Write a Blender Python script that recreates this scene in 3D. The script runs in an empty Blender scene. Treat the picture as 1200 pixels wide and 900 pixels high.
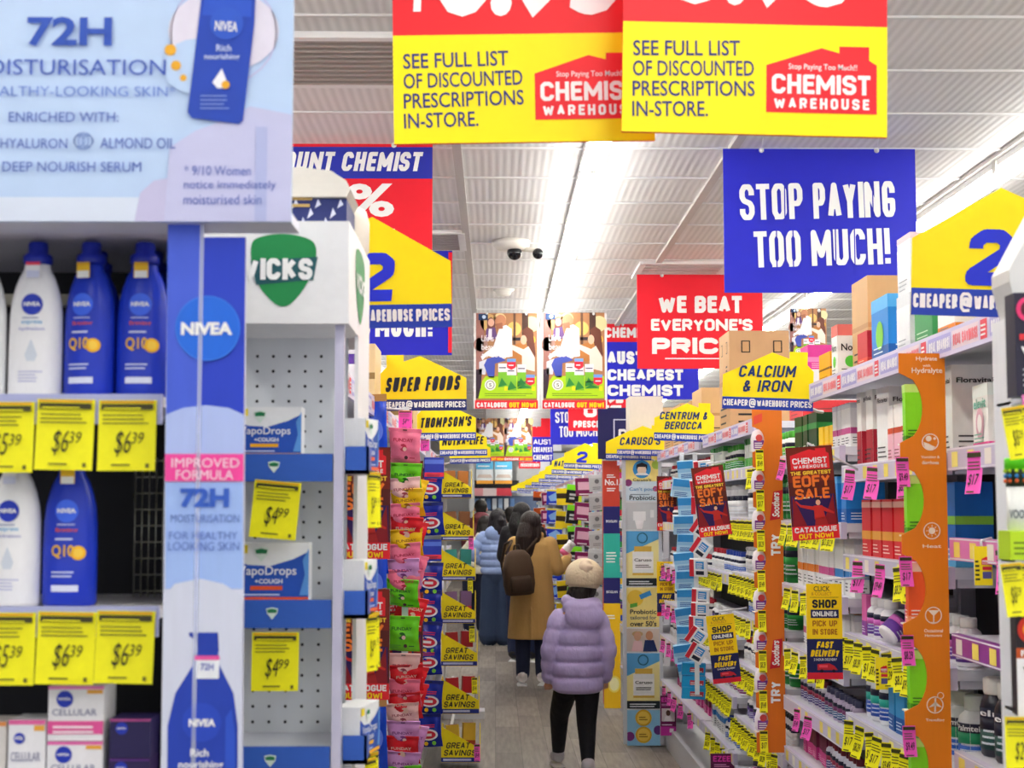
import bpy, bmesh, math, random
from math import sin, cos, pi, radians as R
from mathutils import Matrix, Vector
random.seed(7)
SC = bpy.context.scene
COL = SC.collection
# ------------------------------------------------------------ camera, world, exposure
FPX, VPX, VPY, CAMZ = 1800.0, 581.0, 597.0, 1.65      # focal length in pixels of a 1200x900 frame
cam_d = bpy.data.cameras.new('camera')
cam = bpy.data.objects.new('camera', cam_d)
COL.objects.link(cam)
cam.location = (0, 0, CAMZ)
cam.rotation_euler = (R(90) + math.atan((VPY - 450) / FPX), 0, -math.atan((600 - VPX) / FPX))
cam_d.sensor_width = 36
cam_d.lens = FPX / 1200 * 36
cam_d.clip_start = .05
cam_d.dof.use_dof = True
cam_d.dof.focus_distance = 6.3
cam_d.dof.aperture_fstop = 10.0
SC.camera = cam
CM = cam.rotation_euler.to_matrix()
w = bpy.data.worlds.new('world')
SC.world = w
w.use_nodes = True
w.node_tree.nodes['Background'].inputs[0].default_value = (.93, .95, 1, 1)
w.node_tree.nodes['Background'].inputs[1].default_value = 1.0   # fill light added for front-facing signs, enters the open rear behind the camera
SC.view_settings.view_transform = 'Standard'
SC.view_settings.look = 'None'
SC.view_settings.gamma = 1
SC.view_settings.use_curve_mapping = False
SC.view_settings.exposure = 0.44
TUBE = 17.0                                            # emission of the fluorescent tubes
CEIL = 3.25

def ray(px, py):
    return CM @ Vector(((px - 600) / FPX, (450 - py) / FPX, -1))
def at(px, py, Y):
    """the world point at distance Y down the aisle seen at a pixel of the photograph"""
    d = ray(px, py)
    return Vector((0, 0, CAMZ)) + d * (Y / d.y)
# ------------------------------------------------------------ materials
MATS = {}
def lin(c):
    return c / 12.92 if c <= .04045 else ((c + .055) / 1.055) ** 2.4
def M(hexa, rough=.5, metal=0, emit=0, alpha=1, trans=0, var=.05):
    key = (hexa, rough, metal, emit, alpha, trans)
    if key in MATS: return MATS[key]
    rgb = [lin(int(hexa[i:i + 2], 16) / 255) for i in (0, 2, 4)]
    m = bpy.data.materials.new('paint_' + hexa)
    m.use_nodes = True
    nt = m.node_tree
    b = nt.nodes['Principled BSDF']
    b.inputs['Roughness'].default_value = rough
    b.inputs['Metallic'].default_value = metal
    b.inputs['Specular IOR Level'].default_value = .35
    if emit:
        b.inputs['Base Color'].default_value = (*rgb, 1)
        b.inputs['Emission Color'].default_value = (*rgb, 1)
        b.inputs['Emission Strength'].default_value = emit
    elif trans:
        b.inputs['Base Color'].default_value = (*rgb, 1)
        b.inputs['Alpha'].default_value = alpha
    else:
        n = nt.nodes.new('ShaderNodeTexNoise')
        n.inputs['Scale'].default_value = 9
        mx = nt.nodes.new('ShaderNodeMix'); mx.data_type = 'RGBA'
        mx.inputs[6].default_value = (*[v * (1 - var) for v in rgb], 1)
        mx.inputs[7].default_value = (*[min(1, v * (1 + var)) for v in rgb], 1)
        nt.links.new(n.outputs[0], mx.inputs[0])
        nt.links.new(mx.outputs[2], b.inputs['Base Color'])
    MATS[key] = m
    return m
def cloth(hexa, rough=.6, scale=(22, 22, 22), strength=.35):
    """a fabric, knit or hair colour with fine folds in the surface normal"""
    key = (hexa, rough, scale, strength)
    if key in MATS: return MATS[key]
    m = M(hexa, rough).copy(); nt = m.node_tree; b = nt.nodes['Principled BSDF']
    t = nt.nodes.new('ShaderNodeTexCoord'); mp = nt.nodes.new('ShaderNodeMapping'); mp.inputs['Scale'].default_value = scale
    n = nt.nodes.new('ShaderNodeTexNoise'); n.inputs['Scale'].default_value = 1; n.inputs['Detail'].default_value = 4
    bp = nt.nodes.new('ShaderNodeBump'); bp.inputs['Strength'].default_value = strength; bp.inputs['Distance'].default_value = .02
    nt.links.new(t.outputs['Object'], mp.inputs[0]); nt.links.new(mp.outputs[0], n.inputs['Vector']); nt.links.new(n.outputs[0], bp.inputs['Height']); nt.links.new(bp.outputs[0], b.inputs['Normal'])
    MATS[key] = m
    return m
def glassy(hexa, alpha):
    return M(hexa, .12, 0, 0, alpha, 1)
# palette
WHITE, YEL, TAG = 'f4f4f4', 'ffe600', 'fbf312'
BLUE, RED, NAVY = '1b1fc0', 'ea1029', '14205c'
# ------------------------------------------------------------ mesh builder
TXT = {}
def glyphs(s, bold, shear, space):
    key = (s, bold, shear, space)
    if key not in TXT:
        c = bpy.data.curves.new('t', 'FONT')
        c.body = s; c.offset = bold; c.shear = shear; c.space_character = space; c.resolution_u = 3
        o = bpy.data.objects.new('t', c)
        me = bpy.data.meshes.new_from_object(o)
        v = [(p.co.x, p.co.y) for p in me.vertices]
        f = [tuple(p.vertices) for p in me.polygons]
        bpy.data.objects.remove(o); bpy.data.meshes.remove(me); bpy.data.curves.remove(c)
        x0 = min(p[0] for p in v); x1 = max(p[0] for p in v); y0 = min(p[1] for p in v); y1 = max(p[1] for p in v)
        TXT[key] = ([((x - x0) / (x1 - x0), (y - y0) / (y1 - y0)) for x, y in v], f, (x1 - x0) / (y1 - y0))
    return TXT[key]
# skeleton of a heavy condensed letter face: strokes in a unit box
SK = {}
def sk(ch, spec, wd=1.0): SK[ch] = ([[tuple(float(v) for v in q.split(',')) for q in pl.split()] for pl in spec.split('|')], wd)
sk('A', '0,0 .5,1 1,0|.22,.3 .78,.3', 1.05); sk('B', '0,0 0,1 .75,1 1,.88 1,.64 .8,.52 1,.4 1,.14 .75,0 0,0|0,.52 .8,.52')
sk('C', '1,.74 1,.85 .75,1 .25,1 0,.85 0,.15 .25,0 .75,0 1,.15 1,.26'); sk('D', '0,0 0,1 .7,1 1,.82 1,.18 .7,0 0,0')
sk('E', '1,0 0,0 0,1 1,1|0,.52 .85,.52', .85); sk('F', '0,0 0,1 1,1|0,.5 .85,.5', .85)
sk('G', '1,.7 1,.85 .75,1 .25,1 0,.85 0,.15 .25,0 .75,0 1,.15 1,.45 .6,.45'); sk('H', '0,0 0,1|1,0 1,1|0,.5 1,.5')
sk('I', '.5,0 .5,1', .3); sk('J', '1,1 1,.15 .75,0 .3,0 0,.15 0,.3', .85); sk('K', '0,0 0,1|1,1 .1,.45|.3,.58 1,0'); sk('L', '0,1 0,0 1,0', .8)
sk('M', '0,0 0,1 .5,.25 1,1 1,0', 1.35); sk('N', '0,0 0,1 1,0 1,1', 1.2); sk('O', '.25,0 0,.15 0,.85 .25,1 .75,1 1,.85 1,.15 .75,0 .25,0')
sk('P', '0,0 0,1 .75,1 1,.86 1,.56 .75,.42 0,.42', .95); sk('Q', '.25,0 0,.15 0,.85 .25,1 .75,1 1,.85 1,.15 .75,0 .25,0|.6,.25 1,-.05')
sk('R', '0,0 0,1 .75,1 1,.86 1,.58 .75,.45 0,.45|.55,.45 1,0'); sk('S', '1,.72 1,.86 .75,1 .25,1 0,.86 0,.66 .2,.54 .8,.46 1,.34 1,.14 .75,0 .25,0 0,.14 0,.28')
sk('T', '0,1 1,1|.5,1 .5,0', .9); sk('U', '0,1 0,.15 .25,0 .75,0 1,.15 1,1'); sk('V', '0,1 .5,0 1,1', 1.05); sk('W', '0,1 .25,0 .5,.75 .75,0 1,1', 1.5)
sk('X', '0,0 1,1|0,1 1,0'); sk('Y', '0,1 .5,.45 1,1|.5,.45 .5,0'); sk('Z', '0,1 1,1 0,0 1,0'); sk('0', '.25,0 0,.15 0,.85 .25,1 .75,1 1,.85 1,.15 .75,0 .25,0')
sk('1', '.1,.8 .6,1 .6,0', .6); sk('2', '0,.7 0,.86 .25,1 .75,1 1,.86 1,.62 0,.1 0,0 1,0'); sk('3', '0,.85 .25,1 .75,1 1,.86 1,.64 .75,.53 .4,.53|.75,.53 1,.4 1,.14 .75,0 .25,0 0,.15')
sk('4', '.75,0 .75,1 0,.3 1,.3'); sk('5', '1,1 0,1 0,.55 .7,.6 1,.45 1,.15 .75,0 .25,0 0,.15'); sk('6', '1,.85 .75,1 .25,1 0,.85 0,.15 .25,0 .75,0 1,.15 1,.42 .75,.56 0,.5')
sk('7', '0,1 1,1 .35,0'); sk('8', '.25,.54 0,.66 0,.87 .25,1 .75,1 1,.87 1,.66 .75,.54 .25,.54 0,.4 0,.13 .25,0 .75,0 1,.13 1,.4 .75,.54'); sk('9', '0,.15 .25,0 .75,0 1,.15 1,.85 .75,1 .25,1 0,.85 0,.58 .25,.45 1,.5')
sk('!', '.5,1 .5,.33|.5,.02 .5,.0', .3); sk('.', '.5,.02 .5,0', .25); sk(' ', '0,0 0,0', .45); sk("'", '.5,1 .5,.75', .25); sk('-', '0,.45 1,.45', .6); sk('&', '1,0 .15,.75 .3,1 .6,.95 .65,.75 .05,.35 .15,.02 .55,0 1,.45')
sk('@', '.7,.3 .7,.7 .35,.7 .3,.35 .65,.3 .95,.25 1,.8 .75,1 .2,1 0,.8 0,.15 .25,-.05 .9,-.02', 1.3); sk('$', '1,.72 .8,.9 .2,.9 0,.7 .2,.54 .8,.46 1,.3 .8,.1 .2,.1 0,.28|.5,1.05 .5,-.05'); sk('%', '0,0 1,1|.1,.6 .1,.95 .4,.95 .4,.6 .1,.6|.6,.05 .6,.4 .9,.4 .9,.05 .6,.05', 1.2)
BLK = {}
def block(text, asp, t, gap):
    """letter strokes of a word fitted in a box asp wide and 1 high, stroke t"""
    key = (text, round(asp, 2), t, gap)
    if key in BLK: return BLK[key]
    tot = sum(SK[c][1] for c in text) + 0
    unit = (asp - gap * (len(text) - 1)) / tot
    vs, fs, x = [], [], 0
    for c in text:
        pls, wd = SK[c]
        W = unit * wd
        if c != ' ':
            for pl in pls:
                pts = [(x + t / 2 + px * max(W - t, .001), t / 2 + py * (1 - t)) for px, py in pl]
                for i in range(len(pts) - 1):
                    (ax, ay), (bx, by) = pts[i], pts[i + 1]
                    L = math.hypot(bx - ax, by - ay) or 1e-6
                    nx, ny = -(by - ay) / L * t / 2, (bx - ax) / L * t / 2
                    if L < .03:      # a dot
                        n = len(vs); vs += [(ax - t / 2, ay - t / 2), (ax + t / 2, ay - t / 2), (ax + t / 2, ay + t / 2), (ax - t / 2, ay + t / 2)]; fs.append((n, n + 1, n + 2, n + 3)); continue
                    e0 = t / 2 / L if i == 0 and c not in 'CGSJ23569' and (ax == bx or ay == by) else 0
                    e1 = t / 2 / L if i == len(pts) - 2 and c not in 'CSJ3569' and (ax == bx or ay == by) else 0
                    ax_, ay_, bx_, by_ = ax - (bx - ax) * e0, ay - (by - ay) * e0, bx + (bx - ax) * e1, by + (by - ay) * e1
                    n = len(vs); vs += [(ax_ + nx, ay_ + ny), (ax_ - nx, ay_ - ny), (bx_ - nx, by_ - ny), (bx_ + nx, by_ + ny)]
                    fs.append((n, n + 1, n + 2, n + 3))
                    if i:
                        n = len(vs); vs += [(ax + t / 2 * cos(pi * (q + .5) / 4), ay + t / 2 * sin(pi * (q + .5) / 4)) for q in range(8)]
                        fs.append(tuple(range(n, n + 8)))
        x += W + gap
    BLK[key] = (vs, fs)
    return BLK[key]
FRONT, SIDE, LSIDE, TOP = 'f', 's', 'l', 't'
class MB:
    def __init__(s):
        s.v, s.f, s.m, s.sm, s.mats = [], [], [], [], []
        s.M = Matrix.Identity(4); s.fine = False
    def face(s, kind, d=0.0):
        """choose the plane for rect/poly/txt: x right, y up, layers outwards"""
        s.M = {'f': Matrix(((1, 0, 0, 0), (0, 0, -1, d), (0, 1, 0, 0), (0, 0, 0, 1))),
               's': Matrix(((0, 0, 1, d), (1, 0, 0, 0), (0, 1, 0, 0), (0, 0, 0, 1))),
               'l': Matrix(((0, 0, -1, d), (-1, 0, 0, 0), (0, 1, 0, 0), (0, 0, 0, 1))),
               't': Matrix(((1, 0, 0, 0), (0, 1, 0, 0), (0, 0, 1, d), (0, 0, 0, 1)))}[kind]
        return s
    def flat(s):
        s.M = Matrix.Identity(4); return s
    def slot(s, mat):
        if isinstance(mat, str): mat = M(mat)
        if mat not in s.mats: s.mats.append(mat)
        return s.mats.index(mat)
    def add(s, vs, fs, mat, smooth=False):
        k = len(s.v); mi = s.slot(mat)
        s.v += [tuple(s.M @ Vector(p)) for p in vs]
        for f in fs:
            s.f.append(tuple(i + k for i in f)); s.m.append(mi); s.sm.append(smooth)
    def box(s, x0, x1, y0, y1, z0, z1, mat):
        s.add([(x, y, z) for z in (z0, z1) for y in (y0, y1) for x in (x0, x1)],
              [(0, 2, 3, 1), (4, 5, 7, 6), (0, 1, 5, 4), (2, 6, 7, 3), (0, 4, 6, 2), (1, 3, 7, 5)], mat)
    def prism(s, pts, z0, z1, mat):
        n = len(pts)
        s.add([(x, y, z0) for x, y in pts] + [(x, y, z1) for x, y in pts],
              [tuple(range(n))[::-1], tuple(range(n, 2 * n))] + [(i, (i + 1) % n, n + (i + 1) % n, n + i) for i in range(n)], mat)
    def poly(s, pts, mat, k=1):
        s.add([(x, y, k * .0007) for x, y in pts], [tuple(range(len(pts)))], mat)
    def rect(s, x0, y0, x1, y1, mat, k=1):
        if s.fine:
            for i in range(8):
                a, c = x0 + (x1 - x0) * i / 8, x0 + (x1 - x0) * (i + 1) / 8
                s.poly([(a, y0), (c, y0), (c, y1), (a, y1)], mat, k)
            return
        s.poly([(x0, y0), (x1, y0), (x1, y1), (x0, y1)], mat, k)
    def disc(s, cx, cy, r, mat, k=1, ry=None, n=20):
        ry = ry or r
        if s.fine:
            vs = [(cx, cy, k * .0007)] + [(cx + r * q / 4 * cos(2 * pi * i / n), cy + ry * q / 4 * sin(2 * pi * i / n), k * .0007) for q in (1, 2, 3, 4) for i in range(n)]
            fs = [(0, 1 + i, 1 + (i + 1) % n) for i in range(n)] + [(1 + q * n + i, 1 + (q + 1) * n + i, 1 + (q + 1) * n + (i + 1) % n, 1 + q * n + (i + 1) % n) for q in range(3) for i in range(n)]
            s.add(vs, fs, mat); return
        s.poly([(cx + r * cos(2 * pi * i / n), cy + ry * sin(2 * pi * i / n)) for i in range(n)], mat, k)
    def ring(s, cx, cy, r, t, mat, k=1, n=24):
        a = [(cx + q * cos(2 * pi * i / n), cy + q * sin(2 * pi * i / n), k * .0007) for q in (r, r - t) for i in range(n)]
        s.add(a, [(i, (i + 1) % n, n + (i + 1) % n, n + i) for i in range(n)], mat)
    def txt(s, t, x, y, w, h, mat, k=2, bold=.02, shear=0, space=1, rot=0, fit=None):
        v, f, asp = glyphs(t, bold, shear, space)
        if w is None: w = asp * h
        if fit == 'c': x -= w / 2
        ca, sa = cos(rot), sin(rot)
        s.add([(x + (a * w) * ca - (b * h) * sa, y + (a * w) * sa + (b * h) * ca, k * .0007) for a, b in v], f, mat)
    def blk(s, text, x, y, w, h, mat, k=2, t=.2, shear=0, rot=0, gap=.09):
        vs, fs = block(text, w / h, t, gap)
        ca, sa = cos(rot), sin(rot)
        lv = [0] * len(vs)
        for i, f in enumerate(fs):
            for q in f: lv[q] = (i % 12) * .00003
        s.add([(x + (a * h + b * h * shear) * ca - b * h * sa, y + a * h * sa + b * h * ca, k * .0007 + z) for (a, b), z in zip(vs, lv)], fs, mat)
    def wrap(s, t, rad, z, w, h, mat, ang=0, bold=.02, out=.0012):
        """lettering running round a bottle; ang 0 is the front"""
        v, f, _ = glyphs(t, bold, 0, 1)
        q = rad + out
        s.add([(q * sin((a - .5) * w / rad + ang), -q * cos((a - .5) * w / rad + ang), z + b * h) for a, b in v], f, mat)
    def bars(s, x0, y0, x1, y1, n, mat, k=2, fill=.45):
        st = (y1 - y0) / n
        for i in range(n):
            e = x1 - random.random() * .3 * (x1 - x0)
            s.rect(x0, y0 + i * st, e, y0 + i * st + st * fill, mat, k)
    def lathe(s, prof, mat, n=16, sx=1, sy=1, cx=0, cy=0, a0=0, a1=2 * pi):
        full = abs(a1 - a0 - 2 * pi) < 1e-6
        vs, fs = [], []
        cnt = n if full else n + 1
        for r, z in prof:
            for i in range(cnt):
                a = a0 + (a1 - a0) * i / n
                vs.append((cx + r * sx * sin(a), cy - r * sy * cos(a), z))
        for j in range(len(prof) - 1):
            for i in range(n):
                b = (i + 1) % cnt
                fs.append((j * cnt + i, j * cnt + b, (j + 1) * cnt + b, (j + 1) * cnt + i))
        if full:
            if prof[0][0] > 1e-4: fs.append(tuple(range(n))[::-1])
            if prof[-1][0] > 1e-4: fs.append(tuple(range((len(prof) - 1) * cnt, len(prof) * cnt)))
        s.add(vs, fs, mat, True)
    def rings(s, rr, mat, cap=True):
        """loft of point rings"""
        n = len(rr[0]); vs = [p for r in rr for p in r]; fs = []
        for j in range(len(rr) - 1):
            for i in range(n):
                fs.append((j * n + i, j * n + (i + 1) % n, (j + 1) * n + (i + 1) % n, (j + 1) * n + i))
        if cap: fs += [tuple(range(n))[::-1], tuple(range((len(rr) - 1) * n, len(rr) * n))]
        s.add(vs, fs, mat, True)
    def tube(s, pts, rad, mat, n=8):
        pts = [Vector(p) for p in pts]
        if not isinstance(rad, (list, tuple)): rad = [rad] * len(pts)
        rr = []; ref = None
        for i, p in enumerate(pts):
            t = (pts[min(i + 1, len(pts) - 1)] - pts[max(i - 1, 0)]).normalized()
            if ref is None: ref = t.orthogonal().normalized()
            a = (ref - t * ref.dot(t)).normalized(); b = t.cross(a); ref = a
            rr.append([tuple(p + (a * cos(2 * pi * k / n) + b * sin(2 * pi * k / n)) * rad[i]) for k in range(n)])
        s.rings(rr, mat)
    def ball(s, c, r, mat, n=14, m=9, sx=1, sy=1, sz=1):
        rr = []
        for j in range(m + 1):
            t = -pi / 2 + pi * j / m
            q = max(cos(t), .02)
            rr.append([(c[0] + r * sx * q * cos(2 * pi * i / n), c[1] + r * sy * q * sin(2 * pi * i / n), c[2] + r * sz * sin(t)) for i in range(n)])
        s.rings(rr, mat)
    def bend(s, i0, rx, ry):
        s.v[i0:] = [(x, y - ry * math.sqrt(max(.02, 1 - (x / rx) ** 2)), z) for x, y, z in s.v[i0:]]
    def mesh(s, name):
        me = bpy.data.meshes.new(name)
        me.from_pydata(s.v, [], s.f)
        for m in s.mats: me.materials.append(m)
        me.polygons.foreach_set('material_index', s.m)
        me.polygons.foreach_set('use_smooth', s.sm)
        me.update()
        return me
# ------------------------------------------------------------ objects
LABELS = {}
def setp(o, label=None, cat=None, group=None, kind=None):
    if label:
        o['label'] = label
        if cat: LABELS.setdefault(label, []).append(o.name)
    if cat: o['category'] = cat
    if group: o['group'] = group
    if kind: o['kind'] = kind
    return o
def obj(name, mb, parent=None, loc=(0, 0, 0), rot=(0, 0, 0), **kw):
    me = mb if mb is None or isinstance(mb, bpy.types.Mesh) else mb.mesh(name)
    o = bpy.data.objects.new(name, me)
    COL.objects.link(o)
    o.location = loc
    o.rotation_euler = rot if isinstance(rot, (tuple, list)) else (0, 0, rot)
    if parent: o.parent = parent
    return setp(o, **kw)
def empty(name, loc=(0, 0, 0), rot=(0, 0, 0), **kw):
    return obj(name, None, None, loc, rot, **kw)
def struct(name, mb, parent=None, **kw):
    return obj(name, mb, parent, kind=None if parent else 'structure', **kw)
def put(proto, loc, rot, label, group=None, name=None):
    """one individual of a prototype: (name, category, mesh, [(part, mesh, [(sub, mesh)])])"""
    nm, cat, me, parts = proto
    o = obj(name or nm, me, None, loc, rot, label=label, cat=cat, group=group)
    for p in parts:
        q = obj(p[0], p[1], o)
        for s_ in (p[2] if len(p) > 2 else ()): obj(s_[0], s_[1], q)
    return o
ORD = ['first', 'second', 'third', 'fourth', 'fifth', 'sixth', 'seventh', 'eighth', 'ninth', 'tenth', 'eleventh', 'twelfth', 'thirteenth',
       'fourteenth', 'fifteenth', 'sixteenth', 'seventeenth', 'eighteenth', 'nineteenth', 'twentieth', 'twenty-first', 'twenty-second']
def solid(mb, name, voxel=.012, smooth=6):
    """fuse overlapping closed shapes into one continuous surface"""
    o = bpy.data.objects.new('tmp', mb.mesh('tmp'))
    bm = bmesh.new(); bm.from_mesh(o.data); bmesh.ops.recalc_face_normals(bm, faces=bm.faces); bm.to_mesh(o.data); bm.free()
    COL.objects.link(o)
    r = o.modifiers.new('r', 'REMESH'); r.mode = 'VOXEL'; r.voxel_size = voxel; r.use_smooth_shade = True
    if smooth:
        k = o.modifiers.new('k', 'SMOOTH'); k.factor = .5; k.iterations = smooth
    dg = bpy.context.evaluated_depsgraph_get()
    me = bpy.data.meshes.new_from_object(o.evaluated_get(dg))
    me.name = name
    mats = list(o.data.materials)
    me.materials.clear()
    for m in mats[:1]: me.materials.append(m)
    bpy.data.objects.remove(o)
    return me
# ============================================================ the setting
def tex_mat(name, build):
    m = bpy.data.materials.new(name); m.use_nodes = True
    build(m.node_tree, m.node_tree.nodes['Principled BSDF']); return m
def coords(nt, sc, rot=0):
    t = nt.nodes.new('ShaderNodeTexCoord'); mp = nt.nodes.new('ShaderNodeMapping')
    mp.inputs['Scale'].default_value = sc; mp.inputs['Rotation'].default_value = (0, 0, rot)
    nt.links.new(t.outputs['Object'], mp.inputs[0]); return mp.outputs[0]
def floor_nodes(nt, b):
    br = nt.nodes.new('ShaderNodeTexBrick')
    br.inputs['Color1'].default_value = (.15, .128, .112, 1); br.inputs['Color2'].default_value = (.33, .285, .245, 1)
    br.inputs['Mortar'].default_value = (.1, .085, .075, 1); br.inputs['Scale'].default_value = 1
    br.inputs['Mortar Size'].default_value = .002; br.inputs['Brick Width'].default_value = 1.25; br.inputs['Row Height'].default_value = .18
    nt.links.new(coords(nt, (1, 1, 1), R(90)), br.inputs['Vector'])
    n = nt.nodes.new('ShaderNodeTexNoise'); n.inputs['Scale'].default_value = 6; n.inputs['Detail'].default_value = 8
    nt.links.new(coords(nt, (6, .5, 1)), n.inputs['Vector'])
    mx = nt.nodes.new('ShaderNodeMix'); mx.data_type = 'RGBA'; mx.blend_type = 'OVERLAY'; mx.inputs[0].default_value = .6
    nt.links.new(br.outputs[0], mx.inputs[6]); nt.links.new(n.outputs[0], mx.inputs[7]); nt.links.new(mx.outputs[2], b.inputs['Base Color'])
    b.inputs['Roughness'].default_value = .42; b.inputs['Specular IOR Level'].default_value = .2
def ceil_nodes(nt, b):
    wv = nt.nodes.new('ShaderNodeTexWave'); wv.inputs['Scale'].default_value = 9; wv.bands_direction = 'X'
    nt.links.new(coords(nt, (1, 1, 1)), wv.inputs['Vector'])
    mx = nt.nodes.new('ShaderNodeMix'); mx.data_type = 'RGBA'
    mx.inputs[6].default_value = (.76, .75, .75, 1); mx.inputs[7].default_value = (.88, .87, .87, 1)
    nt.links.new(wv.outputs[0], mx.inputs[0]); nt.links.new(mx.outputs[2], b.inputs['Base Color'])
    bp = nt.nodes.new('ShaderNodeBump'); bp.inputs['Strength'].default_value = .12; bp.inputs['Distance'].default_value = .01
    nt.links.new(wv.outputs[0], bp.inputs['Height']); nt.links.new(bp.outputs[0], b.inputs['Normal'])
    b.inputs['Roughness'].default_value = .7
FLOORM, CEILM = tex_mat('wood_look_vinyl', floor_nodes), tex_mat('ribbed_ceiling_tile', ceil_nodes)
mb = MB(); mb.box(-7, 8, -5, 42, -.1, 0, FLOORM); struct('floor', mb)
mb = MB(); mb.box(-7, 8, -5, 42, CEIL, CEIL + .1, CEILM); struct('ceiling', mb)
mb = MB(); mb.box(-7.1, -7, -5, 42, 0, CEIL, M('e9e9ea', .8)); struct('wall_left', mb)
mb = MB(); mb.box(8, 8.1, -5, 42, 0, CEIL, M('e9e9ea', .8)); struct('wall_right', mb)
mb = MB(); mb.box(-7, 8, 42, 42.1, 0, CEIL, M('e4e6ea', .8)); struct('wall_back', mb)
mb = MB()
for k in range(-4, 6):
    x = -.173 + 1.22 * k; mb.box(x - .02, x + .02, -5, 42, CEIL - .02, CEIL - .001, 'c9c5c2')
for k in range(-20, 57):
    y = 7.31 + .61 * k; mb.box(-7, 8, y - .011, y + .011, CEIL - .009, CEIL - .001, 'e6e6e6')
struct('trim_1', mb)
def batten(x, y, n, seen):
    o = empty('ceiling_batten_light', (x, y, CEIL), label=None)
    b = MB(); b.box(-.05, .05, -.7, .7, -.05, -.013, M('f2f2f2')); b.box(-.055, .055, -.71, -.66, -.075, -.013, M('dcdcd6'))
    obj('housing', b, o)
    t = MB()
    for sx in (-.028, .028):
        t.add([(sx + .02 * cos(a), yy, -.07 + .02 * sin(a)) for yy in (-.655, .69) for a in [i * pi / 3 for i in range(6)]],
              [(i, (i + 1) % 6, 6 + (i + 1) % 6, 6 + i) for i in range(6)], M('fffdf6', emit=TUBE))
    obj('tube', t, o)
    return o
BROW = [(.436, 'row over the aisle'), (2.32, 'row over the vitamin shelving'), (-1.45, 'row over the next aisle'), (4.2, 'row beyond the vitamin shelving')]
for x, what in BROW:
    for k in range(-6, 23 if x > 0 else 10):
        y = 7.55 + 1.42 * k
        o = batten(x, y, k, True)
        setp(o, 'twin white fluorescent batten on ceiling, %s, %.0f metres along the aisle' % (what, y + 2) if False else
             'white fluorescent batten light number %d of the %s' % (k + 7, what), 'ceiling light', 'fluorescent battens, ' + what)
def vent(x0, x1, y0, y1, n, lab, c, bar):
    o = empty('ceiling_vent', ((x0 + x1) / 2, (y0 + y1) / 2, CEIL), label=lab, cat='ceiling vent')
    a, b_ = (x1 - x0) / 2, (y1 - y0) / 2
    q = MB(); q.box(-a, a, -b_, b_, -.014, -.002, c); obj('backing', q, o)
    q = MB()
    for s_ in (-1, 1):
        q.box(s_ * a - .02, s_ * a + .02, -b_, b_, -.025, -.002, WHITE); q.box(-a, a, s_ * b_ - .02, s_ * b_ + .02, -.025, -.002, WHITE)
    obj('frame', q, o)
    for i in range(n):
        q = MB(); yy = -b_ + (i + .5) * 2 * b_ / n; q.box(-a, a, yy - b_ / n * .4, yy + b_ / n * .4, -.024, -.014, bar); obj('slat', q, o)
vent(.95, 1.5, 9.8, 10.45, 7, 'slatted white air grille in the ceiling behind the red price promise sign', '555555', 'e0e0e0')
vent(-1.37, -.2, 5.06, 5.64, 10, 'grey return air panel in the ceiling beside the big pale blue header board', 'a8a09a', 'b4aca6')
vent(-1.37, -.2, 8.72, 9.3, 10, 'grey return air panel in the ceiling beyond the yellow aisle number sign', 'a8a09a', 'b4aca6')
o = empty('security_camera', (.09, 9.08, CEIL), label='white dome security camera with two dark lenses under the ceiling', cat='security camera')
q = MB(); q.lathe([(.0, -.06), (.08, -.055), (.11, -.03), (.115, 0)], M('e8e4da')); obj('mount', q, o)
q = MB(); q.ball((.02, -.02, -.075), .045, M('15151a', .1)); obj('dome', q, o)
q = MB(); q.tube([(.06, 0, -.05), (.15, -.01, -.06)], .014, M('dedad0')); obj('arm', q, o)
q = MB(); q.ball((.16, -.02, -.08), .033, M('15151a', .1)); obj('lens', q, o)
o = empty('smoke_detector', (.055, 11.1, CEIL), label='small round white smoke detector on the ceiling', cat='smoke detector')
q = MB(); q.lathe([(.0, -.05), (.05, -.045), (.06, -.02), (.075, -.012), (.08, 0)], M('f0eee8')); obj('body', q, o)
# ============================================================ hanging signs
STR = M('d8d8d8', .6)
class Pan:
    """draws on a board in pixels of the sign as the photo shows it: origin at its top left, y down"""
    def __init__(s, b, w, pw, ph, d=-.004):
        s.b, s.k, s.w, s.pw, s.ph = b, w / pw, w, pw, ph; b.face(FRONT, d); s.ky = None
    def X(s, x): return (x - s.pw / 2) * s.k
    def Y(s, y): return (s.ph - y) * (s.ky or s.k)
    def t(s, text, x0, x1, y0, y1, mat, k=2, bold=.02, shear=0, rot=0, space=1):
        s.b.txt(text, s.X(x0), s.Y(y1), (x1 - x0) * s.k, (y1 - y0) * (s.ky or s.k), mat, k, bold, shear, space, rot)
    def b_(s, text, x0, x1, y0, y1, mat, k=2, t=.2, shear=0, rot=0, gap=.09):
        s.b.blk(text, s.X(x0), s.Y(y1), (x1 - x0) * s.k, (y1 - y0) * (s.ky or s.k), mat, k, t, shear, rot, gap)
    def r(s, x0, y0, x1, y1, mat, k=1): s.b.rect(s.X(x0), s.Y(y1), s.X(x1), s.Y(y0), mat, k)
    def p(s, pts, mat, k=1): s.b.poly([(s.X(x), s.Y(y)) for x, y in pts], mat, k)
    def d(s, x, y, r, mat, k=1, ry=None, n=20): s.b.disc(s.X(x), s.Y(y), r * s.k, mat, k, (ry or r) * s.k, n)
    def o(s, x, y, r, t, mat, k=1): s.b.ring(s.X(x), s.Y(y), r * s.k, t * s.k, mat, k)
    def bars(s, x0, y0, x1, y1, n, mat, k=2, fill=.45): s.b.bars(s.X(x0), s.Y(y1), s.X(x1), s.Y(y0), n, mat, k, fill)
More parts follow.
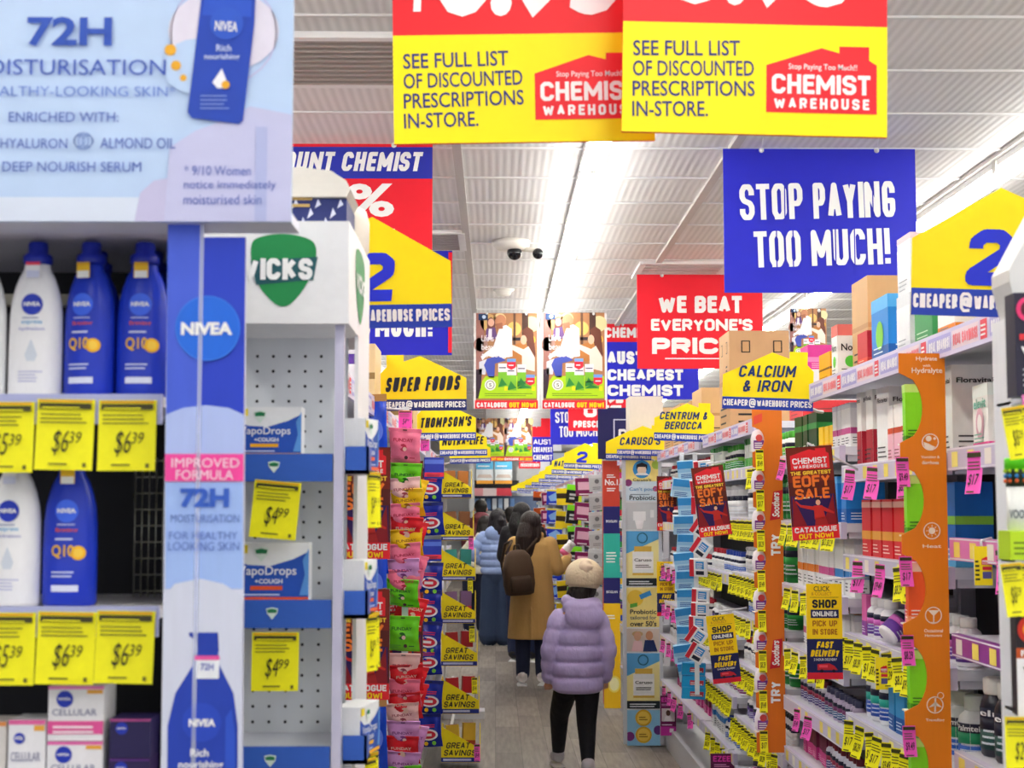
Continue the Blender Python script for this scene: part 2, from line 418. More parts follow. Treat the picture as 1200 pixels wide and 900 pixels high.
def hung(name, px0, px1, py0, py1, Y, label, cat, draw, base, group=None, hooks=(.2, .8), depth=.005, roll=0, strings=True, edge=WHITE):
    """a board hanging from the ceiling on two strings; name, pixel box, distance"""
    a, c = at(px0, py1, Y), at(px1, py0, Y)
    w, h = c.x - a.x, c.z - a.z
    o = empty(name, ((a.x + c.x) / 2, Y, a.z), (0, roll, 0), label=label, cat=cat, group=group)
    b = MB(); b.box(-w / 2, w / 2, -.003, .003, 0, h, base)
    p = Pan(b, w, px1 - px0, py1 - py0); draw(p)
    obj('board', b.flat(), o)
    for u in hooks if strings else ():
        x = (u - .5) * w
        b = MB(); b.ball((x, -.002, h - .006), .012, 'e8e8e8', 8, 5); hk = obj('hook', b, o)
        top = CEIL - .004 - a.z
        b = MB(); b.tube([(x, 0, h - .01), (x + .01, .0, top)], .0012, STR, 5); obj('string', b, hk)
    return o
def house_pts(x, y, w, h, pk=.5):
    return [(x, y), (x + w, y), (x + w, y + h * .67), (x + w * .93, y + h * .78), (x + w * .93, y + h), (x + w * .73, y + h), (x + w * .73, y + h * .88), (x + w * .54, y + h * .98), (x, y + h * .58)]
def logo(p, x0, y0, x1, y1, k=1, tag=True):
    """red house logo of the shop in white stencil letters"""
    W, H = x1 - x0, y1 - y0
    p.p([(x0 + W * a, y0 + H * b) for a, b in ((0, 1), (1, 1), (1, .27), (.93, .2), (.93, .0), (.66, .0), (.66, .1), (.5, .03), (0, .3))], 'e8202c', k)
    if tag: p.t('Stop Paying Too Much!!', x0 + W * .2, x1 - W * .18, y0 + H * .27, y0 + H * .38, WHITE, k + 1, .005)
    p.b_('CHEMIST', x0 + W * .05, x1 - W * .06, y0 + H * .43, y0 + H * .72, WHITE, k + 1, .21)
    p.b_('WAREHOUSE', x0 + W * .07, x1 - W * .07, y0 + H * .78, y0 + H * .94, WHITE, k + 1, .23, gap=.3)
def banner(p, price):
    p.r(0, 0, 302, 300, 'e5202b', 1)
    p.t('$', 12, 50, 150, 272, WHITE, 3, .02, .12); p.t(price[1:], 52, 272, 150, 281, WHITE, 3, .035, .12)
    p.r(0, 300, 302, 428, YEL, 2)
    for i, s_ in enumerate(('SEE FULL LIST', 'OF DISCOUNTED', 'PRESCRIPTIONS', 'IN-STORE.')):
        p.t(s_, 12, (134, 150, 151, 98)[i], 322 + 23.5 * i, 340 + 23.5 * i, '2a2f78', 3, .012, rot=R(1.2))
    logo(p, 164, 324, 290, 402, 3)
for nm, x0, y1, Y, price, what, ro in (('a', 462, 167, 2.62, '$6.95', 'yellow and red prescriptions banner partly covered by its twin banner', 1.0), ('b', 728, 158, 2.5, '$8.95', 'yellow and red prescriptions banner overlapping in front of its twin', -1.2)):
    hung('hanging_banner', x0, x0 + 302, y1 - 428, y1, Y, what, 'banner', lambda p, price=price: banner(p, price), 'e5202b', 'prescription banners hanging over the aisle', roll=R(-ro))
def stop(p):
    for t, x0, x1, y0 in (('STOP', 19, 92, 40), ('PAYING', 104, 199, 38), ('TOO', 35, 89, 95), ('MUCH!', 101, 191, 93)):
        p.b_(t, x0, x1, y0 + 2, y0 + 44, WHITE, 2, .15, rot=R(1.5), gap=.06)
    for x, y0, y1 in ((53, 36, 92), (70, 36, 92), (118, 36, 92), (172, 34, 90), (60, 92, 148), (79, 92, 148), (128, 92, 148), (150, 92, 148)):
        p.r(x, y0, x + 1.3, y1, BLUE, 3)
hung('hanging_sign', 849, 1072, 175, 343, 6.5, 'large blue sign reading stop paying too much, hung over vitamin shelving', 'sign', stop, BLUE)
def beat(p):
    p.b_('WE BEAT', 25, 122, 25, 45, WHITE, 2, .25); p.b_("EVERYONE'S", 16, 134, 52, 66, WHITE, 2, .25)
    p.b_('PRICES', 17, 138, 74, 93, WHITE, 2, .3); p.bars(32, 96, 120, 99, 1, WHITE)
hung('hanging_sign', 747, 893, 322, 432, 9.9, 'red sign reading we beat everyone\'s prices, behind the blue sign', 'sign', beat, RED)
def aust(p):
    p.r(0, 0, 110, 21, RED); p.b_('CHEMIST', 1, 58, 4, 16, WHITE, 2, .25); p.r(66, 2, 108, 19, RED, 2)
    p.b_("AUSTRALIA'S", 4, 106, 32, 47, WHITE, 2, .28); p.b_('CHEAPEST', 4, 92, 53, 66, WHITE, 2, .28); p.b_('CHEMIST', 4, 92, 71, 84, WHITE, 2, .28)
hung('hanging_sign', 708, 818, 380, 468, 13.2, 'blue and red sign reading cheapest chemist, beside two family posters', 'sign', aust, BLUE)
def disc_(p):
    p.r(0, 0, 229, 38, '1d2aa8'); p.b_('DISCOUNT CHEMIST', 2, 214, 6, 29, WHITE, 2, .22, .18, gap=.1)
    p.b_('50', 50, 122, 46, 84, WHITE, 2, .26); p.t('%', 128, 184, 44, 84, WHITE, 2, .03); p.b_('OFF', 60, 185, 98, 134, WHITE, 2, .28)
hung('hanging_sign', 278, 507, 169, 329, 6.45, 'red sign with blue heading and big percentage, behind the header board', 'sign', disc_, RED)
def stop2(p):
    p.b_('STOP PAYING', 20, 195, 38, 80, WHITE, 2, .17, gap=.07); p.b_('TOO', 42, 96, 94, 138, WHITE, 2, .17, gap=.07); p.b_('MUCH!', 104, 194, 94, 138, WHITE, 2, .17, gap=.07); p.r(222, 0, 228, 164, RED, 3)
hung('hanging_sign', 364, 530, 294, 416, 8.7, 'blue sign ending in much, half hidden behind the yellow number sign', 'sign', lambda p: (setattr(p, 'k', p.k * .728), setattr(p, 'pw', 228), setattr(p, 'ph', 167.6), stop2(p)), BLUE)
def sto(p):
    p.k *= .3; p.pw, p.ph = 223, 168; stop(p)
hung('hanging_sign', 645, 712, 474, 521, 23, 'small distant blue sign reading stop paying, beyond the far red sign', 'sign', sto, BLUE)
def off(p):
    p.b_('50%', 10, 66, 3, 18, WHITE, 2, .25); p.b_('OFF', 18, 62, 20, 34, WHITE, 2, .32); p.b_('PRESCRIPTIONS', 6, 70, 38, 46, WHITE, 2, .26)
hung('hanging_sign', 666, 742, 455, 505, 20, 'distant red sign reading off prescriptions, beneath the cheapest chemist sign', 'sign', off, RED)
hung('hanging_sign', 634, 690, 490, 512, 27, 'small distant red board just behind the far blue stop sign', 'sign', lambda p: p.t('W', 11, 16, 8, 14, WHITE), RED)
# family posters
def family(p):
    p.r(0, 0, 77, 111, 'b07c54'); p.r(0, 0, 10, 75, 'a8746c', 2)
    for x, y, r_, c in ((16, 12, 11, 'd8b070'), (48, 20, 9, 'e8bf6a'), (70, 14, 10, 'd9d2a0'), (30, 8, 8, 'eed29a'), (56, 50, 12, 'b8763a'), (6, 40, 9, 'b28a80'), (68, 34, 7, 'f2c440')): p.d(x, y, r_, c, 2)
    p.r(47, 0, 50, 40, '6b4a38', 3); p.r(58, 0, 66, 34, '4a3128', 3); p.r(46, 31, 58, 35, '38303a', 3)
    p.d(19, 12, 4, 'e8b49c', 4, 5); p.p([(14, 8), (19, 5), (24, 9), (25, 26), (14, 30)], '7a4a44', 3); p.p([(13, 20), (24, 18), (27, 32), (12, 36)], '6a4a86', 4); p.p([(16, 20), (20, 20), (20, 34), (15, 34)], 'efe6f0', 5)
    p.d(31, 10, 7, 'c98a68', 5, 8); p.p([(24, 14), (33, 12), (34, 20), (26, 20)], 'a86a50', 6)
    p.p([(30, 17), (38, 15), (45, 20), (46, 55), (26, 58), (14, 54), (8, 60), (6, 55), (22, 42)], 'f1f2f6', 5)
    p.p([(14, 58), (28, 54), (38, 60), (24, 64), (23, 82), (16, 82), (10, 66)], '4050b0', 6); p.p([(4, 62), (14, 58), (12, 78), (4, 78)], 'dcdce6', 4); p.p([(0, 72), (8, 70), (5, 108), (0, 108)], '3a2838', 4)
    p.p([(58, 22), (65, 17), (72, 22), (75, 52), (74, 62), (66, 46)], '6b3a2c', 4); p.d(60, 34, 4, 'eab59a', 5, 6); p.p([(45, 40), (60, 46), (66, 42), (74, 56), (74, 74), (58, 70), (58, 54), (45, 46)], 'f0dcd0', 5)
    for i, s_ in enumerate(('Life is too', 'beautiful', 'to cough')): p.t(s_, 7, (34, 36, 42)[i], 28 + 11 * i, 36 + 11 * i, 'f6eef2', 7, .01)
    p.p([(3, 108), (8, 86), (12, 80), (76, 80), (76, 108)], 'b4de14', 6)
    p.d(18, 91, 7, 'f2f4ee', 7); p.o(18, 91, 5.4, 1, '8a8f80', 8); p.t('5', 16.4, 19.6, 89, 93.5, '707070', 8)
    for x, y, w_, h_ in ((28, 64, 11, 30), (39, 68, 12, 30), (52, 65, 11, 28), (52, 82, 18, 14)):
        p.r(x, y, x + w_, y + h_, 'f0e8f0', 7); p.r(x, y + h_ * .36, x + w_, y + h_, '7cc030', 8); p.p([(x, y + h_), (x + w_ * .4, y + h_ * .6), (x + w_, y + h_ * .9)], '2c8a3a', 9); p.bars(x + 1, y + 3, x + w_ - 1, y + 6, 1, '4a4a6a', 9)
    for x, y in ((39, 60), (63, 80)): p.p([(x, y), (x + 11, y), (x + 11, y + 9), (x + 5.5, y + 12), (x, y + 9)], 'ea2740', 10); p.r(x, y - 2, x + 11, y + 2, '6a9ae0', 11); p.bars(x + 2, y + 4, x + 9, y + 7, 1, WHITE, 11)
    p.r(36, 93, 40, 98, 'ffe100', 11); p.r(70, 93, 74, 98, 'ffe100', 11); p.bars(11, 100, 72, 105, 2, '5a8a20', 8, .3)
    p.r(3, 1, 15, 9, '1e3a66', 9); p.d(10, 5, 2.4, 'c8d8f0', 10)
    p.r(0, 98.5, 77, 111, 'ea2030', 3) if False else None
def famcat(p):
    family(p)
    p.r(-1, 110.5, 78, 121, 'ea2030', 7); p.b_('CATALOGUE', 1, 39, 113, 119.5, WHITE, 8, .26); p.b_('OUT NOW!', 42, 75, 113, 119.5, 'ffd800', 8, .26)
for x0, lab in ((555, 'family in autumn woods poster with green product panel, nearer to the lolly strips'), (634, 'family in autumn woods poster touching the blue cheapest chemist sign')):
    hung('hanging_poster', x0, x0 + 77, 367, 488 - 9, 11.6, lab, 'poster', lambda p: (setattr(p, 'ph', 121), setattr(p, 'k', p.k * .93), famcat(p)), 'f2f2f2', 'twin catalogue posters above the aisle', edge=WHITE)
hung('hanging_poster', 926, 968, 363, 429, 9.3, 'family in autumn woods poster above the vitamin run, behind stock cartons', 'poster', lambda p: (setattr(p, 'k', p.k * 42 / 77), setattr(p, 'pw', 77), setattr(p, 'ph', 121), famcat(p)), 'f2f2f2')
for x0, lab in ((558, 'small distant family poster half hidden by yellow shelf signs'), (591, 'small distant family poster in front of the back counter')):
    def fam2(p): p.k *= 33 / 77; p.pw, p.ph = 77, 121; famcat(p)
    hung('hanging_poster', x0, x0 + 33, 488, 540, 27, lab, 'poster', fam2, 'f2f2f2', 'distant catalogue posters')
hung('hanging_sign', 624, 648, 500, 541, 28, 'distant narrow blue sign with red heading beside the small family poster', 'sign', lambda p: (p.r(0, 0, 24, 12, RED), [p.b_(t, 1, 23, 15 + 9 * i, 21 + 9 * i, WHITE) for i, t in enumerate(("AUST", 'CHEAPEST', 'CHEMIST'))]), BLUE)
# ============================================================ shelving
XR, XL = 1.157, -.44                                     # aisle faces of the two runs of shelving
DARK, STEEL, RAIL = M('2a2a30', .7), M('d9d9e2', .35), M('c6bfdc', .3)
def bay(side, d0, d1, zs, label, top=1.96, x=None, rails=None, back='2e2e34', toprail=True, base=True, depth=.42):
    """one unit of shelving; local front faces -y, x runs from the near end"""
    L = d1 - d0
    X = (XR if side > 0 else XL) if x is None else x
    o = empty('shelving_unit', (X, d0 if side < 0 else d1, 0), R(-90 * side), label=label, cat='shelving', group='shelving units along the aisle')
    # side > 0: local +x points to the viewer (-Y), so the unit runs from 0 to L with L nearest
    b = MB(); b.box(0, L, depth, depth + .03, 0, top, M(back, .6)); obj('back_panel', b, o)
    for q in (0, L - .03):
        b = MB(); b.box(q, q + .03, .1, depth, 0, top, M('b9b9c2', .4)) if False else b.box(q, q + .03, depth - .05, depth, 0, top, M('b9b9c2', .4)); obj('upright', b, o)
    if base:
        b = MB(); b.box(0, L, .03, depth, 0, .16, M('cfcfd6', .4)); obj('base', b, o)
    for i, z in enumerate(zs):
        b = MB(); b.box(.002, L - .002, .012, depth, z - .028, z, STEEL)
        if i < 12 and depth > .3:
            for q in (.01, L - .022): b.prism([(q, .02), (q + .012, .02), (q + .012, depth), (q, depth)], z - .05, z - .028, M('c9c9d2', .4))
        s_ = obj('shelf', b, o)
        b = MB(); b.box(.002, L - .002, -.008, .012, z - .052, z + .004, M((rails or {}).get(i, 'cfc9e0'), .3))
        b.face(FRONT, -.008); b.rect(.004, z - .001, L - .004, z + .003, 'f2f0fa', 1); b.rect(.004, z - .05, L - .004, z - .046, 'e9e6f4', 1)
        for k in range(int(L / .13)):
            if random.random() < .8: b.rect(.04 + k * .13, z - .044, .04 + k * .13 + .05, z - .006, random.choice(['f6e26a', 'fdf28a', 'f4f0e6', 'f6e26a']), 1)
        obj('price_rail', b, s_)
    return o
def topshelf(side, d0, d1, z, label, x=None, depth=.46):
    L = d1 - d0; X = (XR if side > 0 else XL) if x is None else x
    o = empty('top_shelf', (X, d0 if side < 0 else d1, z), R(-90 * side), label=label, cat='shelf', group='top stock shelves above the aisle')
    b = MB(); b.box(.002, L - .002, -.01, depth, -.03, 0, STEEL); obj('board', b, o)
    b = MB(); b.box(.002, L - .002, -.022, -.01, -.055, .012, M('cfc8e6', .3)); b.face(FRONT, -.022)
    x0 = .03
    while x0 < L - .3:
        for word, ww, c in (('REAL BRANDS!', .2, 'f4f2fb'), ('REAL SAVINGS!', .21, 'ee7a86')):
            if x0 + ww < L - .02:
                b.rect(x0, -.044, x0 + ww, .002, 'a9a4dc' if c[0:2] == 'f4' else 'e8d5e0', 1); b.blk(word, x0 + .01, -.036, ww - .02, .028, c, 2, .26); x0 += ww + .012
        b.rect(x0 + .0, -.044, x0 + .05, .002, 'ea4a5a', 1); b.bars(x0 + .006, -.036, x0 + .044, -.004, 3, WHITE); x0 += .07
    obj('slogan_strip', b, o)
    for q in (.04, L - .08):
        b = MB(); b.prism([(q, .0), (q + .03, .0), (q + .03, .3), (q, .3)], -.045, -.03, M('c4c4cc', .4)); obj('bracket', b, o)
    return o
# ---- right run: (near, far, shelf heights from the top)
BAYS = {'a': (2.75, 3.9, [1.80, 1.575, 1.335, 1.045, .75]), 'b': (3.92, 5.1, [1.79, 1.50, 1.245, .985, .73]), 'c': (5.12, 6.2, [1.86, 1.603, 1.355, 1.12, .91, .71, .45]),
        'd': (6.24, 7.5, [1.842, 1.61, 1.35, 1.16, .93, .665, .42]), 'e': (7.52, 8.7, [1.842, 1.60, 1.33, 1.02, .74, .47]), 'f': (8.72, 10.84, [1.84, 1.56, 1.28, 1.03, .785, .47])}
BN = {'a': 'before near orange strip', 'b': 'behind near orange strip', 'c': 'before far orange strip',
      'd': 'behind far orange strip', 'e': 'behind cold remedy packs', 'f': 'beside probiotic panel'}
SN = ['top', 'second', 'third', 'fourth', 'fifth', 'sixth', 'seventh']
RL = {'a': {1: 'e77fc4', 2: '8b2f9a', 3: 'cfc9e0'}}
for k, (d0, d1, zs) in BAYS.items():
    bay(1, d0, d1, zs, 'grey metal shelving unit of health products ' + BN[k], rails=RL.get(k))
topshelf(1, 2.75, 5.54, 2.09, 'stock shelf with pale purple slogan strip above the vitamins')
topshelf(1, 6.75, 8.42, 2.04, 'stock shelf behind the calcium sign, holding brown cartons')
topshelf(1, 8.56, 10.8, 2.04, 'stock shelf behind the multivitamin sign, holding pale cartons')
bay(1, 10.93, 11.75, [1.84, 1.56, 1.28, 1.03, .785, .47], 'grey shelving unit standing right behind the probiotic panel', x=.95)
topshelf(1, 10.93, 11.75, 2.04, 'stock shelf behind the pale probiotic panel top', x=.95)
# ---- products
def text_on(b, t, x, y, w, h, mat, k=3): b.txt(t, x, y, w, h, mat, k, .02)
def carton(w, d, h, base, bands, title=None, tc='222244', mark=None, name='product_box', cat='box', th=.16, ty=.62):
    """a printed carton; bands = [(z0, z1, colour)] as shares of the height, on front and both sides"""
    b = MB(); b.box(-w / 2, w / 2, -d / 2, d / 2, 0, h, base)
    for kind, off, ww in ((FRONT, -d / 2, w), (SIDE, w / 2, d), (LSIDE, -w / 2, d)):
        b.face(kind, off)
        for a, c, colr in bands: b.rect(-ww / 2, a * h, ww / 2, c * h, colr, 1)
        if title and kind != LSIDE:
            tw = ww * .8; b.txt(title, -tw / 2, ty * h, tw, min(th * h, tw * .5), tc, 3, .025)
        if mark and kind != LSIDE: b.disc(0, h * .38, min(ww, h) * .26, mark, 3); b.disc(0, h * .38, min(ww, h) * .15, base, 4)
        b.bars(-ww * .38, .08 * h, ww * .36, .26 * h, 3, tc, 4, .3)
    b.face(TOP, h); b.rect(-w * .4, -d * .4, w * .4, d * .4, bands[0][2] if bands else base, 1)
    return (name, cat, b.flat().mesh(name), [])
def bottle(r, h, body, cap, l1, l2, title=None, tc='ffffff', name='supplement_bottle', capr=.62, caph=.2, neck=.5):
    hb = h * (1 - caph)
    b = MB(); b.lathe([(r * .9, 0), (r, r * .12), (r, hb * .8), (r * .93, hb * .88), (r * capr * .95, hb * .98), (r * capr * .9, hb)], M(body, .3), 14)
    c = MB(); c.lathe([(r * capr, hb - .002), (r * capr * 1.05, hb + .004), (r * capr * 1.05, h - .004), (r * capr * .96, h), (0.0005, h)], M(cap, .4), 14)
    l = MB(); q = r + .0006
    l.lathe([(q, hb * .12), (q, hb * .42)], M(l2), 18); l.lathe([(q, hb * .42), (q, hb * .62)], M(l1), 18); l.lathe([(q, hb * .62), (q, hb * .78)], M('1b1f3a'), 18)
    if title: l.wrap(title, r, hb * .65, r * 1.7, hb * .1, tc, R(48), .02)
    for i in range(3): l.wrap('mmmmmmm', r, hb * (.2 + .1 * i), r * (1.5 - .2 * i), hb * .035, 'e8eef6', R(48), .04)
    return (name, 'bottle', b.mesh(name), [('cap', c.mesh('cap')), ('label_band', l.mesh('label_band'))])
def jar_pack(r, h, body, cap, lab):
    return bottle(r, h, body, cap, lab, lab, None, capr=.9, caph=.16)
def tag_proto(w, h, colr, price, curl=.02, hand=False):
    """a paper price ticket hanging from the rail, bent outwards"""
    b = MB(); n = 4
    vs = []
    for i in range(n + 1):
        t = i / n; vs += [(-w / 2, -curl * t * t, -h * t), (w / 2, -curl * t * t, -h * t)]
    b.add(vs, [(2 * i, 2 * i + 1, 2 * i + 3, 2 * i + 2) for i in range(n)], M(colr, .55))
    # print follows the curl closely enough: two flat patches
    import mathutils
    for (z0, z1, drawer) in ((0, .5, 0), (.5, 1, 1)):
        y0, y1 = -curl * z0 * z0, -curl * z1 * z1
        ang = math.atan2(-(y1 - y0), h * (z1 - z0))
        b.M = Matrix.Translation((0, y1 - .0012, -h * z1)) @ Matrix.Rotation(-ang, 4, 'X') @ Matrix(((1, 0, 0, 0), (0, 0, -1, 0), (0, 1, 0, 0), (0, 0, 0, 1)))
        hh = h * (z1 - z0) / cos(ang)
        if drawer == 0:
            b.rect(-w * .46, hh * .72, w * .46, hh * .94, '3a3a10', 1); b.bars(-w * .4, hh * .12, w * .45, hh * .62, 3, '55551a', 1, .35)
        else:
            b.txt(price, -w * .34, hh * .34, w * .68, hh * .6, '26260c', 1, .01, .2); b.bars(-w * .36, hh * .06, w * .3, hh * .2, 1, '55551a', 1, .5)
    return ('price_ticket', 'price ticket', b.flat().mesh('price_ticket'), [])
TAGS = {c: [tag_proto(.034, .075, c, p, .012) for p in ('$9.49', '$17', '$8.29')] for c in (TAG, 'ff5fc8', 'b4f53c')}
def tags(bk, si, xs, colr=TAG, noun='yellow', scale=1.0, grp=None):
    """price tickets on a rail, at shares of the unit's length counted from the near end"""
    d0, d1, zs = BAYS[bk]
    for i, u in enumerate(xs):
        y = d0 + (d1 - d0) * u
        n = ORD[i] if i < len(ORD) else str(i)
        o = put(random.choice(TAGS[colr]), (XR - .016, y, zs[si] - .012), R(-50 + random.uniform(-14, 12)), f'{n} {noun} price ticket from near end, {SN[si]} shelf {BN[bk]}', f'{noun} price tickets, {SN[si]} shelf {BN[bk]}')
        o.rotation_euler.y = R(random.uniform(-9, 9)); o.scale = (scale,) * 3
def row(bk, si, items, dx=.03, rows=1):
    """products standing on a shelf from the near end; items = (proto, how many, pitch, words[, depth of the thing])"""
    d0, d1, zs = BAYS[bk]
    y = d0 + .045
    for it in items:
        pr, n, pitch, words = it[:4]
        dep = it[4] if len(it) > 4 else .06
        for i in range(n):
            if y + pitch > d1 - .02: break
            rr = it[5] if len(it) > 5 else 0
            put(pr, (XR + dx + dep / 2 + random.uniform(0, .012), y + pitch / 2, zs[si] + .001), R(-90 + rr + random.uniform(-4, 4)),
                f'{ORD[i]} {words} from near end, {SN[si]} shelf {BN[bk]}' if n > 1 else f'{words}, {SN[si]} shelf {BN[bk]}', f'{words}, {SN[si]} shelf {BN[bk]}' if n > 1 else None)
            y += pitch
        y += .01
P = {}
P['preg'] = carton(.15, .16, .155, 'f4f4f0', [(0, .08, 'f03a9a'), (.8, 1, 'ecf7f2')], 'elevit', '6ab8a0', 'd6a8b6')
P['mint'] = carton(.15, .16, .165, 'f6f6f4', [(.88, 1, 'f65aa0'), (.02, .12, 'f2b030')], None, '7ad0b4')
P['teal'] = carton(.09, .08, .2, 'f7f8f6', [(.8, 1, '46b8bc'), (.18, .42, '8fd6d2')], 'elevit', '3a3a44', th=.1, ty=.6)
P['pinkbox'] = carton(.05, .06, .17, 'f8e8f0', [(.85, 1, 'ee3a98'), (.2, .5, 'f3a0cc')], None, '44404a')
P['darkbottle'] = bottle(.05, .19, '242432', 'e8e4dc', '1a1d30', '1d4a44', 'elm', 'ffffff', capr=.8)
P['navybox'] = carton(.14, .2, .11, '1e2660', [(.3, .6, '2b55a8')], None, 'dfe6ff')
P['bluebox'] = carton(.1, .13, .16, '1a7fd0', [(.0, .3, '1560b4'), (.85, 1, '4aa8e6')], None, 'f0f6ff')
P['floradix'] = carton(.07, .075, .238, 'f3f2ec', [(0, .47, 'a8182c')], 'Floradix', '3a3030', th=.06, ty=.86)
P['floravital'] = carton(.12, .12, .235, 'f1f1ee', [(0, .03, 'c8c8c0')], 'Floravital', '2f2a2a', th=.06, ty=.8)
P['peachy'] = carton(.07, .08, .17, 'f7f4ee', [(0, .5, 'efb7c6'), (.5, .6, 'd2502c')], None, '8a2a2a')
P['whitepink'] = carton(.06, .07, .19, 'f8f3f4', [(.6, .7, 'ea5a98'), (0, .04, 'e85a20')], None, '7a4a9a')
P['redbox'] = carton(.11, .1, .18, 'cf1626', [(.86, .96, 'e6b0a0'), (.3, .45, 'e0a030')], None, 'f5e4d6')
P['redwhite'] = carton(.05, .06, .16, 'f5f2ee', [(0, .3, 'd8303a')], None, 'c02030')
P['bluecarton'] = carton(.09, .1, .22, '1f6fc8', [(0, .2, '58b0e0'), (.5, .6, '8ed24a')], None, 'eaf4ff')
P['purple'] = bottle(.034, .125, 'f4f2f6', 'f4f4f4', 'c05ab0', '6a3aa0', None)
P['pinkpack'] = carton(.06, .05, .13, 'e96ab0', [(0, .35, '8a3a98')], None, 'ffffff')
P['bluegreen'] = bottle(.046, .185, 'f2f4f6', 'ecebe6', '1f9a66', '1a62c8', 'Palmtein')
P['bluegreen2'] = bottle(.04, .16, 'f2f4f6', 'ecebe6', '26b0a0', '1a50b8', None)
P['cyan'] = carton(.08, .06, .16, '3a9ad2', [(0, .3, '1a5aa8')], None, 'e8f6ff')
P['clear'] = bottle(.024, .1, 'b7a8c6', '4a4a6a', '7a3a6a', '3a5a8a')
P['clear2'] = bottle(.024, .11, 'c9c6d6', '7a2a3a', 'a03050', '5a4a8a')
P['voost'] = bottle(.017, .15, 'f4f4f2', '222222', 'f4f4f2', 'e0e0e0', 'VOOST', '222222', capr=1.05, caph=.12)
P['greencap'] = bottle(.034, .16, 'f2f5f0', '4cae3a', '7cc84a', '2f9a3a', None, '1a5a2a')
P['greenbottle'] = bottle(.04, .2, '1f8a34', '0f6a24', '2fae4a', '147a30', None, capr=.45, caph=.16)
P['greenshort'] = bottle(.036, .12, '1f8a34', 'f2f2f2', '2fae4a', '147a30')
P['silvershort'] = bottle(.045, .12, 'e2e2e4', 'd6d6da', 'eeeeee', 'cfcfd2', None, capr=.95, caph=.12)
P['greenlime'] = carton(.08, .07, .16, '8ce02a', [(0, .3, '52b81e')], None, '206a1a')
P['greenwhite'] = carton(.06, .05, .18, 'eef4ea', [(.0, .35, '4fae3e'), (.8, 1, '2f9a40')], None, '2a7a34')
P['silver'] = bottle(.045, .17, 'e2e2e4', 'd6d6da', 'eeeeee', 'cfcfd2', None, '222222', capr=.95, caph=.12)
P['whitemed'] = carton(.06, .05, .2, 'f0f0ee', [(.3, .44, 'c04a8a'), (.88, 1, 'd8d8dc')], None, '333340', th=.08, ty=.76)
P['whiteor'] = carton(.06, .05, .2, 'f0f0ee', [(.3, .44, 'e8842a'), (.88, 1, 'd8d8dc')], None, '333340', th=.08, ty=.76)
P['shortor'] = carton(.06, .05, .175, 'f0f0ee', [(.3, .44, 'e8842a'), (.88, 1, 'd8d8dc')], None, '333340', th=.08, ty=.76)
P['shortmed'] = carton(.06, .05, .175, 'f0f0ee', [(.3, .44, 'c04a8a'), (.88, 1, 'd8d8dc')], None, '333340', th=.08, ty=.76)
P['whitebl'] = carton(.06, .05, .2, 'f0f0ee', [(.3, .44, '3a8ad2'), (.88, 1, 'd8d8dc')], None, '333340', th=.08, ty=.76)
P['yellowbox'] = carton(.06, .05, .09, 'f8cf1e', [(.0, .3, 'f0a818')], None, '8a4a10')
P['greendark'] = carton(.12, .12, .15, '124a24', [(.6, .75, '2f9a4a')], None, 'e0f0d8')
P['whitered'] = bottle(.03, .11, 'f6f4f2', 'd23040', 'f4f2f0', 'e6e2e0', None)
P['whiteblue'] = bottle(.03, .11, 'f4f6f8', '2a4ab8', 'f0f2f6', '3a6ac8', None)
P['whitepurple'] = bottle(.032, .115, 'f4f2f6', 'efeff2', '5a3a8a', '7a6ab0', None)
P['teddy'] = bottle(.032, .13, 'f0eef2', 'e9e9ec', '3a2a4a', 'a04a8a', None)
P['tissue'] = carton(.08, .05, .12, '6a1a3a', [(.0, .4, 'd23a8a')], None, 'f0c0dc')
P['greencapS'] = bottle(.034, .13, 'f2f5f0', '4cae3a', '7cc84a', '2f9a3a', None)
P['greenwhiteS'] = carton(.06, .05, .14, 'eef4ea', [(.0, .35, '4fae3e'), (.8, 1, '2f9a40')], None, '2a7a34')
P['blueS'] = carton(.06, .06, .14, '1f6fc8', [(0, .2, '58b0e0'), (.5, .6, '8ed24a')], None, 'eaf4ff')
P['whitemedS'] = carton(.06, .05, .15, 'f0f0ee', [(.3, .44, 'c04a8a'), (.88, 1, 'd8d8dc')], None, '333340')
# bay a: the narrow strip of shelving between the near orange strip and the white stand
row('a', 0, [(P['mint'], 3, .17, 'white carton with pink top band', .16), (P['preg'], 3, .17, 'white carton with pale oval picture', .16)])
row('a', 1, [(P['navybox'], 1, .16, 'dark navy pregnancy carton', .2), (P['bluebox'], 5, .15, 'blue supplement carton', .13)], dx=.17)
row('a', 2, [(P['pinkbox'], 4, .09, 'slim pink and white carton', .06), (P['navybox'], 3, .2, 'low navy carton', .2)], dx=.17)
row('a', 3, [(P['teal'], 7, .1, 'white carton with teal ribbon print', .08),])
for k, y in enumerate((3.72, 3.83)): put(P['darkbottle'], (XR + .09, y, 1.046), R(-90), f'{ORD[k]} dark bottle with cream cap from near end, fourth shelf, before near orange strip', 'dark bottles with cream caps')
row('a', 4, [(P['bluegreen'], 9, .12, 'blue green tablet bottle', .1)])
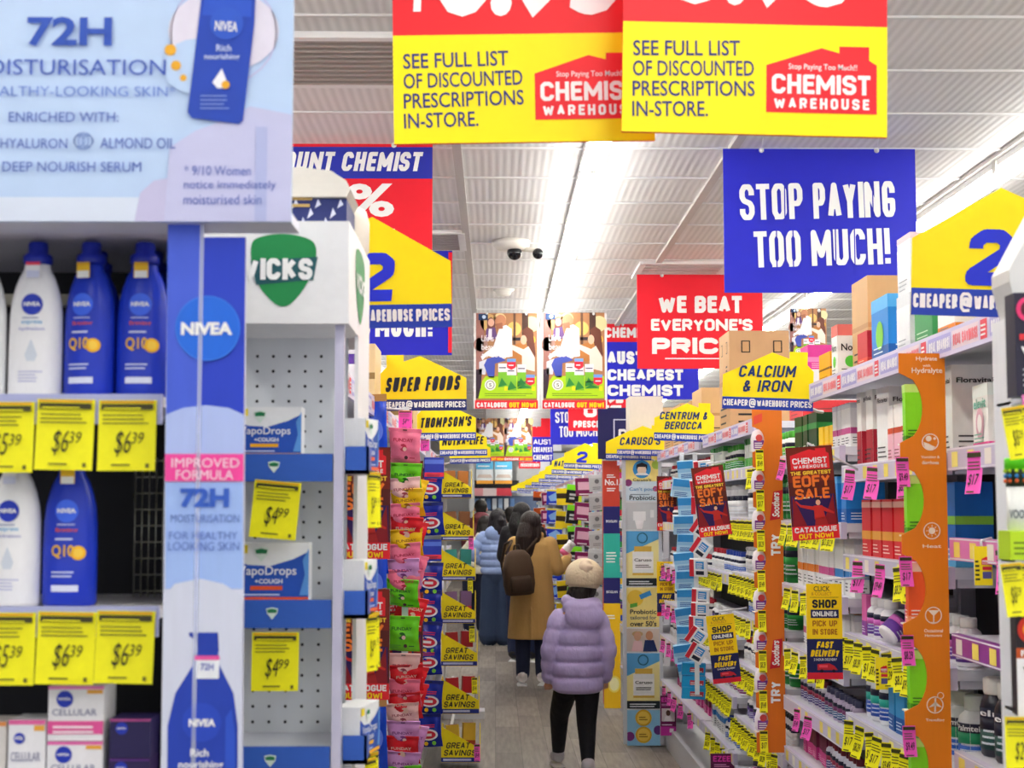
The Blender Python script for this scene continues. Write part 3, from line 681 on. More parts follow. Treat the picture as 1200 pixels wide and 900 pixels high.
# bay b
row('b', 0, [(P['floravital'], 2, .13, 'large white tonic carton', .12), (P['whitepink'], 2, .075, 'white carton with pink band', .06), (P['peachy'], 3, .085, 'white and pink iron carton', .07), (P['floravital'], 1, .13, 'broad white tonic carton', .12), (P['floradix'], 3, .125, 'white and dark red tonic carton', .07)])
row('b', 1, [(P['bluecarton'], 2, .1, 'bright blue iron carton', .09), (P['redwhite'], 3, .065, 'small white and red carton', .05), (P['redbox'], 5, .13, 'red iron carton', .1)])
row('b', 2, [(P['purple'], 5, .08, 'white capped purple vitamin bottle', .07), (P['pinkpack'], 2, .065, 'pink and purple carton', .06)])
for k, y in enumerate((4.75, 4.835, 4.92)): put(P['purple'], (XR + .06, y, 1.246), R(-90), f'{ORD[k]} purple bottle beyond the tipped over bottle, third shelf', 'purple bottles beyond the tipped over bottle')
put(P['pinkpack'], (XR + .06, 5.0, 1.246), R(-90), 'pink and purple carton at the far end, third shelf behind near orange strip')
o = put(P['purple'], (XR + .01, 4.62, 1.245 + .0275), (R(-12), R(50), 0), 'purple vitamin bottle leaning tipped over at the front of the shelf')
row('b', 3, [(P['bluegreen'], 5, .115, 'large blue green tablet bottle', .1), (P['cyan'], 2, .1, 'cyan calcium carton', .06), (P['bluegreen2'], 4, .1, 'smaller teal calcium bottle', .08)])
row('b', 4, [(P['navybox'], 3, .17, 'navy carton', .2), (P['silver'], 5, .12, 'silver canister', .09)])
# bay c
row('c', 0, [(P['whitemedS'], 4, .07, 'white carton with small pink band', .06), (P['yellowbox'], 3, .07, 'small yellow carton', .06), (P['greendark'], 4, .14, 'dark green carton', .12)])
row('c', 1, [(P['bluebox'], 2, .12, 'blue carton beside the sale poster', .1), (P['greenlime'], 7, .09, 'bright lime green carton', .08)])
row('c', 2, [(P['whitebl'], 4, .068, 'white carton with blue band', .06), (P['whitemed'], 4, .068, 'white carton with magenta band', .06), (P['whiteor'], 6, .068, 'white carton with orange band', .06)])
row('c', 3, [(P['shortor'], 4, .068, 'white carton with an orange stripe', .06), (P['shortmed'], 9, .068, 'white carton with a magenta stripe', .06)])
row('c', 4, [(P['clear'], 9, .055, 'clear vial with dark cap', .05), (P['clear2'], 8, .055, 'clear vial with red cap', .05)])
row('c', 5, [(P['clear2'], 9, .055, 'small red capped vial', .05), (P['tissue'], 5, .09, 'dark red carton', .08)])
row('c', 6, [(P['clear'], 14, .06, 'dark capped vial', .05)])
# bay d
row('d', 0, [(P['greencapS'], 4, .08, 'white bottle with green cap', .07), (P['blueS'], 2, .07, 'slim blue carton', .06), (P['greenwhiteS'], 9, .068, 'white and green tablet carton', .06)])
row('d', 1, [(P['greenbottle'], 4, .09, 'dark green bottle', .08), (P['silver'], 7, .1, 'silver canister with black ring', .09)])
row('d', 2, [(P['greenbottle'], 5, .095, 'green glass bottle', .08), (P['silvershort'], 7, .095, 'pale silver canister', .09)])
row('d', 3, [(P['greenshort'], 4, .09, 'short green syrup bottle', .08), (P['whiteblue'], 10, .07, 'white bottle with blue cap', .06)])
row('d', 4, [(P['greenbottle'], 4, .095, 'tall green bottle', .08), (P['whiteblue'], 4, .07, 'small white bottle with blue cap', .06), (P['whitered'], 7, .07, 'small white bottle with red cap', .06)])
row('d', 5, [(P['voost'], 8, .045, 'white effervescent tube with black cap', .04), (P['whitepurple'], 10, .075, 'white bottle with purple label', .06)])
row('d', 6, [(P['tissue'], 5, .1, 'dark red gel carton', .08), (P['teddy'], 6, .08, 'grey bottle with plum label', .07)])
# bay e and f
row('e', 0, [(P['greencapS'], 6, .08, 'green capped bottle', .07), (P['greenwhiteS'], 8, .07, 'pale green carton', .06)])
row('e', 1, [(P['silver'], 8, .1, 'grey canister', .09)])
row('e', 2, [(P['whiteblue'], 8, .07, 'blue capped bottle', .06), (P['whitered'], 6, .07, 'red capped bottle', .06)])
row('e', 3, [(P['whitepurple'], 13, .08, 'purple labelled white bottle', .07)])
row('e', 4, [(P['teddy'], 13, .08, 'pale bottle with plum label', .07)])
row('e', 5, [(P['whiteblue'], 8, .072, 'white bottle with blue label', .06), (P['whitebl'], 6, .07, 'white carton', .06)])
row('f', 0, [(P['whitered'], 20, .1, 'red capped jar', .06)], dx=.05)
for si in (1, 2, 3, 4): row('f', si, [(P['whitered'], 20, .1, 'white jar with red cap', .06)], dx=.05)
row('f', 5, [(P['tissue'], 15, .12, 'magenta carton', .08)], dx=.05)
# price tickets
PINK = 'ff5fc8'
tags('a', 0, [.55, .78], PINK, 'pink', 1.35); tags('a', 1, [.62], PINK, 'pink', 1.35); tags('a', 2, [.58], PINK, 'pink', 1.35)
tags('b', 0, [.32, .60, .85], PINK, 'pink', 1.3); tags('b', 1, [.55, .78], PINK, 'pink', 1.3); tags('b', 1, [.24, .38], TAG, 'yellow', 1.3)
tags('b', 2, [.1, .2, .3, .4, .5, .6, .7, .8, .9, .97], TAG, 'yellow', 1.3)
tags('b', 3, [.07, .16, .25, .34, .43, .52, .61, .7, .8, .92], TAG, 'yellow', 1.3)
tags('c', 0, [.45, .9], PINK, 'pink', 1.1); tags('c', 0, [.68], TAG, 'yellow', 1.1)
tags('c', 1, [.1, .2, .3, .42, .55, .66, .78, .9], TAG, 'yellow', 1.1); tags('c', 2, [.25, .4, .55, .7, .85], TAG, 'yellow', 1.1)
tags('c', 3, [.3, .45, .58, .72, .86], TAG, 'yellow', 1.1); tags('c', 4, [.5, .7], PINK, 'pink', 1.1); tags('c', 5, [.15, .35, .55], 'b4f53c', 'lime green', 1.2)
tags('d', 0, [.3, .4, .5], TAG, 'yellow', 1.2); tags('d', 0, [.2], PINK, 'pink', 1.2); tags('d', 1, [.15, .25, .36, .5, .6, .68, .76, .84, .92], TAG, 'yellow', 1.2)
tags('d', 2, [.1, .22, .3, .45, .53, .61, .7, .78, .87, .95], TAG, 'yellow', 1.2); tags('d', 3, [.3, .42, .6, .7, .8, .9], TAG, 'yellow', 1.1)
tags('d', 4, [.12, .3], PINK, 'pink', 1.2); tags('d', 4, [.5, .57, .64, .71, .78, .85, .92], TAG, 'yellow', 1.2); tags('d', 5, [.1, .2, .3, .42, .5, .57, .64, .71, .78, .85, .92, .97], TAG, 'yellow', 1.2)
tags('e', 2, [.3, .4, .5, .6, .7, .8, .9], TAG, 'yellow', 1.1); tags('e', 3, [.05, .13, .21, .29, .37, .45, .53, .61, .7, .8], TAG, 'yellow', 1.1)
tags('e', 4, [.05, .13, .21, .29, .37, .45, .53, .61, .7, .8], TAG, 'yellow', 1.1); tags('e', 5, [.1, .25, .4, .55, .7], TAG, 'yellow', 1.2)
tags('f', 0, [.25, .35, .45, .55], PINK, 'pink', 1.2)
for si in (2, 3, 4, 5): tags('f', si, [.2, .4, .55, .7, .85], PINK, 'pink', 1.2)
# clear leaflet holders of bay a
for si, y, z, n in ((1, 3.52, 1.576, 'upper'), (2, 3.46, 1.336, 'middle'), (3, 3.59, 1.046, 'lower')):
    o = empty('leaflet_holder', (XR + .085, y, z), R(-60), label=f'{n} clear holder with a tilted pink family leaflet, {SN[si]} shelf near strip', cat='leaflet holder', group='pink leaflet holders')
    b = MB(); b.M = Matrix.Rotation(R(18), 4, 'X') @ Matrix.Rotation(R(12), 4, 'Y'); b.box(-.045, .045, 0, .003, .012, .2, 'd45aa8')
    b.M = b.M @ Matrix(((1, 0, 0, 0), (0, 0, -1, 0), (0, 1, 0, 0), (0, 0, 0, 1)))
    b.rect(-.045, .1, .045, .2, '5a3a44', 1); b.disc(0, .15, .025, 'b08a80', 2); b.disc(.01, .1, .03, 'ece4e8', 3); b.disc(-.02, .085, .018, 'e6dce4', 3); b.rect(-.045, .012, .045, .06, 'ea5ab4', 3); b.bars(-.035, .02, .035, .055, 3, 'fbe0f0', 4)
    obj('leaflet', b, o)
    b = MB(); b.box(-.055, .055, -.03, -.028, 0, .06, glassy('e8eef4', .25)); b.box(-.055, .055, -.03, .03, 0, .003, glassy('e8eef4', .25)); obj('holder', b, o)

for i, z in enumerate((1.76, 1.5, 1.24, 1.0, .75, .44)):
    put(TAGS['ff5fc8' if i % 3 else 'b4f53c'][0], (.93, 10.93, z), R(-30), f'{ORD[i]} bright ticket from the top along the probiotic panel outer edge', 'tickets along the probiotic panel')
# ============================================================ yellow house shaped shelf signs
SIGNY, SIGNB = YEL, '1d3fb0'
def house_sign(pe, yb, Y, side, lines, label, w=.33, h=.215, num=None, roll=2.2, tw=.86, group='yellow house shaped shelf signs', strip=SIGNB, arm=.04, over=None):
    """side > 0: fixed to the right run, its outer end at pixel pe"""
    a = at(pe, yb, Y); x0 = a.x - w if side > 0 else a.x - w
    cx = x0 + w / 2
    o = empty('shelf_sign', (cx, Y, a.z), (0, R(roll) * side, R(-4 * side)), label=label, cat='sign', group=group)
    pts = house_pts(-w / 2, 0, w, h)
    if side < 0: pts = [(-x, y) for x, y in pts][::-1]
    b = MB(); b.face(FRONT, 0); b.prism(pts, -.004, 0, over or SIGNY); b.face(FRONT, -.001); sh = h * .2
    if num:
        b.blk(num, -w * .16 + (-.02 * w if side > 0 else -.03 * w), sh + h * .03, w * .27, h * .43, '1b2fd0', 2, .24, .12)
    n = len(lines)
    for i, s_ in enumerate(lines):
        hh = h * (.2 if n > 1 else .26); ww = min(w * tw, hh * len(s_) * .62)
        if n == 1: ww = min(w * tw, hh * len(s_) * .7)
        zz = sh + h * (.09 if n > 1 else .13) + (n - 1 - i) * h * .25
        ww = min(w * tw, hh * len(s_) * .68); b.blk(s_, -ww / 2 - .02 * w, zz, ww, hh, '10316e' if side > 0 else '16162a', 2, .185, .2, R(1.5), .14)
    obj('board', b.flat(), o)
    b = MB(); b.face(FRONT, -.0005); b.prism([(-w / 2, -.001), (w / 2, -.001), (w / 2, sh), (-w / 2, sh)], -.0045, .0015, strip)
    b.blk('CHEAPER', -w * .49, sh * .25, w * .27, sh * .54, WHITE, 4, .2); b.blk('@', -w * .205, sh * .15, w * .075, sh * .72, WHITE, 4, .16)
    b.blk('WAREHOUSE', -w * .118, sh * .25, w * .345, sh * .54, WHITE, 4, .2); b.blk('PRICES', w * .25, sh * .25, w * .235, sh * .54, WHITE, 4, .2)
    obj('price_strip', b, o)
    e = (w / 2) * side
    b = MB(); b.tube([(e - .06 * side, .008, .03), (e + .02 * side, .012, .0), (e + arm * side, .03, .0)], .006, M('c8c8c8', .3)); obj('mount_arm', b, o)
    return o
house_sign(1258, 371, 3.1, 1, [], 'near yellow aisle number two sign on the right run of shelves', h=.272, num='2')
house_sign(952, 480, 5.6, 1, ['CALCIUM', '& IRON'], 'yellow house shaped sign reading calcium and iron')
house_sign(836, 517, 8.5, 1, ['CENTRUM &', 'BEROCCA'], 'yellow house shaped sign with a two line multivitamin title')
house_sign(778, 534, 10.79, 1, ["CARUSO'S"], 'yellow house shaped sign above the tall probiotic panel', roll=1)
house_sign(763, 539, 10.83, 1, [''] and [], 'yellow house shaped sign just behind the probiotic panel sign', w=.32, roll=1, arm=.02)
house_sign(530, 384, 3.5, -1, [], 'near yellow aisle number two sign behind the white cold remedy stand', h=.262, num='2', roll=1.5)
house_sign(547, 481, 5.9, -1, ['SUPER FOODS'], 'yellow house shaped sign reading super foods', roll=.8, strip='16246e', over='ffd800')
house_sign(558, 516, 8.6, -1, ["THOMPSON'S"], 'yellow house shaped sign with one long supplement name, below super foods', roll=1)
house_sign(571, 534, 10.7, -1, ['NUTRA-LIFE'], 'yellow shelf sign with its title half hidden, third on the lolly side', roll=1)
house_sign(575, 543, 12.4, -1, [], 'yellow shelf sign, fourth on the lolly side', roll=1, arm=.07)
# ============================================================ orange display strips
def strip_board(Y, pts, mat, name, label, thick=.004):
    """outline in photo pixels at distance Y -> board object; returns (object, function pixel -> local)"""
    O = at(sum(p[0] for p in pts) / len(pts), 900, Y)
    o = empty(name, (O.x, Y, 0), label=label, cat='display strip')
    L = lambda x, y: (lambda v: (v.x - O.x, v.z))(at(x, y, Y))
    b = MB(); b.face(FRONT, 0); b.prism([L(*p) for p in pts], -thick, 0, mat); obj('board', b, o)
    return o, L
def notched(xr0, xr1, xl0, xl1, y0, y1, cs, ry, rx):
    pts = [(xr1, y1), (xr0, y0), (xl0, y0)]
    base = lambda y: xl0 + (xl1 - xl0) * (y - y0) / (y1 - y0)
    for c in cs:
        for k in range(11):
            t = -1 + 2 * k / 10; y = c + ry * t
            pts.append((base(y) + rx * math.sqrt(max(0, 1 - t * t)), y))
    pts.append((xl1, y1))
    return pts
ORG = M('e8820c', .45)
Y = 3.9
cs = [478, 586, 690, 793, 897]
o, L = strip_board(Y, notched(1107, 1117, 1053, 1063, 414, 985, cs, 41, 27), ORG, 'display_strip', 'near tall orange cardboard strip with wavy cut edge and white icons')
b = MB(); b.face(FRONT, -.001)
def ptxt(b, L, t, x0, x1, y0, y1, mat, k=2, bold=.02, blk=None, shear=0):
    (a, z1), (c, z0) = L(x0, y0), L(x1, y1)
    if blk: b.blk(t, a, z0, c - a, z1 - z0, mat, k, blk, shear)
    else: b.txt(t, a, z0, c - a, z1 - z0, mat, k, bold, shear)
def ppoly(b, L, pts, mat, k=1): b.poly([L(*p) for p in pts], mat, k)
def pdisc(b, L, x, y, r, mat, k=1, ry=None, n=18): b.poly([L(x + r * cos(2 * pi * i / n), y + (ry or r) * sin(2 * pi * i / n)) for i in range(n)], mat, k)
def pring(b, L, x, y, r, t, mat, k=1, n=24):
    for i in range(n):
        a, c = 2 * pi * i / n, 2 * pi * (i + 1) / n
        ppoly(b, L, [(x + r * cos(a), y + r * sin(a)), (x + r * cos(c), y + r * sin(c)), (x + (r - t) * cos(c), y + (r - t) * sin(c)), (x + (r - t) * cos(a), y + (r - t) * sin(a))], mat, k)
LO = 'fbe9d6'
ptxt(b, L, 'Hydrate', 1073, 1098, 418, 424, LO); ptxt(b, L, 'with', 1081, 1090, 427, 430, LO); ptxt(b, L, 'Hydralyte', 1068, 1104, 431, 439, LO)
for y, t1, t2 in ((518, 'Vomiting &', 'diarrhoea'), (622, 'Heat', None), (721, 'Occasional', 'Hangovers'), (826, 'Travelling', None)):
    dx = (y - 518) * .018
    pring(b, L, 1090 + dx, y, 10, 1.2, LO); ptxt(b, L, t1, 1079 + dx, 1101 + dx, y + 16, y + 20, LO)
    if t2: ptxt(b, L, t2, 1080 + dx, 1100 + dx, y + 22, y + 26, LO)
pdisc(b, L, 1088, 514, 3.4, LO); ppoly(b, L, [(1082, 518), (1088, 520), (1096, 524), (1092, 527), (1084, 526)], LO); pdisc(b, L, 1095, 514, 1.6, LO)
pdisc(b, L, 1092, 622, 4, LO)
for i in range(8):
    a = i * pi / 4; ppoly(b, L, [(1092 + 5 * cos(a - .15), 622 + 5 * sin(a - .15)), (1092 + 7.5 * cos(a), 622 + 7.5 * sin(a)), (1092 + 5 * cos(a + .15), 622 + 5 * sin(a + .15))], LO)
ppoly(b, L, [(1087, 715), (1101, 715), (1094, 722)], LO); ppoly(b, L, [(1093.3, 721), (1094.7, 721), (1094.7, 729), (1093.3, 729)], LO); ppoly(b, L, [(1090, 729), (1098, 729), (1098, 730), (1090, 730)], LO)
ppoly(b, L, [(1095, 818), (1097, 818), (1096.4, 834), (1094.6, 834)], LO); ppoly(b, L, [(1095, 823), (1088, 829), (1096, 827), (1104, 829), (1097, 823)], LO); pring(b, L, 1102, 815, 4, .8, LO)
obj('lettering', b, o)
b = MB(); b.box(-.06, .05, .0, .002, .05, 1.95, M('d8760a')) if False else None
for c, colr, kind in zip(cs, ('lime', 'lime', 'orange', 'lime', 'lime'), range(5)):
    p0, p1 = at(1058 + (c - 414) * .017, c + 41, Y), at(1086, c - 41, Y)
    b = MB(); b.box(p0.x - o.location.x, XR - .02 - o.location.x, .0045, .06, p0.z - .004, p0.z, M('f0ece2')); obj('ledge', b, o)
    pr = carton(.05, .045, .15, '86e015' if colr == 'lime' else 'ee5a1c', [(0, .12, '4aa010' if colr == 'lime' else 'f4a070'), (.86, 1, 'c8f07a' if colr == 'lime' else 'f8d0b0')], None, '2c6a08' if colr == 'lime' else 'ffffff', ty=.7)
    put(pr, (p0.x + .036, Y + .032, p0.z + .001), R(-6), f'{ORD[kind]} small {"lime green" if colr == "lime" else "orange"} sachet box from the top in near orange strip', 'sachet boxes in the near orange strip')
for i, (y, x) in enumerate(((548, 1056), (664, 1060), (756, 1062), (862, 1064))):
    p = at(x, y - 12, Y); q = put(TAGS[PINK][i % 3], (p.x, Y - .007, p.z), R(6), f'{ORD[i]} pink price ticket from the top on the near orange strip', 'pink price tickets on the near orange strip'); q.scale = (1.0,) * 3
Y = 6.22
cs = [515, 562, 609, 656, 703, 750, 797, 844]
o, L = strip_board(Y, notched(916, 921, 881, 887, 474, 882, cs, 15, 14), M('e2741a', .45), 'display_strip', 'far tall orange cardboard strip with round cut outs and white vertical words')
b = MB(); b.face(FRONT, -.001)
for y in (651, 824):
    x, z = L(914.5, y); b.blk('TRY', x, z, .086, .038, WHITE, 2, .24, rot=pi / 2)
for y in (610, 784):
    ppoly(b, L, [(902, y), (914, y - 2), (917, y - 36), (906, y - 34)], 'd02030', 1); x, z = L(913.5, y - 4); b.txt('Soothers', x, z, .1, .03, WHITE, 2, .03, .2, rot=pi / 2)
ppoly(b, L, [(883, 488), (893, 484), (893, 494), (883, 498)], 'e8503a', 1)
obj('lettering', b, o)
def lolly():
    b = MB(); b.rings([[(.03 * c_ * cos(a), .02 * c_ * sin(a), z) for a in [i * pi / 5 for i in range(10)]] for z, c_ in ((0, .7), (.01, 1), (.05, 1.05), (.08, .8), (.09, .3))], M('efe6ee'))
    b.face(FRONT, -.022); b.rect(-.022, .01, .022, .045, '7a3a9a', 1); b.disc(0, .055, .014, 'd84a4a', 2); b.bars(-.018, .015, .018, .04, 3, WHITE, 3); return ('sweet_pack', 'sweets', b.flat().mesh('sweet_pack'), [])
LOL = lolly()
for i, c in enumerate(cs):
    p0 = at(886 + (c - 474) * .015, c + 14, Y)
    b = MB(); b.box(p0.x - .02 - o.location.x, XR - .02 - o.location.x, .0045, .055, p0.z - .003, p0.z, M('e8dcd0')); obj('ledge', b, o)
    put(LOL, (p0.x + .012, Y + .03, p0.z), 0, f'{ORD[i]} throat sweet pack from the top in far orange strip', 'throat sweet packs in the far orange strip')
    p = at(889 + (c - 474) * .015, c + 12, Y)
    q = put(TAGS[TAG][i % 3], (p.x, Y - .007, p.z), 0, f'{ORD[i]} yellow price ticket from the top on the far orange strip', 'yellow tickets on the far orange strip'); q.scale = (.95, .95, 1.15)
# ============================================================ posters on arms
def sale_draw(p):
    p.r(0, 0, 60, 122, '5a1a14'); p.r(1, 1, 59, 46, '7a2010', 2); logo(p, 5, 3, 55, 30, 3, False); p.o(30, 15, 0.01, 0.01, WHITE) if False else None
    p.b_('THE GREATEST', 4, 56, 32, 37, 'ffd83a', 4, .25); p.b_('EOFY', 6, 54, 38, 53, 'f07a28', 4, .22, .0); p.b_('SALE', 8, 52, 55, 69, 'f07a28', 4, .22, .0)
    p.r(2, 64, 58, 104, '2a1458', 2); p.p([(4, 64), (20, 104), (2, 104)], '8a1420', 3); p.p([(56, 64), (40, 104), (58, 104)], '8a1420', 3)
    p.d(36, 74, 3, 'e6b090', 5, 3.6); p.r(33, 67, 39, 71, '221a30', 5); p.p([(30, 78), (41, 78), (44, 94), (30, 96)], 'c82a24', 5); p.p([(30, 79), (14, 76), (8, 70), (7, 72), (13, 79), (30, 84)], 'c82a24', 5); p.p([(41, 79), (56, 88), (55, 90), (41, 85)], 'c82a24', 5); p.p([(31, 95), (44, 93), (47, 104), (30, 104)], 'a82020', 5); p.r(7, 66, 26, 68, 'f0d8a0', 4)
    p.r(0, 104, 60, 122, 'e8202c', 6); p.b_('CATALOGUE', 3, 57, 105.5, 112.5, WHITE, 7, .24); p.b_('OUT NOW!', 8, 52, 114, 120.5, 'ffd800', 7, .24)
def shop_draw(p):
    p.r(0, 0, 42, 66, 'ffd60a'); p.r(0, 66, 42, 106, '1a1f58'); p.r(0, 106, 42, 114, 'd81e34', 1)
    p.t('CLICK', 9, 28, 3, 9, '2a2a2a', 2, .01); p.t('& COLLECT', 6, 30, 10, 14, 'c8901a', 2, .01); p.r(4, 16, 38, 16.6, '8a7000', 2)
    p.b_('SHOP', 7, 36, 19, 29, '1a1a2a', 2, .24); p.r(5, 31, 38, 41, '1a1f58', 2); p.b_('ONLINE&', 7, 36, 33, 39, WHITE, 3, .24)
    p.b_('PICK UP', 7, 36, 44, 51, 'b06a10', 2, .2); p.b_('IN STORE', 7, 36, 54, 61, 'b06a10', 2, .2)
    p.b_('FAST', 11, 30, 69, 77, 'ffd60a', 2, .25, .2); p.b_('DELIVERY', 4, 37, 79, 87, 'ffd60a', 2, .25, .2); p.t('3 HOUR DELIVERY', 8, 35, 89, 92, WHITE, 2, .01)
    p.p([(12, 96), (26, 95), (32, 98), (36, 103), (12, 103)], 'c02030', 2); p.d(17, 104, 2, '101030', 3); p.d(31, 104, 2, '101030', 3); p.r(14, 97, 24, 100, 'e04a5a', 3)
def arm_poster(px0, px1, py0, py1, Y, label, draw, pw, ph, name, roll=0, side=1, group=None, yaw=0, adz=.018):
    a, c = at(px0, py1, Y), at(px1, py0, Y); w, h = c.x - a.x, c.z - a.z
    o = empty(name, ((a.x + c.x) / 2, Y, a.z), (0, R(roll), R(yaw)), label=label, cat='poster', group=group)
    b = MB(); b.box(-w / 2, w / 2, -.001, .001, 0, h, 'f2f0ee'); p = Pan(b, w, pw, ph, -.0015); p.ky = h / ph; draw(p); obj('sheet', b, o)
    e = (XR if side > 0 else XL) - o.location.x + .01 * side
    b = MB(); b.tube([(0, .006, h - .01), (0, .012, h + .012), (e, .02, h + adz)], .004, M('d0d0d4', .3), 6); obj('mount_arm', b, o)
arm_poster(929, 982, 523, 632, 4.85, 'brown sale catalogue poster between the two orange strips', sale_draw, 60, 122, 'sale_poster', -4, adz=-.085, group='brown sale posters')
arm_poster(820, 857, 546, 628, 7.1, 'brown tilted sale catalogue poster beyond the far orange strip', sale_draw, 60, 122, 'sale_poster', -7, group='brown sale posters')
arm_poster(770, 792, 558, 622, 10.6, 'brown sale catalogue poster beside the tall probiotic panel', sale_draw, 60, 122, 'sale_poster', group='brown sale posters')
arm_poster(946, 986, 684, 796, 4.8, 'yellow and navy online shopping poster between the two orange strips', shop_draw, 42, 114, 'online_poster', 0, group='yellow and navy posters')
arm_poster(836, 868, 720, 800, 6.95, 'yellow and navy tilted online shopping poster beyond the far orange strip', shop_draw, 42, 114, 'online_poster', -6, group='yellow and navy posters')
arm_poster(770, 792, 658, 722, 10.55, 'yellow and navy online shopping poster beside the tall probiotic panel', shop_draw, 42, 114, 'online_poster', group='yellow and navy posters')
def ezee(p):
    p.r(0, 0, 24, 62, '6a1050'); p.b_('EZEE!', 2, 22, 3, 10, 'e03ab0', 2, .22); p.bars(2, 12, 20, 16, 2, 'd890c8'); p.r(2, 20, 22, 40, 'd8ccd0', 2); p.d(12, 27, 3.4, '5a3a30', 3, 4.4); p.p([(5, 40), (8, 32), (16, 32), (19, 40)], 'ece6ea', 3); p.bars(2, 43, 22, 46, 1, 'f6e0f2'); p.r(0, 48, 24, 62, 'c02a9a', 2); p.r(14, 51, 20, 57, 'f2e8f0', 3)
arm_poster(774, 792, 815, 862, 10.5, 'magenta poster with a person, low beside the probiotic panel', ezee, 24, 62, 'range_poster')
arm_poster(833, 861, 883, 935, 7.6, 'dark magenta poster low among the yellow tickets', lambda p: (p.r(0, 0, 28, 60, '5a0c44'), p.b_('EZEE!', 3, 25, 3, 11, 'e03ab0', 2, .22), p.bars(4, 13, 22, 18, 2, 'd890c8')), 28, 60, 'range_poster')
# brand ticket hanging on the lower rail (yellow, "always" style leaflet)
def smalltag(px0, px1, py0, py1, Y, label):
    def dr(p): p.r(0, 0, 20, 46, 'ffe81a'); logo(p, 8, 12, 19, 22, 2, False); p.r(9, 24, 19, 28, 'e02a40', 2); p.r(9, 30, 19, 38, '5a5a9a', 2); p.bars(1, 14, 6, 40, 5, '3a3a20', 2)
    arm_poster(px0, px1, py0, py1, Y, label, dr, 20, 46, 'yellow_leaflet')
smalltag(1142, 1162, 640, 686, 3.6, 'yellow leaflet with red house logo hanging over the pink rail')
smalltag(1026, 1040, 770, 808, 4.5, 'yellow leaflet hanging before the blue green tablet bottles')
# ============================================================ clip strips of cold remedy packs
def flatpack(w, h, base, draw):
    b = MB(); b.box(-w / 2, w / 2, -.012, .012, -h, 0, base); b.face(FRONT, -.012); draw(b); return b.flat()
def d_blue(b):
    b.rect(-.055, -.04, .055, 0, '3a9ae0', 1); b.rect(-.055, -.1, .055, -.06, 'bfe2f6', 1); b.bars(-.04, -.092, .04, -.066, 3, '2a6ab8', 2)
def d_red(b):
    b.rect(-.045, -.09, .045, 0, 'f2f2f4', 1); b.rect(-.045, -.09, -.022, 0, 'd82a3a', 2); b.rect(-.012, -.05, .03, -.01, '3a9ae0', 2); b.rect(-.012, -.08, .03, -.06, '2a2a3a', 2); b.bars(-.008, -.046, .026, -.014, 3, WHITE, 3)
def d_cyan(b):
    b.rect(-.06, -.06, .06, 0, '1fa0dc', 1); b.rect(-.02, -.045, .05, -.02, 'c83a4a', 2); b.bars(-.016, -.042, .046, -.024, 2, WHITE, 3)
PK = {'blue': ('remedy_pack', 'medicine', flatpack(.11, .1, '9fd0ee', d_blue).mesh('remedy_pack'), []), 'red': ('remedy_pack', 'medicine', flatpack(.09, .09, 'e9e9ee', d_red).mesh('remedy_pack'), []), 'cyan': ('remedy_pack', 'medicine', flatpack(.12, .06, '1f8ac8', d_cyan).mesh('remedy_pack'), [])}
def clip_strip(px, y0, y1, Y, label, side=1):
    a, c = at(px, y1, Y), at(px, y0, Y)
    o = empty('clip_strip', (a.x, Y + .03, a.z), label=label, cat='clip strip', group='clip strips hanging from the shelves')
    b = MB(); b.box(-.012, .012, -.001, .001, 0, c.z - a.z, M('dfe6ea', .2)); obj('strip', b, o)
    e = (XR if side > 0 else XL) - a.x + .012 * side
    b = MB(); b.tube([(0, .002, c.z - a.z - .01), (e, .004, c.z - a.z - .005)], .004, M('d0d0d4', .3), 6); obj('hook', b, o)
    return o
clip_strip(802, 530, 800, 8.3, 'clear clip strip holding pale blue cold remedy packs')
clip_strip(818, 530, 815, 7.9, 'clear clip strip holding red and white cold remedy packs')
for i in range(12):
    p = at(803 + random.uniform(-3, 3), 540 + 21.5 * i, 8.3); q = put(PK['blue'], (p.x, 8.3 - .004 * (i % 2), p.z), (R(16), R(random.uniform(-9, 9)), R(random.uniform(-12, 8))), f'{ORD[i]} pale blue remedy pack from the top of its clip strip', 'pale blue packs on a clip strip')
for i, y in enumerate((540, 562, 582, 610, 634, 655, 690, 706, 722, 738, 756)):
    p = at(818 + random.uniform(-3, 5) + (8 if i in (3, 4) else 0), y, 7.9); put(PK['red'], (p.x, 7.9 - .004 * (i % 2), p.z), (R(14), R((34 if i in (3, 4, 9, 10) else 0) + random.uniform(-8, 8)), R(random.uniform(-20, 0))), f'{ORD[i]} red and white remedy pack from the top of its clip strip', 'red and white packs on a clip strip')
for i, y in enumerate((776, 791, 804)):
    p = at(812, y, 8.0); put(PK['cyan'], (p.x, 7.96, p.z), (R(10), R(3), 0), f'{ORD[i]} bright cyan remedy pack from the top, foot of the strips', 'bright cyan packs at the foot of the clip strips')
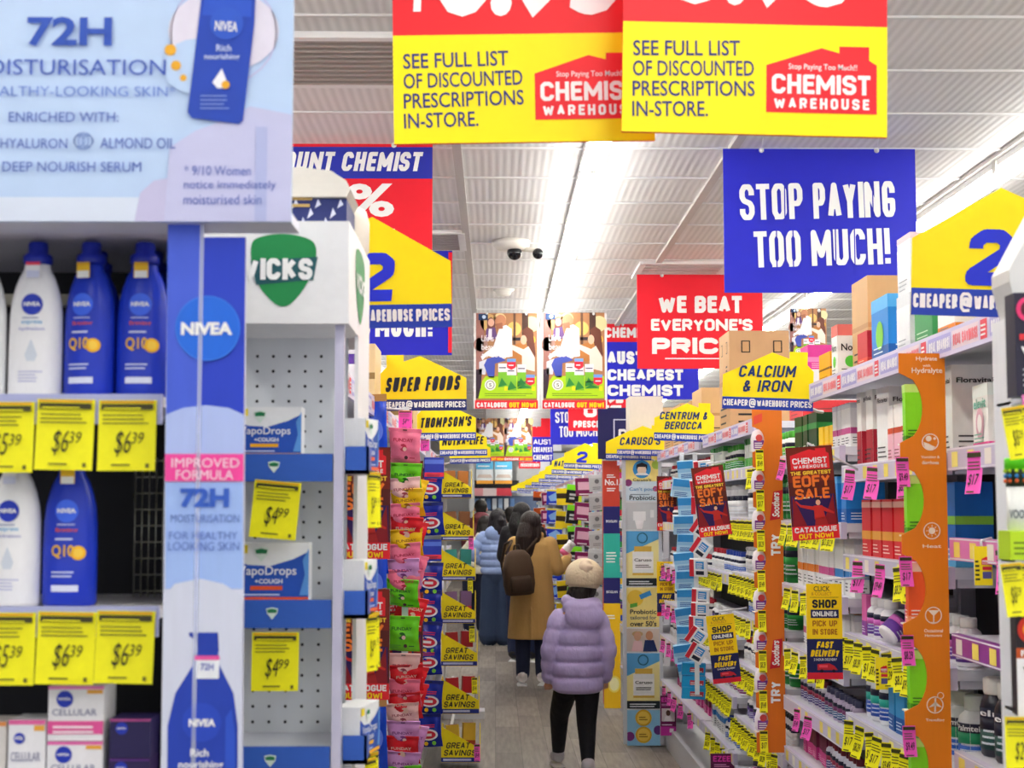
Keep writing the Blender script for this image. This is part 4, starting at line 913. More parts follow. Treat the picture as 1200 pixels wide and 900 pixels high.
# ============================================================ tall probiotic panel and further columns
def column(px0, px1, py0, py1, Y, label, draw, name='display_stand', depth=.05, base='dfe3e8', frame=True, ph=None):
    a, c = at(px0, py1, Y), at(px1, py0, Y); z0 = max(a.z, .0); w, h = c.x - a.x, c.z - z0
    o = empty(name, ((a.x + c.x) / 2, Y, z0), label=label, cat='display stand')
    b = MB(); b.box(-w / 2, w / 2, 0, depth, 0, h, base); p = Pan(b, w, px1 - px0, py1 - py0, 0); p.ph = ph or py1 - py0; p.ky = h / p.ph; draw(p); obj('board', b, o)
    if frame:
        for s_ in (-1, 1):
            b = MB(); b.box(s_ * w / 2 - .012 + (.012 if s_ > 0 else -.012), s_ * w / 2 + .012 + (.012 if s_ > 0 else -.012), -.012, depth + .01, 0, h, M('c9ccd4', .35)); obj('frame', b, o)
    return o
def probiotic(p):
    p.r(0, 0, 37, 60, 'f6e38a'); p.r(0, 34, 37, 60, 'd4e6f2', 2); p.d(3, 36, 4, '8a3a7a', 3); p.d(33, 44, 3, 'c83a6a', 3); p.d(34, 12, 5, 'a8c84a', 3)
    p.d(18, 18, 10, '2a8ac8', 4); p.d(18, 19, 5, 'f0d8c0', 5, 6); p.p([(12, 20), (12, 12), (18, 9), (24, 12), (24, 20), (22, 15), (14, 15)], '1a1a22', 6); p.p([(10, 26), (26, 26), (23, 23), (13, 23)], 'f4f4f4', 6)
    p.t("Caruso's", 8, 28, 30, 34, '2a3a4a', 4, .01); p.t("Can't poo?", 4, 33, 42, 48, '4a9ad0', 4, .01); p.bars(5, 50, 32, 52, 1, '6a7a8a', 4); p.t('Probiotic', 4, 33, 53, 59, '1a2a3a', 4, .02)
    p.r(0, 62, 37, 98, 'c8ccd0', 2); p.r(8, 74, 22, 86, 'eef0f2', 3); p.p([(10, 86), (20, 86), (18, 97), (12, 97)], 'f6f6f8', 3); p.r(27, 72, 31, 82, 'e8eaec', 3)
    def jar(y):
        p.r(0, y, 37, y + 72, '58a8dc', 2); p.p([(0, y + 30), (37, y + 10), (37, y + 72), (0, y + 72)], 'f2e6a0', 3); p.o(18, y + 9, 6, 1.4, '2a6a8a', 4)
        p.r(9, y + 20, 28, y + 27, 'd8b048', 5); p.r(7, y + 27, 30, y + 58, 'eef0f0', 5); p.r(7, y + 34, 30, y + 50, 'f8f8f8', 6); p.t('Caruso', 9, 28, y + 36, y + 40, '333333', 7, .02); p.bars(10, y + 43, 28, y + 48, 2, '555555', 7); p.r(7, y + 55, 30, y + 58, 'd8b048', 6)
        p.r(0, y + 62, 37, y + 72, '16222c', 6); p.bars(3, y + 64, 34, y + 70, 2, 'dfe6ea', 7)
    jar(100)
    p.r(0, 174, 37, 226, 'f0dc86', 2); p.d(10, 188, 9, 'e6c040', 3); p.tubes = None; p.p([(14, 184), (26, 178), (28, 184), (16, 190)], '2f8ac8', 4); p.p([(4, 196), (12, 194), (12, 199), (4, 201)], '5aa83a', 4)
    p.t('Probiotic', 4, 33, 203, 209, '1a2a3a', 4, .02); p.t('tailored for', 4, 33, 211, 216, '4a5a6a', 4, .01); p.t("over 50's", 4, 33, 218, 225, '1a2a3a', 4, .02)
    p.r(0, 228, 37, 258, 'd2c6bc', 2); p.d(12, 238, 4, 'd8a88c', 4, 5); p.d(12, 235, 6, 'c8a878', 3, 3); p.p([(5, 258), (8, 244), (17, 244), (18, 258)], 'e6c0c4', 3); p.d(25, 237, 4, 'c8906c', 4, 5); p.p([(18, 258), (20, 243), (30, 243), (34, 258)], '1e3468', 3)
    jar(260)
    p.r(0, 334, 37, 380, '8ac4e6', 2); p.d(3, 368, 5, '7a2a7a', 3); p.d(34, 360, 5, '5a2a7a', 3)
    for y in (344, 366): p.d(18, y, 9, 'd8a828', 4); p.d(18, y, 7, 'ecc850', 5); p.bars(13, y - 3, 23, y + 3, 2, '8a6410', 6)
column(735, 771, 534, 872, 10.86, 'tall pale blue and yellow probiotic panel standing at the shelf end', probiotic, depth=.04, ph=378)
def noone(p):
    p.r(0, 0, 18, 54, 'c8402e'); p.t('No.1', 2, 16, 22, 29, WHITE, 2, .03); p.bars(4, 15, 14, 20, 2, WHITE); p.bars(4, 31, 14, 36, 2, WHITE)
    p.r(0, 54, 18, 86, '20206a'); p.t('BIOGLAN', 3, 15, 70, 73, WHITE, 2, .02); p.r(0, 86, 18, 138, '2fb4a4'); p.bars(3, 106, 15, 120, 4, WHITE); p.r(0, 138, 18, 168, '20206a'); p.t('BIOGLAN', 3, 15, 153, 156, WHITE, 2, .02)
    p.r(0, 168, 18, 290, 'f2c21c'); p.d(11, 262, 7, 'f8e46a', 2, 9); p.d(11, 262, 5, 'fdf6c0', 3, 7); p.bars(3, 180, 14, 186, 2, WHITE)
column(708, 726, 540, 826, 12.4, 'slim red, navy, teal and yellow display column beyond probiotic panel', noone, 'display_column', .12, 'c8402e', False)
o = empty('shelf_sign', (at(722, 538, 12.25).x, 12.25, at(722, 538, 12.25).z), label='navy sign board with a framed white letter above the yellow shelf sign', cat='sign')
b = MB(); w_, h_ = .29, .41; b.box(-w_ / 2, w_ / 2, 0, .006, 0, h_, '1c1c5a'); b.face(FRONT, 0)
for q in ((-.02, .1, .125, .11), (-.02, .31, .125, .32), (-.02, .1, -.01, .32)): b.rect(*q, 'c8cae6', 1)
b.blk('R', .02, .14, .07, .1, 'eeeef6', 2, .2); obj('board', b.flat(), o)
b = MB(); b.tube([(.0, .012, .03), (.0, .012, .01), (.03, .41, -.03)], .006, M('c8c8c8', .3)); obj('mount_arm', b, o)
# ============================================================ stock on top of the right run
def stock(dn, X0, w, L, h, base, bands=[], title=None, tc='222222', label='', z=2.091, mark=None, name='stock_carton', cat='carton', rz=0, fn=None):
    """a box on the top shelf whose near end is dn metres from the camera"""
    b = MB(); b.box(-w / 2, w / 2, -L / 2, L / 2, 0, h, base)
    for kind, off, ww in ((FRONT, -L / 2, w), (LSIDE, -w / 2, L)):
        b.face(kind, off)
        for a, c, colr in bands: b.rect(-ww / 2, a * h, ww / 2, c * h, colr, 1)
        if title: b.txt(title, -ww * .36, h * .66, ww * .72, min(h * .16, ww * .4), tc, 3, .02)
        if mark: b.disc(0, h * .42, min(ww, h) * .22, mark, 2)
        b.bars(-ww * .36, .08 * h, ww * .3, .3 * h, 3, tc, 3, .25)
        if fn: fn(b, ww, h)
    b.flat()
    return obj(name, b, None, (X0 + w / 2, dn + L / 2, z), R(rz), label=label, cat=cat)
CARD = 'c89a68'
def tape(b, ww, h): b.rect(-ww * .5, h * .47, ww * .5, h * .52, 'b98a58', 1)
stock(4.95, 1.21, .2, .22, .32, 'caa06c', label='plain brown carton standing behind the red carton on the stock shelf', fn=tape)
stock(4.78, 1.165, .12, .13, .12, 'c81e2c', [(.0, .3, 'e04a3a')], None, 'f6e0c8', 'red carton in front of the brown carton, stock shelf')
stock(4.52, 1.165, .15, .2, .2, '1f86d8', [(0, .25, '165aa8'), (.8, 1, '58b4f0')], None, 'eaf6ff', 'bright blue wrapped carton beside white shrink wrapped packs, stock shelf', mark='7fd03a')
stock(4.28, 1.165, .16, .14, .17, 'dfe3e6', [(.2, .8, 'eef1f3')], None, 'a0a8b0', 'lower white shrink wrapped pack under its twin, stock shelf', name='wrapped_pack', cat='pack')
stock(4.28, 1.17, .15, .14, .17, 'e3e6ea', [(.2, .8, 'f1f3f5'), (.9, 1, 'f0c8d0')], None, 'a0a8b0', 'upper white shrink wrapped pack stacked on its twin, stock shelf', z=2.262, name='wrapped_pack', cat='pack')
stock(4.06, 1.165, .2, .17, .17, '2f8a4a', [(.1, .9, '3f9a58')], None, 'c8e6c8', 'dark green carton with pale lines behind the aisle number sign')
stock(3.86, 1.165, .1, .15, .11, 'f2f2ee', [(0, .3, 'e88a2a')], None, '2a7a9a', 'white and orange carton under the aisle number sign')
stock(3.80, 1.27, .12, .15, .13, 'f2d40e', [(0, .35, '2a2a20')], None, '2a4a1a', 'yellow carton with dark leaf picture, stock shelf', mark='3a5a1a')
stock(2.95, 1.17, .28, .68, .2, 'c9a072', label='long brown carton on the stock shelf over the pregnancy range', fn=tape)
stock(3.0, 1.2, .3, .4, .26, 'c9976a', label='brown carton with lifted flap, on the long brown carton', z=2.292, fn=tape)
stock(3.42, 1.2, .25, .2, .06, '4ac2a6', [(.5, 1, 'd8343a')], label='flat turquoise and red carton beside the brown carton, stock shelf top', z=2.292)
stock(5.2, 1.165, .09, .09, .15, 'f4f4f0', [], 'Nora', '1a1a1a', 'small white carton with green and blue dots, stock shelf', mark='58c83a')
stock(5.2, 1.27, .09, .1, .24, 'eef2ee', [(0, .2, '3aa03a'), (.7, 1, 'd8e8f0')], None, '3a3a3a', 'white and green carton at back of stock shelf')
stock(5.32, 1.165, .12, .18, .11, 'f2a81c', [(.1, .2, 'c86a10'), (.45, .52, '7a4a10')], None, '6a3a08', 'orange yellow carton at the end of the stock shelf')
# cartons beyond the calcium sign
def marks(b, ww, h):
    tape(b, ww, h)
    if ww > .2:
        for x in (-.09, .07): b.rect(x, h * .78, x + .045, h * .9, '2a2018', 2); b.rect(x + .006, h * .79, x + .039, h * .89, CARD, 3)
        b.bars(.06, h * .6, .12, h * .68, 2, '2a2018', 2)
stock(7.62, 1.165, .3, .34, .5, 'cb9f70', label='big brown carton with black handling marks behind the calcium sign', z=2.041, fn=marks)
stock(6.8, 1.39, .12, .16, .11, 'e83a98', [(.3, .5, 'f48ac0')], None, 'ffe0f2', 'magenta carton stacked on the white and red carton, stock shelf', z=2.272)
stock(6.78, 1.52, .09, .12, .2, 'f2f4f0', [(0, .2, '3aa03a'), (.75, 1, 'e86a5a')], None, '3a4a3a', 'white and green carton stacked beside the magenta carton, stock shelf', z=2.272)
stock(6.78, 1.36, .26, .3, .23, 'f0ece8', [(0, .4, 'd8343a')], None, '7a3a3a', 'white and red carton under the magenta carton', z=2.041)
for i, (d_, h_, c_) in enumerate(((8.7, .3, 'd2a878'), (9.2, .26, 'cda06e'), (9.7, .28, 'd6ac7c'), (10.2, .25, 'cfa474'))):
    stock(d_, 1.17, .3, .42, h_, c_, label=f'{ORD[i]} pale brown carton in the row behind the multivitamin sign', z=2.041, fn=tape)
stock(11.0, .96, .24, .3, .42, 'e4ddd2', label='tall cream carton standing on the shelf behind the probiotic sign', z=2.041)
stock(11.3, 1.22, .18, .4, .36, 'd8b890', label='pale brown carton beside the tall cream carton', z=2.041, fn=tape)
# ============================================================ body lotion shelving, near left
NB, NVB = '1a2fb8', '1433c8'
YN = 1.9
kx = YN / FPX
nx = lambda px: at(px, 450, YN).x
o = empty('shelving_unit', (nx(60), YN, 0), label='dark shelving unit of body lotion bottles under the pale blue header', cat='shelving')
x0, x1 = -.32, nx(191) - nx(60)
NZ = [1.789, 1.529, 1.30]
b = MB(); b.box(x0, x1, .33, .35, .2, 2.0, M('1c1c22', .7)); obj('back_panel', b, o)
for q in (x0, x1): b = MB(); b.box(q - .004, q + .004, .06, .33, .2, 2.0, M('3a3a44', .5)); obj('side_panel', b, o)
b = MB(); b.box(x0, x1, -.01, .33, 1.995, 2.012, M('dcdce8', .4)); obj('canopy', b, o)
b = MB(); b.box(x0, x1, .2, .22, 1.93, 1.945, M('b8b29a', .3)); obj('rail', b, o)
for i, z in enumerate(NZ):
    b = MB(); b.box(x0, x1, .004, .33, z - .012, z, M('e6e6ee', .35)); s_ = obj('shelf', b, o)
    b = MB(); b.box(x0, x1, -.006, .004, z - .034, z + .003, M('aab0dc', .35)); obj('price_rail', b, s_)
b = MB()
for i in range(9): b.tube([(nx(117) - nx(60) + i * .0095, .2, 1.532), (nx(117) - nx(60) + i * .0095, .2, 1.72)], .0009, M('b9b9a8', .3, .8), 5)
for i in range(9): b.tube([(nx(117) - nx(60), .2, 1.54 + i * .022), (nx(190) - nx(60), .2, 1.54 + i * .022)], .0009, M('b9b9a8', .3, .8), 5)
obj('wire_divider', b, o)
def lotion(body, kind):
    rx, ry, H = .034, .021, .2
    prof = [(0, .93), (.004, 1), (.06, 1.0), (.105, .98), (.125, .92), (.142, .8), (.155, .66), (.163, .52), (.168, .48), (.171, .48)]
    n = 24; b = MB()
    b.rings([[(rx * q * cos(2 * pi * i / n), ry * (q if q > .6 else q * 1.25) * sin(2 * pi * i / n), z) for i in range(n)] for z, q in prof], M(body, .28))
    c = MB(); c.lathe([(.017, .171), (.0185, .174), (.0185, .182), (.0125, .186), (.0125, .197), (.011, .2), (.0005, .2)], M('1b2aa0', .3), 18)
    l = MB(); l.fine = True; i0 = len(l.v); l.face(FRONT, 0)
    if kind == 'white':
        l.disc(0, .118, .0135, '1c35b4', 1); l.txt('NIVEA', -.0105, .1155, .021, .0055, WHITE, 2, .04)
        l.bars(-.012, .1, .012, .104, 1, '9aa2c0', 1); l.txt('express', -.013, .092, .026, .005, '4aa6d6', 1, .01); l.txt('hydration', -.016, .084, .032, .005, '8a8cc8', 1, .01)
        l.poly([(0, .074), (.008, .054), (.005, .046), (-.005, .046), (-.008, .054)], 'd3dbe6', 1); l.bars(-.016, .02, .016, .036, 4, 'b3b6d8', 1, .35)
    else:
        l.disc(0, .118, .0145, '3a66ea', 1); l.txt('NIVEA', -.0115, .1155, .023, .0058, WHITE, 2, .04)
        l.bars(-.012, .1005, .012, .1035, 1, 'c8d0f4', 1); l.txt('firming', -.014, .0905, .028, .0065, 'e25a3a', 1, .02); l.bars(-.014, .082, .016, .087, 1, 'd8def6', 1)
        l.txt('Q10', -.018, .059, .028, .017, 'f0b91e', 2, .02); l.disc(.015, .066, .009, 'f7b71c', 1); l.disc(.015, .066, .006, 'fbd04a', 1.5)
        l.bars(-.018, .036, .014, .046, 2, 'cdd6f6', 1, .4); l.rect(-.018, .018, .016, .026, 'dfe3f6', 1)
    l.bend(i0, rx, ry)
    t = MB(); i0 = 0; t.face(FRONT, 0); t.rect(-.009, .152, .009, .172, 'f2c31c' if kind != 'white' else 'f2f2f6', 1); t.rect(-.008, .152, .008, .161, 'f4f4f0' if kind != 'white' else 'cfd4ee', 2); t.rect(-.009, .168, .009, .172, 'e83a5a' if kind == 'white' else 'e0a81a', 2)
    t.v = [(x, y - .0195, z) for x, y, z in t.v]
    return ('lotion_bottle', 'bottle', b.mesh('lotion_bottle'), [('cap', c.mesh('cap')), ('label_print', l.flat().mesh('label_print')), ('neck_sticker', t.mesh('neck_sticker'))])
LW, LB = lotion('f1f1f3', 'white'), lotion('1b37bc', 'blue')
for pr, px, zi, rz, lab in ((LW, -25, 0, 0, 'white lotion bottle cut by the picture edge, upper lotion shelf'), (LW, 41, 0, 0, 'white lotion bottle with blue cap between others, upper lotion shelf'), (LB, 104, 0, -14, 'turned blue lotion bottle next to white one, upper lotion shelf'), (LB, 167, 0, 0, 'blue lotion bottle beside the tall blue advert board, upper lotion shelf'),
                            (LW, 22, 1, -6, 'white lotion bottle on the lower lotion shelf'), (LB, 87, 1, 0, 'blue lotion bottle beside the empty wire slot, lower lotion shelf')):
    put(pr, (at(px, 450, YN + .05).x, YN + .05, NZ[zi] + .001), R(rz), lab, 'lotion bottles on the two lotion shelves')
for px, zi, dy, lab in ((104, 0, .07, 'blue lotion bottle hidden behind the turned blue one'), (170, 0, .07, 'blue lotion bottle at the back beside the advert board')):
    put(LB, (at(px + 8, 450, YN + .05 + dy).x, YN + .05 + dy, NZ[zi] + .001), 0, lab, 'lotion bottles on the two lotion shelves')
def bigtag(price, w=.071, h=.087):
    b = MB(); n = 5; vs = []
    for i in range(n + 1):
        t = i / n; vs += [(-w / 2, -.004 * t * t, -h * t), (w / 2, -.004 * t * t, -h * t)]
    b.add(vs, [(2 * i, 2 * i + 1, 2 * i + 3, 2 * i + 2) for i in range(n)], M('f6f00c', .5))
    b.M = Matrix.Translation((0, -.0012, 0)) @ Matrix.Rotation(-math.atan2(.004, h), 4, 'X') @ Matrix(((1, 0, 0, 0), (0, 0, -1, -.0008), (0, 1, 0, 0), (0, 0, 0, 1)))
    b.rect(-w * .46, -h * .045, w * .46, -.001, 'e0a81c', 1); b.rect(-w * .45, -h * .14, w * .45, -h * .06, '3c3a10', 1); b.bars(-w * .4, -h * .13, w * .42, -h * .07, 1, 'f6f00c', 2, .3)
    b.bars(-w * .42, -h * .34, w * .44, -h * .17, 3, '66621a', 1, .3)
    b.txt('$' + price[0], -w * .2, -h * .8, w * .28, h * .36, '26240c', 1, -.005, .25); b.txt(price[1:], w * .08, -h * .62, w * .22, h * .16, '26240c', 1, -.005, .25)
    b.bars(-w * .25, -h * .93, w * .2, -h * .88, 1, '66621a', 1); b.rect(w * .34, -h * .96, w * .4, -h * .9, '66621a', 1)
    return ('price_ticket', 'price ticket', b.flat().mesh('price_ticket'), [])
T5, T6 = bigtag('539'), bigtag('639')
for t, px, py, ro, lab in ((T5, 7, 471, 0, 'yellow 5.39 price ticket on the upper lotion shelf edge'), (T6, 78, 468, 1, 'middle yellow 6.39 price ticket on the upper lotion shelf edge'), (T6, 150, 469, 0, 'yellow 6.39 price ticket nearest the advert board, upper lotion shelf edge'),
                           (T5, 8, 718, 0, 'yellow 5.39 price ticket on the lower lotion shelf edge'), (T6, 79, 717, 1, 'middle yellow 6.39 price ticket on the lower lotion shelf edge'), (T6, 148, 716, 1, 'yellow 6.39 price ticket nearest the advert board, lower lotion shelf edge')):
    p = at(px, py, YN - .009); put(t, p, (0, R(ro), 0), lab, 'large yellow price tickets under the lotions')
# cream boxes at the bottom
def cream(w, h, base, top, stripe, txt, mk='1c35b4'):
    b = MB(); d = .06; b.box(-w / 2, w / 2, -d / 2, d / 2, 0, h, base); b.face(FRONT, -d / 2)
    b.rect(-w / 2, h * .94, w / 2, h, top, 1); b.disc(-w * .2, h * .76, w * .15, mk, 2); b.txt('NIVEA', -w * .31, h * .74, w * .22, h * .05, WHITE, 3, .03)
    if txt: b.txt(txt, -w * .42, h * .46, w * .8, h * .12, '8a8ca8', 2, .01); b.rect(-w / 2, h * .12, w / 2, h * .36, stripe, 2); b.bars(-w * .4, h * .14, w * .4, h * .32, 2, 'fbe9f2', 3); b.rect(w * .2, h * .86, w * .48, h * .93, 'f0b040', 2)
    return b.flat()
zb = NZ[2] + .001
for px, w, h, z, b, lab in ((2, .05, .09, zb, ('d5d0cc', 'd88a4a', 'c8bfba', None), 'grey cream box cut by picture edge, bottom lotion shelf'), (49, .045, .092, zb, ('eeeef2', 'e86aa8', 'e4e0ea', 'CELLULAR'), 'white cream box with pink corner, bottom lotion shelf'),
                         (104, .068, .066, zb, ('f0eff2', 'e66ab0', 'e2559a', 'CELLULAR'), 'pink and white cream box under its twin, bottom lotion shelf'), (104, .068, .066, zb + .067, ('f0eff2', 'f08ac8', 'e2559a', 'CELLULAR'), 'pink and white cream box stacked on its twin, bottom lotion shelf'),
                         (166, .05, .045, zb, ('2a1a50', '5a2a80', '3a2466', None), 'dark purple cream box under another, bottom lotion shelf'), (166, .05, .047, zb + .046, ('241c50', 'b04a8a', 'a8a4c4', None), 'dark purple cream box upon another, bottom lotion shelf')):
    q = obj('cream_box', cream(w, h, *b), None, (at(px, 450, YN + .04).x, YN + .045, z), 0, label=lab, cat='box', group='cream boxes on the bottom lotion shelf')
# header board
a, c = at(-130, 259, 1.82), at(345, -70, 1.82)
o = empty('header_board', ((a.x + c.x) / 2, 1.82, a.z), label='large pale blue header board with bottle picture and moisturisation text', cat='sign')
W_, H_ = c.x - a.x, c.z - a.z
b = MB(); b.box(-W_ / 2, W_ / 2, 0, .006, 0, H_, M('bcd4f6', .4)); p = Pan(b, W_, 475, 329, 0)
p.r(0, 300, 475, 329, 'd8e2f6', 1); p.p([(290, 329), (296, 295), (312, 280), (340, 275), (352, 329)], 'c3c0e4', 2); p.p([(325, 329), (330, 240), (360, 220), (400, 205), (425, 190), (475, 200), (475, 329)], 'c4c6ea', 3); p.r(432, 215, 446, 329, 'b0b8e4', 4)
obj('board', b, o)
b = MB(); p = Pan(b, W_, 475, 329, -.002)
ox, oy = 130, 70
def ht(t, x0, x1, y0, y1, mat, bold=.02): p.t(t, x0 + ox, x1 + ox, y0 + oy, y1 + oy, mat, 2, bold)
ht('72H', 28, 129, 12, 48, '2c52b8', .03); ht('MOISTURISATION', -42, 194, 64, 83, '3f5cbc', 0); ht('FOR HEALTHY-LOOKING SKIN*', -68, 206, 96, 109, '6a88d6', 0)
ht('ENRICHED WITH:', 9, 139, 128, 140, '4a62bc', 0); ht('HYALURON', 0, 79, 160, 172, '4a62bc', 0); ht('ALMOND OIL', 118, 207, 159, 172, '4a62bc', 0); ht('DEEP NOURISH SERUM', 3, 167, 188, 200, '4a62bc', 0)
ht('* 9/10 Women', 218, 297, 192, 204, '5a6cc0', 0); ht('notice immediately', 218, 327, 210, 223, '5a6cc0', 0); ht('moisturised skin', 218, 310, 227, 239, '5a6cc0', 0)
for i in range(5): p.o(98 + ox + (i - 2) * 2.5, 163 + oy, 11 - abs(i - 2) * 2, 1.0, '7a94d4', 2)
obj('lettering', b, o)
b = MB(); p = Pan(b, W_, 475, 329, -.001); X_, Y_ = ox, oy
p.d(262 + X_, 28 + Y_, 66, 'e3def0', 1, 50, 30); p.d(230 + X_, 72 + Y_, 40, 'bcd4f6', 2, 34); p.o(262 + X_, 30 + Y_, 64, 1.5, 'c9c0e6', 1)
for x, y, r_ in ((199, 52, 7), (206, 71, 6), (215, 86, 4)): p.d(x + X_, y + Y_, r_, 'e9ab2a', 3)
p.p([(x + X_, y + Y_) for x, y in ((236, -20), (300, -20), (299, 20), (287, 138), (282, 142), (226, 135), (221, 128), (230, 40))], '1f45b4', 4)
p.p([(x + X_, y + Y_) for x, y in ((240, -20), (296, -20), (295, 12), (236, 10))], '2a55c8', 5); p.d(266 + X_, 20 + Y_, 20, '2c58c8', 6)
p.t('NIVEA', 252 + X_, 279 + X_, 17 + Y_, 29 + Y_, WHITE, 8, .02, rot=R(-4)); p.t('Rich', 254 + X_, 272 + X_, 46 + Y_, 54 + Y_, 'c8d4f6', 6, .02); p.t('nourishing', 240 + X_, 282 + X_, 57 + Y_, 66 + Y_, 'c8d4f6', 6, .02)
p.p([(x + X_, y + Y_) for x, y in ((261, 75), (268, 92), (265, 99), (256, 99), (250, 92))], 'f2f2fa', 6); p.d(266 + X_, 95 + Y_, 5, 'e9ab2a', 7); p.bars(236 + X_, 104 + Y_, 276 + X_, 124 + Y_, 4, '8aa0e0', 6, .25)
obj('bottle_picture', b, o)
b = MB(); b.box(-W_ / 2, W_ / 2, .006, .08, 0, .012, 'dfe3f2'); obj('mount', b, o)
# tall advert board
YA = 1.84
a, c = at(197, 1010, YA), at(288, 258, YA)
o = empty('advert_board', ((a.x + c.x) / 2, YA, .9), label='tall blue and white lotion advert board standing between the lotions and remedies', cat='display stand')
def al(x, y): v = at(x, y, YA); return (v.x - o.location.x, v.z - .9)
b = MB(); b.face(FRONT, 0); b.prism([al(187, 1010), al(283, 1010), al(288, 278), al(237, 278), al(237, 257), al(197, 257)], -.005, 0, 'd9dcf0')
ppoly(b, al, [(196, 490), (286, 490), (288, 278), (237, 278), (237, 257), (197, 257)], '2440c4', 1); ppoly(b, al, [(195, 487), (197, 257), (237, 257), (235, 487)], '4560d8', 2)
ppoly(b, al, [(195, 486), (215, 478), (242, 475), (268, 478), (286, 486), (286, 534), (194, 534)], 'aebff2', 3)
ppoly(b, al, [(194, 565), (285, 565), (285, 690), (194, 690)], '9fbcf4', 2); ppoly(b, al, [(192, 700), (205, 684), (235, 678), (262, 684), (284, 698), (283, 1010), (187, 1010)], 'd4d9ec', 3)
ppoly(b, al, [(194, 532), (286, 532), (286, 564), (194, 564)], 'f0459e', 4)
obj('board', b.flat(), o)
b = MB(); b.face(FRONT, -.002); pdisc(b, al, 244, 385, 38, '1b6ae0', 1, None, 32); pring(b, al, 244, 385, 38, 1.2, '3a82ec', 2, 32)
ptxt(b, al, 'NIVEA', 213, 273, 378, 393, WHITE, 3, .05); ptxt(b, al, 'IMPROVED', 202, 281, 537, 548, 'fbe3f0', 3, 0); ptxt(b, al, 'FORMULA', 207, 274, 551, 562, 'fbe3f0', 3, 0)
ptxt(b, al, '72H', 212, 269, 572, 595, '2f5cc4', 3, .05); ptxt(b, al, 'MOISTURISATION', 201, 281, 603, 612, '4a66b4', 3, 0); ptxt(b, al, 'FOR HEALTHY', 199, 279, 623, 632, '5a74c4', 3, 0); ptxt(b, al, 'LOOKING SKIN', 198, 281, 635, 645, '5a74c4', 3, 0)
obj('lettering', b.flat(), o)
b = MB(); b.face(FRONT, -.002)
ppoly(b, al, [(196, 1000), (197, 850), (206, 812), (226, 780), (228, 764), (256, 764), (258, 780), (274, 812), (279, 850), (279, 1000)], '1f3fb0', 1)
ppoly(b, al, [(262, 1000), (265, 840), (272, 830), (276, 860), (277, 1000)], '2a52c8', 2); ppoly(b, al, [(232, 764), (232, 752), (222, 745), (222, 741), (256, 741), (257, 764)], '1b3aa8', 1)
ppoly(b, al, [(229, 771), (258, 771), (257, 795), (229, 795)], 'eceff6', 2); ppoly(b, al, [(229, 768), (258, 768), (258, 773), (229, 773)], 'f05aa8', 3); ptxt(b, al, '72H', 236, 251, 777, 785, '5a6ac0', 3)
pdisc(b, al, 237, 846, 23, '2447be', 2); ptxt(b, al, 'NIVEA', 222, 253, 842, 851, WHITE, 3, .05); ptxt(b, al, 'Rich', 224, 245, 877, 886, WHITE, 3, .02); ptxt(b, al, 'nourishing', 210, 262, 891, 902, WHITE, 3, .02)
obj('bottle_picture', b.flat(), o)
b = MB(); b.box(al(234.5, 300)[0], al(239.5, 300)[0], -.004, -.0028, al(235, 1000)[1], al(237, 262)[1], glassy('dfe6ff', .35)); obj('clear_edge', b, o)
b = MB(); b.box(-.06, .06, .006, .06, -.9, -.87, 'c8cbd8'); b.box(-.02, .02, .006, .016, -.88, .1, 'c8cbd8'); obj('foot', b, o)
# ============================================================ white cold remedy stand
YV = 2.3
v = at(230, 900, YV)
o = empty('remedy_stand', (-.33, YV, 0), label='white cold remedy stand with green shield header beside the blue advert board', cat='display stand')
x0, x1 = -.115, .108
z0, z1 = at(300, 379, YV).z, at(300, 259, YV).z
b = MB(); b.box(x0, x1, 0, .38, z0, z1, M('f1f1f3', .35)); b.face(FRONT, 0)
fx = lambda px: at(px, 450, YV).x + .33
fz = lambda py: at(300, py, YV).z
sh = [(fx(288), fz(282)), (fx(300), fz(274)), (fx(328), fz(270)), (fx(356), fz(274)), (fx(373), fz(283)), (fx(371), fz(312)), (fx(355), fz(345)), (fx(331), fz(368)), (fx(304), fz(345)), (fx(291), fz(318))]

for _ in range(2): sh = [q for i in range(len(sh)) for q in ((sh[i][0] * .75 + sh[(i + 1) % len(sh)][0] * .25, sh[i][1] * .75 + sh[(i + 1) % len(sh)][1] * .25), (sh[i][0] * .25 + sh[(i + 1) % len(sh)][0] * .75, sh[i][1] * .25 + sh[(i + 1) % len(sh)][1] * .75))]
cx_, cz_ = fx(331), fz(318)

b.poly([(cx_ + (x - cx_) * .93, cz_ + (z - cz_) * .93) for x, z in sh], '1d8a4a', 2)
b.poly([(fx(292), fz(306)), (fx(371), fz(301)), (fx(366), fz(328)), (fx(299), fz(334))], '1f5a62', 3)
b.blk('VICKS', fx(284), fz(328), fx(365) - fx(284), fz(303) - fz(328), WHITE, 4, .25)
b.face(SIDE, x1)
b.poly([(.19 + (x - cx_) * 1.6, z) for x, z in sh], '1d8a4a', 1); b.blk('VICKS', .11, fz(325), .16, .03, WHITE, 3, .25)
obj('header', b.flat(), o)
b = MB(); b.box(x0, x1 - .02, .2, .212, .1, z0, M('e6eaef', .4)); b.face(FRONT, .2)
for i in range(7):
    for k in range(30): b.disc(x0 + .03 + i * .026, z0 - .03 - k * .0245, .0026, '2a2a30', 1, None, 8)
obj('pegboard', b.flat(), o)
b = MB(); b.box(x1 - .006, x1, .17, .38, .1, z0, M('f0f0f4', .35)); obj('side_panel', b, o)
b = MB(); b.box(x0, x1, .2, .38, .05, .1, M('e0e0e6', .35)); obj('base', b, o)
b = MB(); b.box(x1 - .022, x1 - .008, .02, .034, .1, z0, M('cfcde6', .2)); obj('post', b, o)
VL = [fz(531), fz(704), fz(878), fz(1050)]
